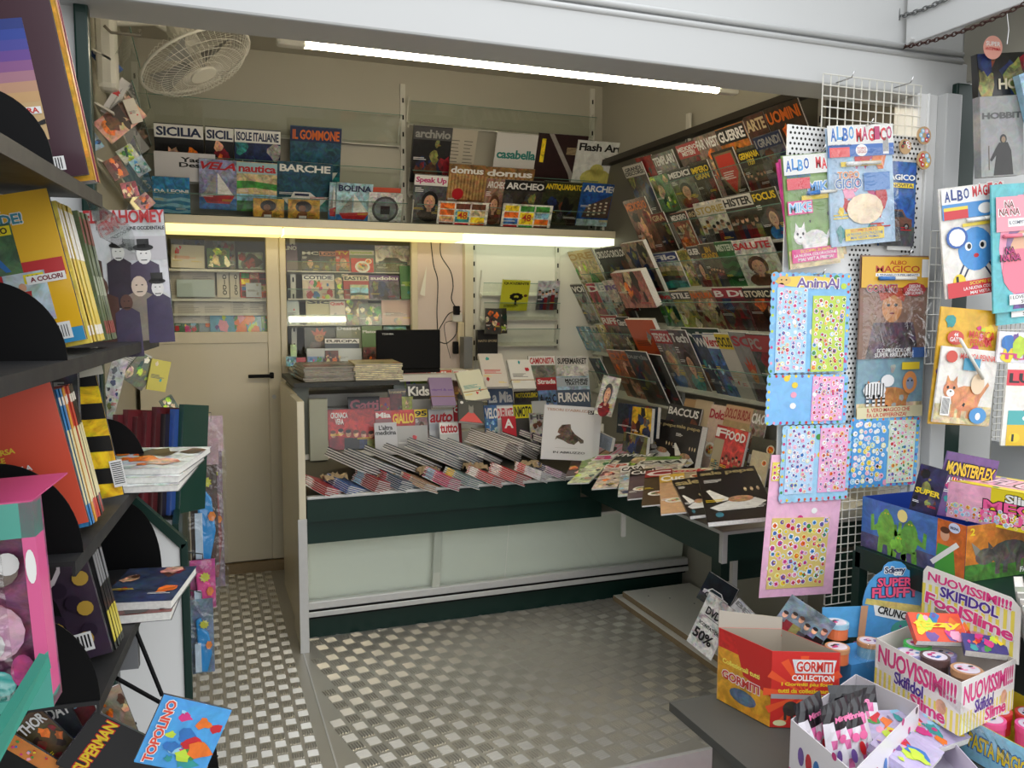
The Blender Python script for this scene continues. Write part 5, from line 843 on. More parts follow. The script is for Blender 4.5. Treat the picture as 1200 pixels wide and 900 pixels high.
def fn(mb, w, h):
    mb.rect(-w/2, 0, w/2, h*.2, .0092, col('d8d0a8')); text(mb, 'IL VERO MAGICO CHE', -.35*w, h*.11, .3*w, h*.18, .0095, col('c83030')); text(mb, 'FA LA DIFFERENZA!', -.35*w, h*.02, .25*w, h*.09, .0095, col('c83030')); mb.rect(.15*w, h*.85, .42*w, h*.98, .0095, col('y'))
    mb.ell(-.25*w, h*.5, .17*w, h*.15, .0096, col('e8e8e8')); mb.ell(-.06*w, h*.66, .1*w, h*.11, .0096, col('e8e8e8'))
    for i in range(7): mb.rect((-.4+.045*i)*w, h*(.38), (-.385+.045*i)*w, h*.62, .0099, col('k'))
    for x in (-.37, -.28, -.2, -.13): mb.rect(x*w, h*.22, (x+.04)*w, h*.42, .0096, col('e0e0e0')); mb.rect(x*w, h*.26, (x+.04)*w, h*.29, .0099, col('k')); mb.rect(x*w, h*.33, (x+.04)*w, h*.36, .0099, col('k'))
    mb.ell(.28*w, h*.62, .11*w, h*.2, .0096, col('d88a4a')); mb.ell(.28*w, h*.6, .06*w, h*.11, .0099, col('8a90a4')); mb.ell(.25*w, h*.65, .014*w, h*.02, .01, col('k'), 6); mb.ell(.31*w, h*.65, .014*w, h*.02, .01, col('k'), 6)
extra(o, w_, h_, fn)
# hooks
for i, (x, y) in enumerate(((1005, 150), (950, 180), (1050, 300), (950, 322), (983, 96), (1051, 102))):
    u, v = HP.px(x, y, 0); m_ = MB().tube([HP.O+HP.U*u+HP.V*v+HP.N*k for k in (-.01, .03, .05)]+[HP.O+HP.U*u+HP.V*(v+.015)+HP.N*.06], .0018, 6); tag(m_.build('hook', CHROME, smooth=True), ['metal hook above the front central activity book', 'metal hook above the pink activity books', 'metal hook above the golden album', 'metal hook above the scalloped animal card', 'left metal hook of the top wire grid', 'right metal hook of the top wire grid'][i], 'hook')
# ================================================================== RIGHT EDGE: HANGING BOOKS
HP0 = HP; HP = Fr((2.2, 1.80, 1.0), (1, -.12, 0), (0, 0, 1))
TLc = ((1138, 66), (1215, 62), (1136, 116)); hang(*TLc, -.004, 'dark film box with stormy landscape at the top right edge', name='film_box', cat='box', title='HOBBIT', tc='d8ccb0', kind='dark', bgc='1c1a18', ty=.14, thh=.26, tx=(.3, .98), th=.02)
TLc = ((1140, 116), (1190, 114), (1134, 210)); hang(*TLc, .002, 'grey film box with cloaked figure under the stormy one', name='film_box', cat='box', title='HOBBIT', tc='4a4a48', kind='hero', c2='z', bgc='8c8c8a', ty=.72, thh=.08, th=.025)
TLc = ((1187, 90), (1240, 70), (1172, 216)); hang(*TLc, .03, 'icy blue wrapped film box at the very right edge', name='film_box', cat='box', title='', kind='land', bgc='9ac0d4', th=.02)
u, v = HP.px(1160, 57, .02); r_ = tag(empty('round_sticker', HP.mat(u, v, .03)), 'round pink sticker on the stormy film box', 'sticker'); mb = MB(); mb.tube([(0, 0, 0), (0, 0, .001)], .032, 24, col('e0a090')); mb.build('disc', PRINT, r_); mb = MB(); text(mb, 'SUPER', -.024, .004, .024, .016, .0015, col('w')); text(mb, 'ANTEPRIMA', -.026, -.008, .026, 0, .0015, col('r')); mb.build('lettering', PRINT, r_)
HKX = MB().tube([at(1180, 16, 1, 1.8), at(1182, 35, 1, 1.8), at(1180, 52, 1, 1.8)], .0016, 6); tag(HKX.build('hook', CHROME), 'long wire hook holding the stormy film box', 'hook')
TLc = ((1098, 222), (1175, 212), (1088, 354)); o = hang(*TLc, .0, 'white activity book with round blue creature beside the green post', title='', kind='critter', c2='4a90d0', bgc='e0dcd4', group='hanging activity books right'); w_ = .215; h_ = .31
def fn(mb, w, h):
    mb.rect(-w/2, h*.86, w/2, h*1.0, .0092, col('e0e0e0')); multi(mb, w, h, 'ALBO', ['2a3f80'], -.46, .88, -.06, .98, .0095); multi(mb, w, h, 'MAGICO', ['c8303a'], -.02, .9, .48, 1.0, .0095); mb.rect(-w/2, h*.72, w/2, h*.86, .0093, col('4a8cc8')); mb.rect(-.48*w, h*.72, -.1*w, h*.80, .0096, col('c83038')); mb.rect(-.48*w, h*.80, -.1*w, h*.83, .0096, col('e0c840'))
    mb.ell(.18*w, h*.79, .12*w, h*.05, .0096, col('w')); mb.rect(-.2*w, h*.64, .5*w, h*.67, .0096, col('e0c840')); mb.ell(-.3*w, h*.55, .17*w, h*.1, .0096, col('2c5ca8')); mb.ell(-.3*w, h*.55, .13*w, h*.08, .0098, col('w')); mb.rect(-w/2, 0, w/2, h*.14, .0094, col('c83038'))
    text(mb, 'SCOPRI SUBITO', -.15*w, h*.1, .4*w, h*.13, .0098, col('e8d040')); text(mb, 'LA NUOVA COLORAZIONE', -.25*w, h*.055, .48*w, h*.085, .0098, col('w')); text(mb, 'MAI VISTA PRIMA!', -.15*w, h*.012, .4*w, h*.042, .0098, col('w'))
extra(o, w_, h_, fn); marker(o, -.03, h_*.695, .14, 'w', .014)
for i in (1, 0):
    TLc = ((1160+i*4, 217+i*12), (1235, 212+i*12), (1140+i*6, 370+i*14)); o = hang(*TLc, .03-.012*i, ('front' if i == 0 else 'rear')+' pink and turquoise doll activity book at the right edge', title='', kind='doll' if i == 0 else 'kids', bgc='5fb4bc', group='doll activity books')
    def fn(mb, w, h):
        mb.rect(-w/2, h*.7, w/2, h, .0092, col('e89aa8')); text(mb, 'NA\nNA NA', -.45*w, h*.84, -.1*w, h*.96, .0096, col('q'), out=col('w')); mb.rect(-.3*w, h*.74, .4*w, h*.81, .0096, col('w')); text(mb, 'IL COMPITO PENNARELLO!', -.28*w, h*.76, .38*w, h*.79, .0098, col('n')); mb.ell(-.1*w, h*.35, .3*w, h*.2, .0062, col('f07a90'))
        text(mb, 'NA\nNA NA', -.44*w, h*.45, -.1*w, h*.56, .0096, col('m'), out=col('k')); mb.rect(-.3*w, h*.06, .45*w, h*.15, .0096, col('w')); text(mb, 'I LOVE NA! NA! NA!', -.28*w, h*.11, .43*w, h*.14, .0098, col('k')); text(mb, 'SURPRISE', -.1*w, h*.07, .3*w, h*.1, .0098, col('k'))
    extra(o, .2, .33, fn)
    if i == 0: marker(o, -.08, .33*.66, .15, 'f07a90', .014)
for i in (1, 0):
    TLc = ((1102, 361+i*-2), (1170, 365), (1102, 497)) if i else ((1103, 405), (1169, 412), (1103, 495)); o = hang(*TLc, .0 if i else .012, ('rear yellow' if i else 'front white')+' cat activity book with white pen below the blue creature book', title='', kind='kids' if i else 'beast', c2='c88458', bgc='d8a830' if i else 'dcd8d0', group='cat activity books')
    def fn(mb, w, h):
        if i: text(mb, 'MAGICA\nPENNA', .0*w, h*.78, .5*w, h*.93, .0096, col('c83a30')); mb.ell(-.25*w, h*.85, .16*w, h*.07, .0096, col('c8483a')); text(mb, '44\nGATTI', -.36*w, h*.81, -.14*w, h*.9, .0099, col('w')); text(mb, 'UN SOLO PENNARELLO', -.42*w, h*.7, .4*w, h*.73, .0096, col('3c7ab8')); text(mb, 'TANTI COLORI!', -.25*w, h*.66, .3*w, h*.69, .0096, col('3c7ab8'))
        else: text(mb, 'MAGICA PENNA', -.2*w, h*.86, .48*w, h*.94, .0096, col('d04a40')); mb.ell(-.36*w, h*.88, .11*w, h*.08, .0096, col('c8483a')); mb.rect(-.45*w, h*.1, -.28*w, h*.35, .0096, col('w')); [mb.rect((-.43+.02*q)*w, h*.12, (-.42+.02*q)*w, h*.33, .0098, col('k')) for q in range(7)]; mb.ell(.28*w, h*.13, .17*w, h*.11, .0096, col('4a90c8')); mb.ell(.28*w, h*.12, .05*w, h*.05, .0099, col('w')); mb.ell(.2*w, h*.55, .13*w, h*.14, .0096, col('e0c8a8')); mb.rect(-.12*w, h*.72, .2*w, h*.88, .0096, col('4a98b8'))
    extra(o, .18, .22 if not i else .30, fn)
m_ = MB().tube([HP.O+HP.U*HP.px(*p, .03)[0]+HP.V*HP.px(*p, .03)[1]+HP.N*.03 for p in ((1125, 397), (1152, 444))], .005, 8); tag(m_.build('white_pen', WHPL, smooth=True), 'white pen taped across the cat activity books', 'pen')
TLc = ((1170, 388), (1240, 392), (1168, 424)); hang(*TLc, .02, 'small white comic with purple figure at the right edge', title='TUTTI', tc='m', kind='kids', bgc='e0dce0', ty=.1, thh=.2)
TLc = ((1180, 425), (1245, 427), (1181, 522)); o = hang(*TLc, .03, 'red white and yellow book with black title at the right edge', title='LUPO', tc='k', kind='critter', c2='d83a3a', bgc='e8e4da', ty=.76, thh=.12, ban='d83a4a'); extra(o, .17, .25, lambda mb, w, h: (mb.rect(-w/2, 0, w/2, h*.25, .0056, col('e0b828')), mb.rect(-w/2, h*.25, w/2, h*.42, .0056, col('4aa8a8'))))
tag(MB().box((2.36, 1.74, .55), (2.40, 1.78, 1.08)).build('wooden_batten', mat('pine_wood', 'd0a870', .6, var=.12, vs=20)), 'pale wooden batten below the red and yellow book', 'post')
struct(MB().box((2.26, 2.0, -.2), (3.3, 2.03, 2.15)).build('wall_side_right', WHITE))
HP = HP0
# ================================================================== TOY BOXES AT LOWER RIGHT
RS = tag(empty('toy_shelf', Matrix.Translation((2.1, 1.5, 0))), 'dark green shelf unit carrying toy boxes at lower right', 'shelf')
MB().box((-.29, -.7, .69), (.3, .40, .715)).build('upper_board', GREEN, RS, bevel=.003); MB().box((-.30, -.7, .655), (-.285, .40, .715)).build('front_lip', GREEN, RS)
MB().box((.25, -.7, -.2), (.28, .42, 1.0)).build('back_frame', WHITE, RS); MB().box((-.3, .38, -.2), (-.27, .41, .7)).build('leg', GREEN, RS); MB().box((-1.0, -.75, .385), (.28, .28, .408)).build('lower_board', mat('dull_board', '4a4a46', .6), RS); MB().box((-.88, .02, -.2), (-.85, .05, .385)).build('leg', BLACK, RS); MB().box((-.99, -.75, .30), (-.97, .1, .385)).build('front_board', mat('dull_board2', '5c5a54', .6), RS)
def P3(px, z): return at(px[0], px[1], 2, z)
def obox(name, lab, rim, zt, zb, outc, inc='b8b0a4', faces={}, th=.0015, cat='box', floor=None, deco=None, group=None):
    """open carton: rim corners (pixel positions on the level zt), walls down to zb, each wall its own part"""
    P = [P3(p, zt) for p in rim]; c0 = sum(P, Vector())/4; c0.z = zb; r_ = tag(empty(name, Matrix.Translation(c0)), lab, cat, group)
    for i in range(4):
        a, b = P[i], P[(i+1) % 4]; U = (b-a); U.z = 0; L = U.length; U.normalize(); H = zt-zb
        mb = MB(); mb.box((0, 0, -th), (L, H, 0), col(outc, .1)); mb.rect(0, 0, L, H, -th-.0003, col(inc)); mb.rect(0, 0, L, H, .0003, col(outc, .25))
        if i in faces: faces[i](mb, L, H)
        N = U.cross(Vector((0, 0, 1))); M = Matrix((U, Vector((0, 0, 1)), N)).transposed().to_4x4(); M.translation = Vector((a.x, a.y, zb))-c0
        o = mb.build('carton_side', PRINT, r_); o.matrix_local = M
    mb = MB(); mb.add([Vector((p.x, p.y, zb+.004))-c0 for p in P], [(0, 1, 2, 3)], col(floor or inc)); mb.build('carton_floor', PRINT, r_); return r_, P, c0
def T2(mb, s, x0, y0, x1, y1, c, out=None, z=.001, ang=0.): text(mb, s, x0, y0, x1, y1, z, col(c), out=col(out) if out else None, ang=ang, bold=.03)
# blue monster figure box on the upper shelf (front wall faces the aisle)
def f_blue(mb, L, H):
    mb.rect(0, 0, L, H, .0006, col('3a6cb0', .3)); mb.rect(L*.0, 0, L, H*.3, .0007, col('4a4a70', .4)); mb.rect(L*.75, 0, L, H, .0008, col('c8662c', .3)); mb.ell(L*.42, H*.84, L*.05, H*.12, .0009, col('f0e088'))
    for x, s, c in ((.26, 1., '6aa83c'), (.5, .9, '5a9838'), (.4, .5, '7ac040')): mb.ell(L*x, H*.45*s+.01, L*.09*s, H*.34*s, .0011, col(c, .4)); mb.ell(L*x-.02, H*.5*s, L*.035, H*.2*s, .0012, col(c, .4)); mb.ell(L*x, H*.78*s, L*.035*s, H*.11*s, .0013, col(c, .4)); mb.ell(L*x-.004, H*.80*s, L*.008, H*.016, .0016, col('y'), 6); mb.ell(L*x+.006, H*.80*s, L*.008, H*.016, .0016, col('y'), 6); [mb.poly([(L*(x+q*.05), H*.62*s), (L*(x+q*.12), H*.5*s), (L*(x+q*.13), H*.72*s), (L*(x+q*.16), H*.7*s), (L*(x+q*.155), H*.38*s), (L*(x+q*.05), H*.45*s)], .00105, col(c, .4)) for q in (-1, 1)]; [mb.poly([(L*(x+q*.02), H*.2*s), (L*(x+q*.03), H*.01), (L*(x+q*.08), H*.01), (L*(x+q*.07), H*.3*s)], .00105, col(c, .4)) for q in (-1, 1)]
    mb.ell(L*.82, H*.74, L*.04, H*.12, .0013, col('h')); mb.ell(L*.82, H*.82, L*.042, H*.06, .0014, col('5a3420')); mb.poly([(L*.74, 0), (L*.93, 0), (L*.9, H*.55), (L*.76, H*.55)], .0012, col('4aa03c')); mb.poly([(L*.7, H*.2), (L*.92, H*.66), (L*.95, H*.6), (L*.73, H*.14)], .0016, col('w')); mb.ell(L*.9, H*.9, L*.05, H*.09, .0016, col('d0d8f0')); T2(mb, 'ORIGINAL', L*.86, H*.87, L*.94, H*.92, 'n', z=.0018)
def f_rhino(mb, L, H):
    mb.rect(0, 0, L, H, .0006, col('c87a2c', .3)); mb.rect(0, 0, L, H*.3, .0007, col('4a7a34', .5)); g_ = col('5a5450', .6); mb.ell(L*.55, H*.45, L*.25, H*.22, .001, g_); mb.ell(L*.25, H*.42, L*.13, H*.15, .0011, g_)
    for x in (.38, .48, .65, .74): mb.rect(L*x, H*.08, L*(x+.06), H*.4, .0009, g_)
    mb.poly([(L*.12, H*.45), (L*.06, H*.7), (L*.18, H*.55)], .0012, col('8a8478')); mb.poly([(L*.28, H*.55), (L*.27, H*.68), (L*.34, H*.56)], .0012, g_); T2(mb, '2', L*.04, H*.82, L*.1, H*.95, 'y', z=.0014); T2(mb, 'FANCY', L*.7, H*.05, L*.98, H*.15, 'w', z=.0014)
a = at(1011, 588, 0, 1.82); b = at(1133, 622, 0, 1.82); zt = .865
def rimz(x, y, z=zt): return (Vector((x, y, z)))
def pxof(P): 
    q = Vector(P)-CAM; d = q.dot(fw); return (600+F*q.dot(rt)/d, 450-F*q.dot(up)/d)
ya, yb = a.y, b.y
RIM = [pxof((1.82, ya, zt)), pxof((1.82, yb, zt)), pxof((2.10, yb, zt)), pxof((2.10, ya, zt))]
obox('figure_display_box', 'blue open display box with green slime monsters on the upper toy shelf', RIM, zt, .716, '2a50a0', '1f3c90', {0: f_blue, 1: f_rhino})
quad_item(Fr((1.95, 1.55, .75), (.55, -.84, 0), (0, 0, 1)), (1080, 543), (1112, 552), (1078, 600), 0, name='box_flap_card', cat='box', label='dark navy card standing behind the slime monster box', title='SUPER', tc='y', kind='dark', bgc='2c2848', ty=.4, thh=.12)
quad_item(Fr((2.08, 1.6, .75), (1, -.4, 0), (0, 0, 1)), (1110, 528), (1170, 540), (1108, 605), 0, name='header_card', cat='box', label='purple header card with yellow jagged lettering on the upper toy shelf', title='MONSTERFLEX', tc='e0b830', kind='kids', bgc='6a4a80', ty=.66, thh=.2, out='k', sub=[('ALLUNGAMOSTRI', 'w', .1, .5, .95, .62)])
# yellow fluffy slime box (closed) resting on the blue one
def f_slime(mb, L, H):
    mb.rect(0, 0, L, H, .0006, col('e0cc28')); mb.rect(0, 0, L*.35, H, .0007, col('e8a8c0', .2)); stickers(mb, 0, 0, L, H*.45, 40, 'ppycoc', .0008, random.Random(3)); T2(mb, 'Slime', L*.45, H*.68, L*.72, H*.9, 'w', 'k'); T2(mb, 'MEGA', L*.3, H*.42, L*.8, H*.68, 'f0609a', 'k'); T2(mb, 'FLUFFY', L*.28, H*.1, L*.88, H*.4, 'f0609a', 'k'); mb.ell(L*.85, H*.55, L*.06, H*.12, .0016, col('c8402a'))
A1, B1, C1 = at(1103, 607, 1, 1.52), at(1200, 640, 1, 1.36), None
sF = Fr((1.93, 1.5, .87), (.22, -.97, 0), (0, 0, 1)); u0, v0 = sF.px(1104, 604); sm = sF.mat(u0, v0, 0); sW, sH = .36, .10
sb = tag(empty('slime_box', sm), 'yellow and pink closed slime box on top of the monster box', 'box'); MB().box((0, 0, -.17), (sW, sH, 0)).build('carton', mat('yellow_card', 'd8c42c', .45), sb)
m_ = MB(); f_slime(m_, sW, sH); m_.build('front_print', PRINT, sb)
m_ = MB(); m_.rect(0, 0, sW, .17, .0006, col('e0cc28')); m_.rect(.03, .03, sW-.02, .15, .0008, col('e8a0b8', .2)); T2(m_, 'FLUFFY', .08, .05, .32, .13, 'f0c0d0', 'k'); [m_.ell(.03+.05*k, .015+.14*(k % 2), .008, .008, .001, col('rbgo'[k % 4])) for k in range(7)]; o = m_.build('top_print', PRINT, sb); o.matrix_local = Matrix.Translation((0, sH+.0005, 0)) @ Matrix.Rotation(-math.pi/2, 4, 'X')
# crunchy slime display with rounded header
hf = Fr((1.62, 1.74, .5), (1, -.28, 0), (0, .05, 1)); zr = at(1010, 765, 1, 1.64).z; xr = at(1008, 765, 1, 1.64).x; MB().box((xr-.075, 1.59, .411), (xr+.075, 1.70, zr)).build('display_riser', mat('blue_card', '3f86c0', .5)); bpy.data.objects['display_riser']['label'] = 'plain blue card riser under the slime tubs left of the round header'; bpy.data.objects['display_riser']['category'] = 'box'
r_ = tag(empty('slime_display', hf.mat(*hf.px(1047, 745), 0)), 'blue display with rounded header for crunchy slime tubs', 'display')
pts = [(-.09, 0), (.115, 0), (.115, .10), (.10, .125), (.092, .145), (.075, .165), (.055, .178), (.036, .186), (.03, .198), (.018, .207), (-.0, .21), (-.018, .207), (-.03, .198), (-.035, .184), (-.055, .172), (-.072, .155), (-.083, .13), (-.09, .10)]
m_ = MB(); m_.prism([(x, y, 0) for x, y in pts], (0, 0, .003), col('4a94cc', .1)); T2(m_, 'Sdiggy', -.03, .172, .03, .195, 'n', 'w', .0045); T2(m_, 'SUPER', -.05, .140, .05, .165, 'e8507a', 'n', .0045); T2(m_, 'FLUFFY', -.065, .110, .07, .138, 'e8507a', 'n', .0045); m_.poly([(-.08, .11), (-.085, .095), (.08, .06), (.1, .08)], .0036, col('d8c06a', .3)); m_.poly([(-.06, .092), (-.055, .062), (.075, .03), (.08, .058)], .0038, col('w')); T2(m_, 'CRUNCHY', -.05, .052, .07, .074, 'k', z=.0048, ang=-.28); m_.ell(.03, .02, .04, .026, .0042, col('3f9a8c')); [m_.ell(.03+.03*math.cos(k), .02+.018*math.sin(k*1.3), .004, .004, .0044, col('lyv'[k % 3]), 7) for k in range(8)]
for q in (-1, 1): m_.poly([(q*.085, .0), (q*.105, .0), (q*.095, .09), (q*.075, .09)], .004, col('c89470'))
m_.build('header_card', PRINT, r_)
m_ = MB(); m_.box((-.20, 0, -.01), (-.085, .085, -.007), col('5aa8dc', .1)); m_.build('side_card', PRINT, r_)
def tub(P, r, h, lidc, bodyc, lab, name='slime_tub', cat='tub', group='slime tubs', tiltm=None):
    M = Matrix.Translation(P); M = M @ tiltm if tiltm else M; t_ = tag(empty(name, M), lab, cat, group); MB().tube([(0, 0, 0), (0, 0, h*.72)], r*.94, 20).build('tub', mat('tub_body', PAL.get(bodyc, bodyc), .3), t_, smooth=False)
    MB().tube([(0, 0, h*.72), (0, 0, h)], r, 22).build('lid', mat('tub_lid', PAL.get(lidc, lidc), .3), t_)
    m_ = MB(); rr = random.Random(hash(lab) % 99 if False else len(lab)); m_.ell(0, 0, r*.8, r*.8, h+.0006, col('d8d0dc', .1), 20); [m_.ell(rr.uniform(-.5, .5)*r, rr.uniform(-.4, .4)*r, r*.2, r*.13, h+.0009+.0001*k, col(rr.choice('mvbpk')), 8) for k in range(6)]; m_.build('lid_print', PRINT, t_); return t_
for (px, py, z, c1, c2, lab) in ((1000, 722, .52, '9ac4d8', 'e0784a', 'orange slime tub with pale lid behind the display'), (1022, 733, .515, 'c89468', '7ab0c8', 'blue slime tub with orange lid in front of the header'), (985, 745, .46, 'c8946a', 'e0784a', 'lower orange slime tub at the left of the display')):
    tub(Vector((at(px-4, 765, 1, 1.62).x, 1.67 if py < 730 else 1.62, at(1010, 765, 1, 1.64).z+(.04 if (px, py) == (1000, 722) else 0))), .030, .04, c1, c2, lab)
mb = MB(); o = tag(empty('slime_ball', Matrix.Translation(P3((1012, 765), .47))), 'blue dotted slime ball picture pack below the tubs', 'toy'); bm = bmesh.new(); bmesh.ops.create_uvsphere(bm, u_segments=16, v_segments=10, radius=.035); me = bpy.data.meshes.new('ball'); bm.to_mesh(me); bm.free(); me.materials.append(mat('blue_slime', '2f5f9c', .3)); me.polygons.foreach_set('use_smooth', [True]*len(me.polygons)); b = bpy.data.objects.new('ball', me); C.objects.link(b); b.parent = o
m_ = MB(); [m_.tube([Vector((math.cos(k*2.4)*math.sin(.6+k*.13), math.sin(k*2.4)*math.sin(.6+k*.13), math.cos(.6+k*.13)))*.034, Vector((math.cos(k*2.4)*math.sin(.6+k*.13), math.sin(k*2.4)*math.sin(.6+k*.13), math.cos(.6+k*.13)))*.037], .004, 7) for k in range(14)]; m_.build('dots', mat('pink_dots', 'c86a9a', .4), o)
# dark figures card left of it
quad_item(Fr((1.45, 1.62, .5), (.75, -.65, 0), (0, .1, 1)), (934, 698), (983, 730), (936, 765), 0, name='figure_card', cat='box', label='grey-blue card printed with armoured figures beside the red box', title='GORMITI', tc='c84a3a', kind='group', bgc='6a7a84', ty=.08, thh=.14)
# red corner box
def f_red(mb, L, H):
    mb.rect(0, 0, L, H, .0006, col('c82c28'))
    for k in range(9): a = k*.5; mb.poly([(L*.5, H*.45), (L*.5+L*math.cos(a)*.62, H*.45+H*.5*math.sin(a)), (L*.5+L*math.cos(a+.2)*.62, H*.45+H*.5*math.sin(a+.2))], .0007, col('e0542c'))
    mb.poly([(L*.3, H*.9), (L*.95, H*.9), (L*.9, H*.72), (L*.35, H*.72)], .0009, col('d0d4d8')); T2(mb, 'GORMITI', L*.36, H*.74, L*.9, H*.88, 'c83a30', 'w', .0012); T2(mb, 'COLLECTION', L*.3, H*.62, L*.92, H*.7, 'w', z=.0012); T2(mb, 'I Gormiti piu forti', L*.15, H*.54, L*.9, H*.6, 'y', z=.0012); T2(mb, 'tutti da collezionare!', L*.1, H*.46, L*.9, H*.52, 'y', z=.0012)
    mb.rect(0, H*.38, L, H*.44, .0009, col('9a9a9c')); mb.ell(L*.3, H*.25, L*.12, H*.1, .0012, col('3a3430', .5)); mb.ell(L*.7, H*.28, L*.2, H*.16, .0011, col('c8a030', .5)); [mb.rect(L*(.2+.1*k), H*.1, L*(.24+.1*k), H*.26, .0013, col('3a3430')) for k in range(3)]; mb.ell(L*.14, H*.06, L*.1, H*.04, .0012, col('d8d8a8'))
def f_red2(mb, L, H):
    mb.rect(0, 0, L, H*.75, .0006, col('d89a2c', .3)); mb.poly([(L*.3, H), (L, H), (L, H*.4), (L*.5, H*.5)], .0008, col('c82c28')); T2(mb, 'Collezionali tutti', L*.1, H*.55, L*.8, H*.62, 'f0e060', z=.0012); T2(mb, 'GORMITI', L*.1, H*.34, L*.8, H*.46, 'c83a30', 'w', .0012); mb.ell(L*.5, H*.2, L*.25, H*.1, .001, col('5a6a80', .5))
zt = .60; N_ = P3((905, 763), zt); Rr = P3((985, 765), zt); Lf = N_+Vector((-.035, .17, 0)); Fa = Rr+Vector((-.035, .17, 0))
rb, PP, c0 = obox('figure_carton', 'red open carton with armoured figures and yellow lettering at lower right', [pxof(Lf), pxof(N_), pxof(Rr), pxof(Fa)], zt, .41, 'c82c28', 'a89c8c', {1: f_red, 0: f_red2})
m_ = MB(); m_.prism([Lf-c0, Fa-c0, Fa-c0+Vector((0, 0, .03)), Lf-c0+Vector((0, 0, .045))], (0, .002, 0)); m_.build('back_flap', mat('raw_card', 'b4aa9c', .8, var=.06), rb)
# handwritten sign carton contents
sg = Fr((1.60, 2.2, .3), (.42, -.9, 0), (0, 0, 1)); o = quad_item(sg, (832, 693), (862, 716), (826, 768), 0, name='paper_sign', cat='sign', label='white paper sign with handwritten fifty percent offer', title='', kind='blankimg', bgc='d0cec8', mt=MATTE, th=.001)
mb = MB(); T2(mb, 'DVD', -.035, .135, .02, .165, 'k', z=.003); mb.rect(-.035, .128, .025, .130, .003, col('k')); T2(mb, 'SCONTATI DEL', -.042, .09, .045, .103, 'k', z=.003); T2(mb, '50%', -.045, .035, .03, .075, 'k', z=.003); mb.build('handwriting', MATTE, o)
DF = Fr((1.68, 2.2, .3), (.55, -.83, 0), (.2, .1, 1))
for i, (a, b, c_, bgc, ti, lab) in enumerate((((832, 668), (866, 690), (838, 712), '1c2228', '', 'dark disc case with pale car sticking out of the carton'), ((866, 700), (893, 728), (862, 745), 'c8c8c8', 'BEN', 'white disc case leaning in the carton'), ((870, 722), (897, 745), (866, 760), 'a83038', '', 'red disc case leaning in the carton'))):
    quad_item(DF, a, b, c_, .0+.02*i, name='disc_case', cat='disc', label=lab, title=ti, tc='e', kind='car' if i == 0 else 'dark', c2='w', bgc=bgc, th=.014)
# pink and white pouch box
def f_dots(mb, L, H):
    mb.rect(0, 0, L, H, .0006, col('e4e0e4')); rr = random.Random(2); [mb.ell(L*rr.random(), H*rr.random(), .008, .008, .0008, col('kmm'[k % 3])) for k in range(12)]; mb.rect(0, 0, L, H*.22, .0009, col('d83a8a')); [mb.ell(L*(.2+.13*k), H*.55, .011, .02, .0011, col('vrbmpt'[k % 6], .2)) for k in range(6)]
RIMM = [(927, 843), (1000, 905), (1077, 826), (1003, 790)]
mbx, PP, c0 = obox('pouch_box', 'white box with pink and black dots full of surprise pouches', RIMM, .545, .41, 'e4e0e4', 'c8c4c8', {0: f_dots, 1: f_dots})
def pouch(P, yaw, tilt, lab, w=.11, h=.15):
    M = Matrix.Translation(P) @ Matrix.Rotation(math.radians(yaw), 4, 'Z') @ Matrix.Rotation(math.radians(90-tilt), 4, 'X'); r_ = tag(empty('surprise_pouch', M), lab, 'pouch', 'surprise pouches'); m_ = MB(); n = 8; V = []
    for s in (1, -1):
        for j in range(n+1):
            for i in range(n+1):
                x = -w/2+w*i/n; y = h*j/n; t = .014*math.sin(math.pi*i/n)**.6*math.sin(math.pi*j/n)**.6; V.append((x*(1-.06*math.sin(math.pi*j/n)), y, s*t+.002*math.sin(i*3+j*2)*(0 < i < n)))
    for s in (0, 1):
        o_ = s*(n+1)**2
        for j in range(n):
            for i in range(n):
                f = (o_+j*(n+1)+i, o_+j*(n+1)+i+1, o_+(j+1)*(n+1)+i+1, o_+(j+1)*(n+1)+i); f = f if s == 0 else f[::-1]; rr = (i*7+j*5+s) % 11
                m_.add([V[k] for k in f], [(0, 1, 2, 3)], col('18161a' if (j >= n-2 or (j == n-3 and 1 < i < 6)) else ('e0dce2' if rr > 1 else 'd86aa0'), .05))
    m_.build('pouch', PRINT, r_)
    m_ = MB(); T2(m_, 'Minnie', -.03, h*.74, .03, h*.82, 'f080b0', z=.0155); [m_.ell(-.03+.03*k, h*(.28+.06*(k % 2)), .009, .014, .0165, col('vrb'[k], .1)) for k in range(3)]; m_.ell(-.012, h*.5, .012, .009, .0165, col('f070a8')); m_.ell(.012, h*.5, .012, .009, .0165, col('f070a8')); m_.build('pouch_print', PRINT, r_); return r_
cen = sum(PP, Vector())/4
for i, (dx, dy, yw, tl_, l_) in enumerate(((-.07, .01, 20, 18, 'leftmost black-topped pouch in the dotted box'), (-.035, -.01, 14, 10, 'second pouch from left in the dotted box'), (.0, -.03, 8, 22, 'front lying pouch in the dotted box'), (.045, .02, -20, 30, 'right pouch lying on its side in the dotted box'), (.01, .05, 10, -8, 'rear pouch standing at the back of the dotted box'))):
    pouch(Vector((cen.x+dx, cen.y+dy, .43)), yw, tl_, l_)
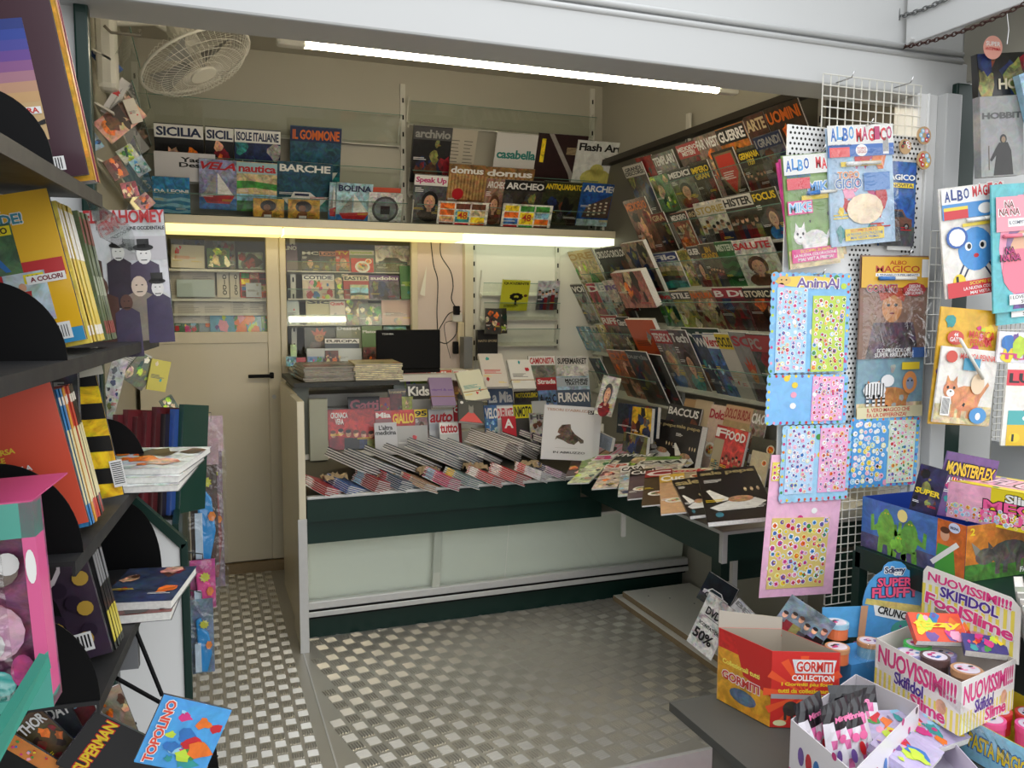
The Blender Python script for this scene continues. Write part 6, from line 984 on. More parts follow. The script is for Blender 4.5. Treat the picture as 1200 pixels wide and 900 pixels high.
# NUOVISSIMI candy box
def f_nuo(mb, L, H):
    mb.rect(0, 0, L, H, .0006, col('e6e2de')); [mb.rect(L*.06*k, 0, L*(.06*k+.03), H*.4, .0007, col('e8d860')) for k in range(17)]; T2(mb, 'NUOVISSIMI!!!', L*.04, H*.55, L*.96, H*.92, 'd83a80', 'w'); T2(mb, 'Skifidol', L*.25, H*.3, L*.6, H*.55, '4a2c90', 'w'); T2(mb, 'Slime', L*.45, H*.05, L*.85, H*.3, 'd83a80', 'w'); mb.ell(L*.8, H*.35, L*.06, H*.14, .001, col('h', .3))
RN = [(1027, 748), (1127, 800), (1190, 772), (1080, 727)]; ZN = .62
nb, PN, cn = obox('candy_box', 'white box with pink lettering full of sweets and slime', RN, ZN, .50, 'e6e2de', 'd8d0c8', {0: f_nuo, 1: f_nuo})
m_ = MB(); hd = Fr(PN[3]-Vector((0, 0, .02)), (PN[2]-PN[3]).normalized(), (0, .05, 1)); W = (PN[2]-PN[3]).length*1.02
m_ = MB(); m_.prism([(0, 0, 0), (W, 0, 0), (W, .13, 0), (W*.9, .15, 0), (.01, .165, 0), (0, .15, 0)], (0, 0, .002), col('e4e0da')); [m_.rect(W*.07*k, .0, W*(.07*k+.035), .12, .0026, col('e6d458')) for k in range(14)]; T2(m_, 'NUOVISSIMI!!!', W*.06, .125, W*.92, .148, 'd83a80', 'w', .004, -.05); T2(m_, 'SKIFIDOL', W*.2, .095, W*.8, .122, '4a2c90', 'w', .004, -.05); T2(m_, 'FoolSlime', W*.04, .06, W*.95, .09, 'd83a80', 'w', .004, -.1); m_.ell(W*.25, .045, .022, .026, .0035, col('c8a48c', .3)); m_.ell(W*.25, .062, .026, .014, .0038, col('7a6a60', .4)); m_.ell(W*.65, .03, .04, .014, .0036, col('d8a0a0', .3))
o = m_.build('header_card', PRINT, nb); Mh = hd.mat(0, 0, 0); Mh.translation -= cn; o.matrix_local = Mh
cN = sum(PN, Vector())/4
for (dx, dy, r, c1, c2, lab, h) in ((-.05, .045, .03, '9a94c0', '6a64a0', 'violet slime tub at the left of the candy box', .05), (.0, .07, .032, '4ac05a', '3a9a48', 'green-lidded slime tub in the candy box', .055), (-.02, .0, .033, '5a4444', '4a3838', 'brown biscuit disc tub in the candy box', .055), (.03, .025, .032, '9a90c4', '5a5488', 'violet tub behind the brown biscuit', .045), (.0, -.07, .034, 'c0906a', '8a6a58', 'sprinkled doughnut-like tub at the front of the candy box', .05)):
    tub(Vector((cN.x+dx, cN.y+dy, .55)), r, h, c1, c2, lab, group='candy box tubs', name='candy_tub')
def packet(P, w, h, yaw, pit, bgc, ti, tcx, lab, kind='kids'):
    cover_item(Matrix.Translation(P) @ Matrix.Rotation(math.radians(yaw), 4, 'Z') @ Matrix.Rotation(math.radians(pit), 4, 'X'), w, h, 'sweet_packet', lab, 'sweets', ti, tcx, None, kind, bgc, th=.018, ty=.4, thh=.3, group='sweet packets in the candy box')
packet(Vector((cN.x+.02, cN.y+.02, .615)), .12, .08, -25, 35, 'd84a28', 'fizzy', 'y', 'orange and red packet of fizzy sweets in the candy box'); packet(Vector((cN.x+.07, cN.y-.06, .61)), .09, .055, -38, 25, '3a3478', '', 'w', 'dark blue packet with heart sweets at the front of the candy box')
packet(Vector((cN.x+.10, cN.y+.02, .615)), .07, .05, -20, 45, '4a2c6a', '', 'w', 'purple packet at the right of the candy box')
# pink tub tray
RT = [(1040, 800), (1170, 905), (1235, 850), (1135, 800)]; tt, PT, cT = obox('slime_tub_tray', 'yellow tray of pink and red slime tubs at the bottom right', [(1128, 838), (1225, 890), (1265, 850), (1185, 808)], .50, .41, 'd8c83a', 'd0b830', {0: lambda mb, L, H: (mb.rect(0, 0, L, H, .0006, col('8ac0d8', .2)), T2(mb, 'PASTA MAGICA', L*.1, H*.3, L*.9, H*.7, 'y', 'b'))})
cT2 = sum(PT, Vector())/4
for (dx, dy, c1, lab) in ((-.06, .035, 'e8609a', 'left pink slime tub in the yellow tray'), (-.01, .06, 'd83a40', 'red slime tub at the back of the yellow tray'), (.0, -.02, 'e8609a', 'front pink slime tub in the yellow tray'), (.05, .02, 'd04a40', 'right red slime tub in the yellow tray')): tub(Vector((cT2.x+dx, cT2.y+dy, .45)), .033, .05, c1, c1, lab, group='pink tray tubs')
# purple box with film lid at the bottom
pb, PQ, cq = obox('charm_box', 'white box with purple plush packs at the bottom edge', [(1030, 868), (1060, 960), (1200, 960), (1108, 858)], .47, .41, 'd4cede', 'cfc8d8', {})
for i, (x, y) in enumerate(((1065, 885), (1110, 880), (1090, 905))):
    P = P3((x, y), .46); packet(P, .14, .11, -15+20*i, 18, 'b4a8c8', '', 'v', ['left', 'right', 'front'][i]+' lilac plush pack in the bottom box')
m_ = MB(); a, b = P3((1012, 745), .56), P3((1120, 850), .50)
m_.add([P3((1000, 770), .60), P3((1072, 826), .56), P3((1068, 800), .60), P3((1018, 752), .64)], [(0, 1, 2, 3)]); tag(m_.build('film_flap', FILM), 'clear plastic lid standing open over the pouch box', 'lid')
m_ = MB(); m_.add([P3((1075, 800), .56), P3((1180, 895), .50), P3((1190, 880), .55), P3((1100, 800), .60)], [(0, 1, 2, 3)]); tag(m_.build('film_flap', FILM), 'clear plastic lid standing open over the lilac packs', 'lid')
# silver foil packs at the right edge
for i in range(6): packet(P3((1197+i*3, 740+i*8), .66-.01*i), .09, .12, 40, 80, 'a8a49c', '', 'w', ORD[i]+' silver foil pack from the top at the right edge', 'text')
# ================================================================== LEFT FOREGROUND RACK
LD = Vector((math.sin(math.radians(5.1)), math.cos(math.radians(5.1)), 0)); LN = Vector((-LD.y, LD.x, 0))
LO = .27
def LP(t, s=0., z=0.): return LD*t+LN*(LO+s)+Vector((0, 0, z))      # t along the rack, s into the rack (left)
def lmat(t, s, z, lean=0., back=0.):
    U = -LN; N = -LD; V = Vector((0, 0, 1)); M = Matrix((U, V, N)).transposed().to_4x4() @ Matrix.Rotation(lean, 4, 'Z') @ Matrix.Rotation(back, 4, 'X'); M.translation = LP(t, s, z); return M
lr = tag(empty('comic_rack', Matrix.Translation(LP(1.4, .1, 0))), 'dark metal shelf rack of comics on the left of the doorway', 'rack')
RQ = Matrix((-LN, LD, Vector((0, 0, 1)))).transposed().to_4x4()
def lbox(nm, t0, t1, s0, s1, z0, z1, mt, bv=0.):
    o = MB().box((-s1, t0, z0), (-s0, t1, z1)).build(nm, mt, lr, bevel=bv); M = RQ.copy(); M.translation = LN*LO-LP(1.4, .1, 0); o.matrix_local = M; return o
def tpx(x, s_=0.):
    q = LN*(LO+s_); k = (x-600)/F; return (k*q.dot(fw)-q.dot(rt))/(LD.dot(rt)-k*LD.dot(fw))
Z0, Z1, Z2, Z3 = 1.59, 1.350, 1.09, .855
for z, t0, t1 in ((Z0, .45, tpx(122)), (Z1, .55, 1.98), (Z2, tpx(70), 1.79), (Z3, tpx(92), 1.90)): lbox('shelf', t0, t1, 0, .22, z-.006, z, DGREY); lbox('shelf_lip', t0, t1, -.004, 0, z-.020, z, DGREY)
lbox('back_panel', .5, 1.98, .22, .23, -.2, 2.2, BLACK); lbox('grey_upright', tpx(137), tpx(137)+.01, .034, .12, Z2, Z1-.028, GREYP); lbox('grey_bracket', 1.60, 1.62, .0, .14, Z3-.1, Z3-.03, GREYP)
def divider(t, s, z, w, h, lab):
    n = 14; pts = [(-w, 0, 0)]+[(-w+w*math.sin(math.pi/2*(1-k/n)) if False else w*(math.cos(math.pi/2*k/n))-w*0, h*math.sin(math.pi/2*k/n), 0) for k in range(n+1)]+[(-w, h, 0)]
    o = MB().prism(pts, (0, 0, .002)).build('shelf_divider', BLACK); o.matrix_world = lmat(t, s, z); tag(o, lab, 'divider')
def dpx(xr, xb, yt, z, lab, w=.07):
    pass
def sx(x, t): k = (x-600)/F; return t*(LD.dot(rt)-k*LD.dot(fw))/(k*LN.dot(fw)-LN.dot(rt))-LO
def dpx(x, z, w, h, lab):
    t = tpx(x); divider(t, w*.95, z, w, h, lab)
dpx(66, Z0, .085, .09, 'black rounded divider in front of the maroon album'); dpx(72, Z1, .09, .10, 'black rounded divider in front of the yellow album'); dpx(80, Z2+.0, .10, .125, 'black rounded divider in front of the orange album'); dpx(93, Z3, .09, .13, 'black rounded divider in front of the dark manga volume')
dpx(163, Z2, .075, .11, 'black rounded divider behind the yellow and black striped book'); dpx(176, Z3, .08, .15, 'black rounded divider behind the black-spined volumes')
def lbook(t, xr, z, w, h, th, lab, lean=0., back=0., s=None, name='comic_album', **k):
    # right edge of the cover appears where the rack edge stands; s moves it into the rack
    cover = dict(title='', kind='kids', bgc='a'); cover.update(k); M = lmat(t, (s if s is not None else .01)+w/2, z, lean, back); return cover_item(M, w, h, name, lab, 'comic', th=th, **cover)
# shelf 0: maroon album
o = lbook(tpx(113), 0, Z0, .26, .34, .006, 'maroon comic album with sunset picture, top of the left rack', lean=.17, kind='none', bgc='3c1c28', title='', group='comic albums left rack', s=.0)
mb = MB(); w_, h_ = .26, .34; mb.rect(-.13, .055, .09, .225, .0082, col('c8a878')); 
for k in range(8): mb.rect(-.13, .225-.0145*(k+1), .09, .225-.0145*k, .0084, col(['2c3c80', '34489a', '4a4a9a', '6a4a94', '8a5a8c', 'a87888', 'c09478', 'c8a070'][k]))
mb.ell(-.02, .13, .02, .02, .0087, col('f0d8a0')); mb.poly([(-.05, .125), (-.0, .11), (.02, .09), (-.05, .08)], .0089, col('k', .2)); mb.poly([(-.02, .063), (.09, .077), (.09, .084), (.05, .07)], .0089, col('k')); mb.rect(-.01, .092, .088, .102, .0091, col('w')); T2(mb, 'FIGURA DI UMIRA', -.008, .093, .085, .101, 'c83a30', z=.0094); T2(mb, '4,50', .055, .035, .085, .045, 'w', z=.0087); mb.rect(.07, .01, .103, .03, .0085, col('w')); [mb.rect(.073+.0035*q, .012, .0745+.0035*q, .028, .0088, col('k')) for q in range(8)]; T2(mb, 'STORIE SUL', -.06, .262, .05, .282, 'w', z=.0087); T2(mb, 'MARE', -.03, .236, .05, .256, 'w', z=.0087); mb.poly([(-.06, -.0), (.01, .0), (.035, .1), (-.05, .12)], .0096, col('d8508a')); T2(mb, 'Qui', -.03, .075, .01, .095, 'w', z=.0099); T2(mb, 'America', -.04, .05, .018, .068, 'w', z=.0099); mb.build('cover_art', PRINT, o)
def run(t0, n, dt, z, w, h, cols, lab, s=.0, names='comic_album', group=None, lean=.1, spine=None):
    rr = random.Random(int(t0*100)); base = {}
    for i in range(n):
        c = cols[i % len(cols)]; M = lmat(t0+dt*i, s+w/2+rr.uniform(0, .003), z, lean+rr.uniform(-.01, .01))
        if c not in base:
            r_ = empty(names, M); MB().box((-w/2, 0, -dt*.9), (w/2-.002, h, 0)).build('pages', PAPER, r_)
            m_ = MB(); m_.box((-w/2, 0, 0), (w/2, h, .0008), col(c, .4)); m_.box((w/2-.002, 0, -dt*.94), (w/2, h, .0008), col(c)); 
            if spine:
                for (a, b, cc) in spine: m_.box((w/2, a*h, -dt*.8), (w/2+.0006, b*h, -dt*.05), col(cc))
            m_.build('cover', PRINT, r_); base[c] = r_
        else:
            r_ = base[c].copy(); C.objects.link(r_); r_.matrix_world = M
            for ch in base[c].children: d_ = ch.copy(); C.objects.link(d_); d_.parent = r_
        tag(r_, f'{ORD[i] if i < 16 else "last"} {lab}, counted from the front', 'comic', group)
run(tpx(115), 5, .007, Z0, .2, .30, ['d8a030', 'c84a40', 'd8c8b0', '8a3040', 'e0a830'], 'thin album behind the maroon one on the top left shelf', s=-.006, lean=.17, group='albums behind the maroon one')
# shelf 1: yellow album
o = lbook(tpx(103), 0, Z1, .22, .215, .006, 'yellow comic catalogue with two small cover pictures, left rack', lean=.2, kind='none', bgc='e8b41c', s=.0, group='comic albums left rack')
mb = MB(); T2(mb, 'MISTER NO TRA', -.09, .192, .045, .206, '3a8a9a', 'w', .0082); T2(mb, "L'INFERNO VERDE!", -.09, .173, .07, .188, '3a8a9a', 'w', .0082); mb.rect(-.11, .095, .107, .12, .0082, col('c0282c'))
for (x, y, bgc) in ((-.032, .108, '6a8a50'), (.026, .106, '4a6a48'), (.052, .036, 'a8b8c0')):
    mb.rect(x-.026, y, x+.028, y+.07, .0085, col(bgc, .5)); mb.rect(x+.0, y+.054, x+.026, y+.067, .0088, col('e8d820')); T2(mb, 'NO', x+.005, y+.056, x+.022, y+.065, 'k', z=.009); mb.ell(x-.004, y+.05, .005, .006, .009, col('h')); mb.poly([(x-.014, y+.044), (x+.006, y+.044), (x+.002, y+.02), (x-.010, y+.02)], .009, col('b03030')); mb.poly([(x-.02, y+.002), (x-.012, y+.002), (x+.0, y+.02), (x-.009, y+.022)], .0092, col('b')); mb.poly([(x+.014, y+.004), (x+.007, y+.004), (x-.004, y+.02), (x+.004, y+.022)], .0092, col('b'))
mb.rect(.055, .088, .106, .1, .0093, col('w')); T2(mb, 'A COLORI', .06, .091, .102, .098, 'q', z=.0096); mb.rect(.06, .0, .11, .02, .0085, col('3a90c0')); mb.rect(.062, .006, .095, .03, .0092, col('w')); [mb.rect(.065+.0035*q, .009, .066+.0035*q, .026, .0095, col('k')) for q in range(8)]; mb.build('cover_art', PRINT, o)
run(tpx(104), 10, .0105, Z1, .17, .205, ['d8c050', 'dcc86a', 'd8b838'], 'yellow-spined comic on the second left shelf', s=-.004, lean=.19, group='yellow spined comics', spine=[(.05, .12, 'e4e0d8'), (.6, .95, 'e8e4dc')]); run(tpx(124), 7, .012, Z1, .17, .205, ['5a6848', '4c5a44', '66704c'], 'green-grey spined comic on the second left shelf', s=-.004, lean=.18, group='green spined comics', spine=[(.05, .15, '8a3a30'), (.75, .95, '8a4438'), (.35, .5, '9aa088')])
# large album with figures
o = lbook(tpx(163), 0, Z1, .18, .25, .012, 'white and purple comic album with crowd of old-time figures, left rack', lean=.05, s=sx(204, tpx(163)), kind='crowd', bgc='c9c9cc', title='', ty=.8, group='comic albums left rack')
mb = MB(); T2(mb, 'E DEL DAHOMEY', -.085, .225, .092, .25, 'b02c30', z=.018); T2(mb, '1. LA CIVILIZZAZIONE OCCIDENTALE', -.03, .212, .09, .219, 'k', z=.018); mb.build('cover_lettering', PRINT, o)
quad_item(Fr(LP(1.5, .0, 1.6), -LN, (0, 0, 1)), (105, 195), (190, 268), (110, 232), 0, name='plastic_sleeve', cat='sleeve', label='smoky clear plastic holder above the purple album', title='', kind='none', bgc='3a3a3c') if False else None
tag(MB().prism([LP(tpx(122), .02, Z0), LP(tpx(181), .0, Z0-.03), LP(tpx(181), .0, Z0-.075), LP(tpx(122), .0, Z0-.065)], LN*.002).build('holder_strip', ACRYL), 'smoky clear plastic strip hanging over the purple album', 'strip')
# shelf 2: orange-red album
o = lbook(tpx(96), 0, Z2, .24, .205, .006, 'coral red comic album with yellow and white lettering, left rack', lean=.2, s=.0, kind='none', bgc='d8543c', group='comic albums left rack')
mb = MB(); T2(mb, 'LA SCOMPARSA', -.02, .118, .055, .126, 'e8c840', z=.0082); T2(mb, 'DEL CODICE', -.02, .107, .04, .115, 'e8c840', z=.0082); T2(mb, 'E IL POTERE DELLA', -.02, .09, .07, .098, 'w', z=.0082); T2(mb, 'PAPERDICA', -.02, .079, .03, .087, 'w', z=.0082); T2(mb, 'E LA PICCOLA', -.02, .062, .06, .07, 'e8c840', z=.0082); mb.rect(-.02, .04, .06, .053, .0082, col('4a9a3c')); mb.ell(.0, .19, .022, .015, .0082, col('w')); mb.rect(.01, .18, .04, .2, .0081, col('2f6a40')); mb.build('cover_art', PRINT, o)
run(tpx(97), 9, .0105, Z2, .17, .20, ['3a80b8', '3a80b8', 'd8942c', 'b8302c', 'b8302c', 'c84a34', '2a1c1c', 'b03028', '1c1818'], 'colourful spined volume on the third left shelf', s=-.002, lean=.19, group='coloured volumes third shelf', spine=[(.15, .7, 'd8cc9c'), (.88, .94, 'e8e0d0')])
o = lbook(tpx(133), 0, Z2, .16, .205, .006, 'yellow and black striped book at the end of the third left shelf', lean=.17, s=-.006, kind='chev', bgc='e0b820', title='', group='comic albums left rack', ty=.8); mb = MB(); mb.rect(.0, .205, .093, .25, .011, col('c8c4b4')); mb.rect(.07, .015, .09, .06, .0112, col('w')); [mb.rect(.072, .02+.0035*q, .088, .0215+.0035*q, .0114, col('k')) for q in range(11)]; mb.build('cover_art', PRINT, o)
for i in range(3):
    M = Matrix.Translation(LP(1.56+.02*i, .0, Z2+.002+.012*i)) @ Matrix.Rotation(math.radians(-8-3*i), 4, 'Z'); cover_item(M, .17, .23, 'comic_album', ['lowest', 'middle', 'topmost'][i]+' pale album lying flat at the end of the third left shelf', 'comic', '', 'w', None, 'warm', 'c8ccc8', th=.011, group='albums lying on third shelf')
# back ground of lower shelf items behind wires
for i, (x, ti, bgc) in enumerate(((-.02, 'GOLEM', '2c2a28'), (.05, 'AZIONE\nMALATEA', '3c3c3e'))):
    lbook(1.38+.05*i, 0, Z2, .15, .235, .01, ['dark volume with yellow lettering behind the coral red album', 'grey volume with pale lettering behind the coral red album'][i], s=.10-.06*i, kind='dark', bgc=bgc, title=ti, tc='y' if i == 0 else 'e', ty=.8, thh=.1)
# shelf 3: manga
o = lbook(tpx(117), 0, Z3, .19, .22, .006, 'dark manga volume with gold ornaments on the fourth left shelf', lean=.2, s=.0, kind='hero', c2='k', bgc='3a2c3c', group='comic albums left rack')
mb = MB(); mb.rect(-.1, .235, .1, .255, .011, col('8a3030')); mb.ell(.01, .17, .05, .055, .0105, col('d8ccd0')); mb.ell(.02, .17, .035, .04, .0108, col('2c2428', .3)); [mb.ell(.05+.03*math.cos(k*1.7), .1-.012*k+.03, .012, .012, .011+.0002*k, col('b8943c' if k % 2 == 0 else '2c2030'), 12) for k in range(9)]; mb.rect(.03, .015, .075, .045, .0135, col('w')); [mb.rect(.034+.005*q, .02, .0365+.005*q, .041, .0138, col('k')) for q in range(8)]; T2(mb, 'ATTESI', -.05, .09, .0, .1, 'd0c8d8', z=.013); mb.build('cover_art', PRINT, o)
run(tpx(119), 4, .014, Z3, .16, .215, ['1a1a1c'], 'black-spined volume with red top on the fourth left shelf', s=-.004, lean=.19, group='black spined volumes', spine=[(.8, .97, 'b83030'), (.5, .74, '8a8a8c'), (.06, .3, 'c8b83a')])
for i in range(2):
    M = Matrix.Translation(LP(1.56+.02*i, .0, Z3+.002+.016*i)) @ Matrix.Rotation(math.radians(-6-6*i), 4, 'Z'); cover_item(M, .13, .2, 'paperback', ['lower', 'upper'][i]+' blue and red paperback lying flat on the fourth left shelf', 'book', '', 'w', None, 'warm', '6a3028' if i == 0 else '2c3a58', th=.015, group='paperbacks lying on fourth shelf')
# bottom wire basket
wb = tag(empty('wire_basket', Matrix.Translation(LP(1.5, 0, .5))), 'black wire comic basket at the bottom of the left rack', 'basket')
def wire(pts, nm='wire', r=.004): 
    o = MB().tube([Vector(p)-LP(1.5, 0, .5) for p in pts], r, 6).build(nm, BLACK, wb); return o
wire([at(158, 736, 1, 1.62), at(190, 815, 1, 1.62)], 'front_rod'); wire([at(137, 795, 1, 1.50), at(250, 858, 1, 1.62)], 'diagonal_rod')
for k in range(7): wire([LP(1.5+.06*k, -.01, .70-.05*k), LP(1.45+.06*k, .2, .62-.05*k)], r=.0025)
for k in range(7): wire([at(250, 858, 1, 1.62), at(240+3.2*k, 935, 1, 1.60+.01*k)], r=.0022)
for k in range(4): wire([at(246-k, 872+14*k, 1, 1.6), at(254+k, 872+14*k, 1, 1.64)], r=.0016)
wire([LP(1.52, .0, .68), LP(1.52, .2, .68)], r=.003)
for (tl_, tr_, bl_, l, k) in (((66, 893), (112, 832), (150, 965), .0, dict(title='SUPERMAN', tc='e0c020', bgc='17171a', kind='none', label='black comic with red and yellow lettering in the wire basket', out='c02020', ty=.72, thh=.13)), ((112, 812), (140, 800), (160, 925), -.05, dict(title='', bgc='8a7a68', kind='warm', label='tan comic with green edge standing in the wire basket')), ((48, 826), (76, 812), (76, 925), -.07, dict(title='DAY', tc='w', bgc='2c3034', kind='dark', label='dark blue-grey comic behind the black one')), ((78, 812), (98, 802), (110, 900), -.09, dict(title='', bgc='6a2c34', kind='cold', label='dark red and blue comic standing deep in the wire basket')), ((14, 850), (44, 826), (50, 940), -.03, dict(title='THOR', tc='e0e0e0', bgc='4a3a20', kind='warm', c2='o', label='dark comic with golden hair figure at the bottom left')), ((3, 872), (16, 858), (30, 940), -.01, dict(title='', bgc='c87a30', kind='kids', label='small orange and green comic at the bottom left')),
    ((157, 890), (192, 812), (212, 965), .1, dict(title='TOPOLINO', tc='d84a38', out='w', bgc='4a9ad8', kind='kids', label='light blue comic with red lettering leaning out of the basket', ty=.78, thh=.14))):
    quad_item(Fr(LP(1.30, 0, .5), (-LN).lerp(LD, .15), (0, 0, 1)), tl_, tr_, bl_, l, name='comic_book', cat='comic', th=.005, **k)
# doll box in the near corner
dbx = tag(empty('doll_box', Matrix.Translation(LP(.86, -.02, .7))), 'pink and green windowed doll box at the lower left edge', 'box')
sd = sx(40, .95); Md = lmat(.95, sd+.165, .985, .05); Md = Md @ Matrix.Diagonal((1, .62, 1, 1)).to_4x4(); w_, h_ = .33, .36
mb = MB(); mb.box((.152, .0, -.03), (w_/2, .36, 0), col('d85a90')); mb.poly([(.135, .0), (.1655, .0), (.1655, .10), (.15, .08)], .0006, col('4aa090')); mb.box((-.165, .30, -.03), (.165, .36, 0), col('4aa090')); mb.box((-.165, 0, -.035), (.165, .36, -.03), col('8a4a6a', .6)); mb.box((-.165, 0, -.03), (.165, .02, 0), col('4aa090')); mb.ell(.158, .25, .005, .03, .0008, col('w')); mb.ell(.12, .24, .02, .03, -.02, col('8a7a70', .3)); mb.ell(.13, .25, .012, .02, -.018, col('w')); mb.ell(.11, .13, .03, .05, -.02, col('d8a8c0', .3)); mb.ell(.1, .11, .02, .03, -.018, col('w', .2)); mb.ell(.1, .04, .028, .028, -.017, col('4ac0b8', .1)); mb.ell(.135, .06, .012, .03, -.016, col('b03a78', .4))
for k in range(5): mb.ell(-.1+.05*k, .1+.05*(k % 3), .03, .035, -.028+.001*k, col('pwmt'[k % 4], .3))
o = mb.build('carton', PRINT, dbx); o.matrix_local = Matrix.Translation(-LP(.86, -.02, .7)) @ Md
mb = MB(); mb.box((-.165, .36, -.15), (.165, .363, 0), col('c84a80')); o = mb.build('carton_top', PRINT, dbx); o.matrix_local = Matrix.Translation(-LP(.86, -.02, .7)) @ Md
mb = MB(); mb.box((-.16, .02, -.004), (.13, .32, -.003)); o = mb.build('window', FILM, dbx); o.matrix_local = Matrix.Translation(-LP(.86, -.02, .7)) @ Md
tag(MB().prism([at(-20, 895, 1, .80), at(57, 768, 1, .93), at(60, 782, 1, .93), at(-20, 930, 1, .80)], (-.01, .01, 0)).build('price_rail', mat('teal_rail', '3a8a78', .4)), 'teal price rail slanting below the doll box', 'rail')
# white end panel of the left cabinet with green edging
ep = tag(empty('cabinet_end', Matrix.Translation((-.12, 2.06, 0))), 'white end panel with dark green edging beside the hanging toy bags', 'panel')
pz = [(-.20, .0), (-.055, 0), (-.055, .86), (-.17, .985), (-.20, .985)]
MB().prism([(x+.12, 0, z) for x, z in pz], (0, .02, 0)).build('panel', BRIGHT, ep)
MB().box((.057, -.006, -.2), (.075, .026, .865)).build('edging', GREEN, ep, bevel=.003)
mb = MB(); mb.prism([(.06, -.006, .85), (.075, -.006, .865), (-.05, -.006, 1.0), (-.06, -.006, .985)], (0, .03, 0)); mb.build('edging', GREEN, ep)
# cabinet body behind end panel carrying dark red albums
lc = tag(empty('left_cabinet', Matrix.Translation((-.18, 2.6, 0))), 'low cabinet along the left wall behind the white end panel', 'cabinet'); MB().box((-.13, -.5, 0), (.10, .75, .875)).build('carcass', WHITE, lc); MB().box((.10, -.5, .1), (.115, .75, .9)).build('green_edge', GREEN, lc)
cols = ['8a3a44', '5a1a20', '5a1a20', '4a1418', '5a1a20', '4a1418', '1c1416', '2a4a8c', '123a30']
for i, c in enumerate(cols):
    M = Matrix.Translation((-.215+.021*i, 2.22+.012*i, .88)) @ Matrix.Rotation(math.radians(62), 4, 'Z') @ Matrix.Rotation(math.radians(90), 4, 'X') @ Matrix.Rotation(math.radians(-8), 4, 'Z')
    cover_item(M, .13, .26+.01*(i % 3), 'album', f'{ORD[i]} album from left on the low left cabinet, {["pink", "dark red", "dark red", "dark red", "dark red", "dark red", "black", "blue", "dark green", "blue"][i]} cover', 'book', '', 'w', None, 'none', c, th=.012, group='albums on the low left cabinet')
LW = Fr((-.15, 3.2, 1.0), (1, .3, 0), (0, 0, 1))
for i, (a, b, c_, bgc, kd, lab) in enumerate((((104, 62), (118, 52), (104, 112), '2c4a84', 'cold', 'blue magazine at the top of the left wall rack'), ((117, 130), (142, 91), (128, 140), 'd0ccd0', 'lines', 'white wine magazine tilted in the left wall rack'), ((108, 145), (150, 112), (120, 178), 'c89484', 'warm', 'pinkish red booklet with grey picture in the left wall rack'), ((143, 118), (156, 115), (158, 145), 'd0c8bc', 'lines', 'white sheet behind the pinkish booklet'),
  ((108, 152), (122, 172), (115, 200), '8aa0b8', 'cold', 'blue-white booklet in the left wall rack'), ((135, 178), (152, 168), (146, 195), 'b8bcae', 'leaf', 'pale framed card in the left wall rack'), ((120, 190), (137, 182), (130, 215), '7a4a34', 'warm', 'brown patterned booklet in the left wall rack'), ((150, 190), (165, 182), (158, 210), '8aa0ac', 'cold', 'blue-grey packet in the left wall rack'), ((140, 215), (158, 212), (150, 232), 'b05a60', 'warm', 'reddish packet low in the left wall rack'),
  ((170, 225), (182, 238), (165, 245), 'a87a78', 'warm', 'small pinkish packet beside the upper shelf'), ((150, 405), (178, 418), (135, 440), 'b8b4a4', 'text', 'beige booklet fanned below the comic shelf'), ((165, 412), (188, 428), (150, 448), '5c6048', 'leaf', 'olive booklet fanned below the comic shelf'), ((178, 420), (200, 424), (165, 455), 'c8b83a', 'lines', 'yellow-edged booklet fanned below the comic shelf'), ((132, 418), (150, 422), (160, 500), 'b0aca4', 'dark', 'film-wrapped booklet hanging below the comic shelf'), ((186, 470), (200, 462), (186, 490), '5c6450', 'leaf', 'small olive booklet above the dark red albums'))):
    fr_ = LW if i < 10 else Fr((-.12, 2.7, 1.0), (1, .3, 0), (0, 0, 1)); quad_item(fr_, a, b, c_, .01*i, name='booklet', cat='magazine', label=lab, title='', kind=kd, bgc=bgc, th=.006)
for j, z in enumerate((2.25, 2.08, 1.9, 1.72)): pocket(Fr((-.295, 3.7, z), (0, 1, 0), (math.sin(TR), 0, math.cos(TR))), -.6, .6, .12, ORD[j]+' clear pocket from the top on the left wall', dep=.05, brk=False)
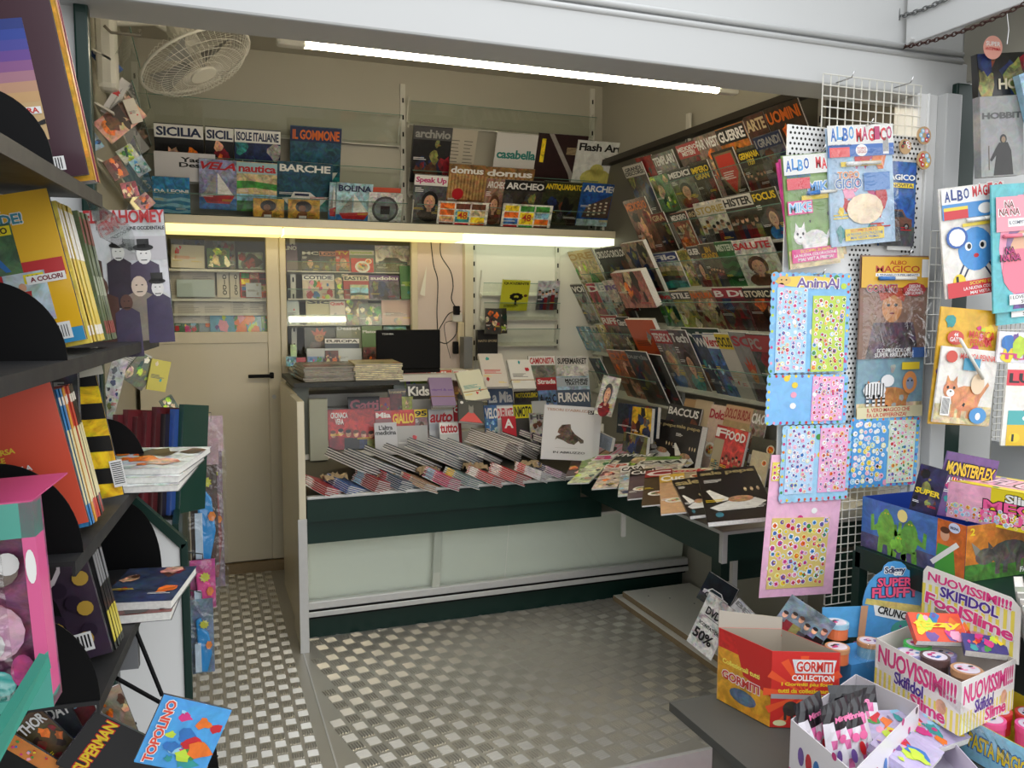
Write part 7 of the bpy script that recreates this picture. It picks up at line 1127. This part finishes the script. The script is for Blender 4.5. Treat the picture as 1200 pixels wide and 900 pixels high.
# hanging toy bags
def bag(px0, py0, px1, py1, y, bodyc, toyc, lab, hdr=None, seed=1):
    a = at(px0, py0, 1, y); b = at(px1, py1, 1, y); w = b.x-a.x; h = a.z-b.z; r_ = tag(empty('toy_bag', Matrix.Translation(((a.x+b.x)/2, y, b.z))), lab, 'toy', 'hanging toy bags'); rr = random.Random(seed)
    m_ = MB(); m_.box((-w*.42, .0, .01), (w*.38, .002, h*.96), col(bodyc, .4)); 
    if hdr: m_.box((-w*.45, -.001, h*.8), (w*.45, .003, h), col(hdr, .2))
    m_.build('backing_card', PRINT, r_); MB().tube([(0, 0, h*.97), (0, 0, h+.01), (-a.x-(b.x-a.x)/2-.06+(-.0), .02, h+.015)], .0018, 6).build('hanger', CHROME, r_)
    m_ = MB(); m_.prism([(-w*.3, -.02, h*.1), (w*.12, -.02, h*.08), (w*.3, -.02, h*.3), (w*.2, -.02, h*.55), (-.0, -.02, h*.62), (-w*.05, -.02, h*.75), (-w*.25, -.02, h*.72), (-w*.2, -.02, h*.4)], (0, .018, 0)); m_.build('toy', mat('toy_plastic', toyc, .3), r_, bevel=.004)
    m_ = MB(); m_.box((-w*.3, -.024, h*.1), (-w*.08, -.021, h*.45), col('c8d8e4', .1)); n = 9; m_.poly([], 0, (0, 0, 0, 0)) if False else None; m_.prism([(w*.05+w*.18*(1 if k % 2 else .7)*math.cos(k*math.pi/n), -.024, h*.68+w*.18*(1 if k % 2 else .7)*math.sin(k*math.pi/n)) for k in range(2*n)], (0, .002, 0), col('c8c840')); m_.prism([(w*.2+w*.12*math.cos(k), -.026, h*.42+w*.16*math.sin(k)) for k in range(6)], (0, .004, 0), col('e08030', .2)); m_.build('label_card', PRINT, r_)
    m_ = MB(); n = 6; vs = [(-w/2+w*i/n+rr.uniform(-.004, .004), -.032+.012*math.sin(i*1.9+j*2.3)*rr.random(), h*j/n) for j in range(n+1) for i in range(n+1)]; m_.add(vs, [(j*(n+1)+i, j*(n+1)+i+1, (j+1)*(n+1)+i+1, (j+1)*(n+1)+i) for i in range(n) for j in range(n)]); m_.build('film', FILM, r_, smooth=True)
bag(232, 488, 268, 690, 2.62, '7a6a70', '8a4a4a', 'tall toy bag at the back, nearest the door, with red toy', hdr='b89a9c', seed=2)
bag(217, 515, 262, 665, 2.50, '4a3a30', '2f8fd0', 'dark toy bag with light blue toy, uppermost in front', hdr='a88a8c', seed=3); bag(219, 655, 258, 715, 2.45, 'b04a80', 'e04a90', 'bright pink toy bag below the dark one', seed=4); bag(220, 700, 256, 790, 2.42, '6a7a8c', '2f8fd0', 'light blue toy bag, lowest of the hanging bags', seed=5)
# ================================================================== FAN
fn_ = tag(empty('wall_fan', Matrix.Translation(at(230, 72, 1, 3.5))), 'white wall fan tilted down behind the lintel at top left', 'fan')
dv = ray(230, 72).normalized(); ai = rt*.47-up*.88; ai = (ai-dv*ai.dot(dv)).normalized(); ax = (ai*.9-dv*.42).normalized(); qt = ax.to_track_quat('Z', 'Y').to_matrix().to_4x4()
def ring(r, z, t=.0025, n=32): return [(r*math.cos(2*math.pi*k/n), r*math.sin(2*math.pi*k/n), z) for k in range(n+1)]
R_ = .215
m_ = MB()
for k in range(56): a = 2*math.pi*k/56; m_.tube([(.05*math.cos(a), .05*math.sin(a), .055), (R_*.8*math.cos(a+.12), R_*.8*math.sin(a+.12), .045), (R_*math.cos(a+.2), R_*math.sin(a+.2), .0)], .0011, 4)
for r, z in ((.08, .054), (.12, .052), (.16, .047), (.19, .03)): m_.tube(ring(r, z), .0012, 4)
o = m_.build('front_grille', WHPL, fn_); o.matrix_local = qt
m_ = MB()
for k in range(48): a = 2*math.pi*k/48; m_.tube([(.05*math.cos(a), .05*math.sin(a), -.06), (R_*.8*math.cos(a), R_*.8*math.sin(a), -.045), (R_*math.cos(a), R_*math.sin(a), .0)], .0011, 4)
o = m_.build('rear_grille', WHPL, fn_); o.matrix_local = qt
m_ = MB(); m_.tube(ring(R_+.002, 0), .006, 8); o = m_.build('rim', WHPL, fn_, smooth=True); o.matrix_local = qt
m_ = MB(); m_.tube([(0, 0, .052), (0, 0, .062)], .05, 20); o = m_.build('badge', WHPL, fn_); o.matrix_local = qt
m_ = MB()
for b in range(4):
    a = b*math.pi/2; n = 6; m_.add([(r*math.cos(a+s*.35*(r/.19)), r*math.sin(a+s*.35*(r/.19)), s*.02) for r in (.03, .11, .18) for s in (-1, 1)], [(0, 1, 3, 2), (2, 3, 5, 4)])
o = m_.build('blades', mat('grey_blade', '8a8a86', .4), fn_); o.matrix_local = qt
m_ = MB(); m_.tube([(0, 0, -.16), (0, 0, -.06)], .05, 16); o = m_.build('motor', WHPL, fn_, smooth=False); o.matrix_local = qt
p0 = Vector((0, 0, 0))-ax*.1; wl = Vector((-.315, 3.45, 2.42))-Vector(fn_.location)
MB().tube([p0, p0+Vector((-.1, 0, .05)), wl+Vector((.04, 0, .03)), wl+Vector((.005, 0, .03))], .017, 10).build('arm', WHPL, fn_, smooth=True)
m_ = MB(); m_.box((-.30, 3.1, 2.13), (-.235, 3.18, 2.40)); tag(m_.build('fan_bracket', WHPL, bevel=.02), 'white rounded fan mount on the left wall', 'bracket')
mm = MB().tube([at(122, 30, 1, 3.0), at(130, 38, 1, 3.0), at(165, 42, 1, 3.0), at(164, 35, 1, 3.0)], .005, 8); tag(mm.build('grey_cord', mat('grey_cord', '8a8478', .6), smooth=True), 'grey power cord looping above the fan mount', 'cable')
# red and white paper at the step
tag(MB().box((1.1, 1.75, -.195), (1.75, 2.14, -.185)).build('fallen_paper', mat('red_paper', 'a83a34', .6, var=.3, vs=20)), 'red printed paper lying below the floor edge', 'paper')
for o in list(bpy.data.objects):
    if o.type == 'MESH' and o.data.name.startswith('t') and o.users == 0: bpy.data.objects.remove(o)
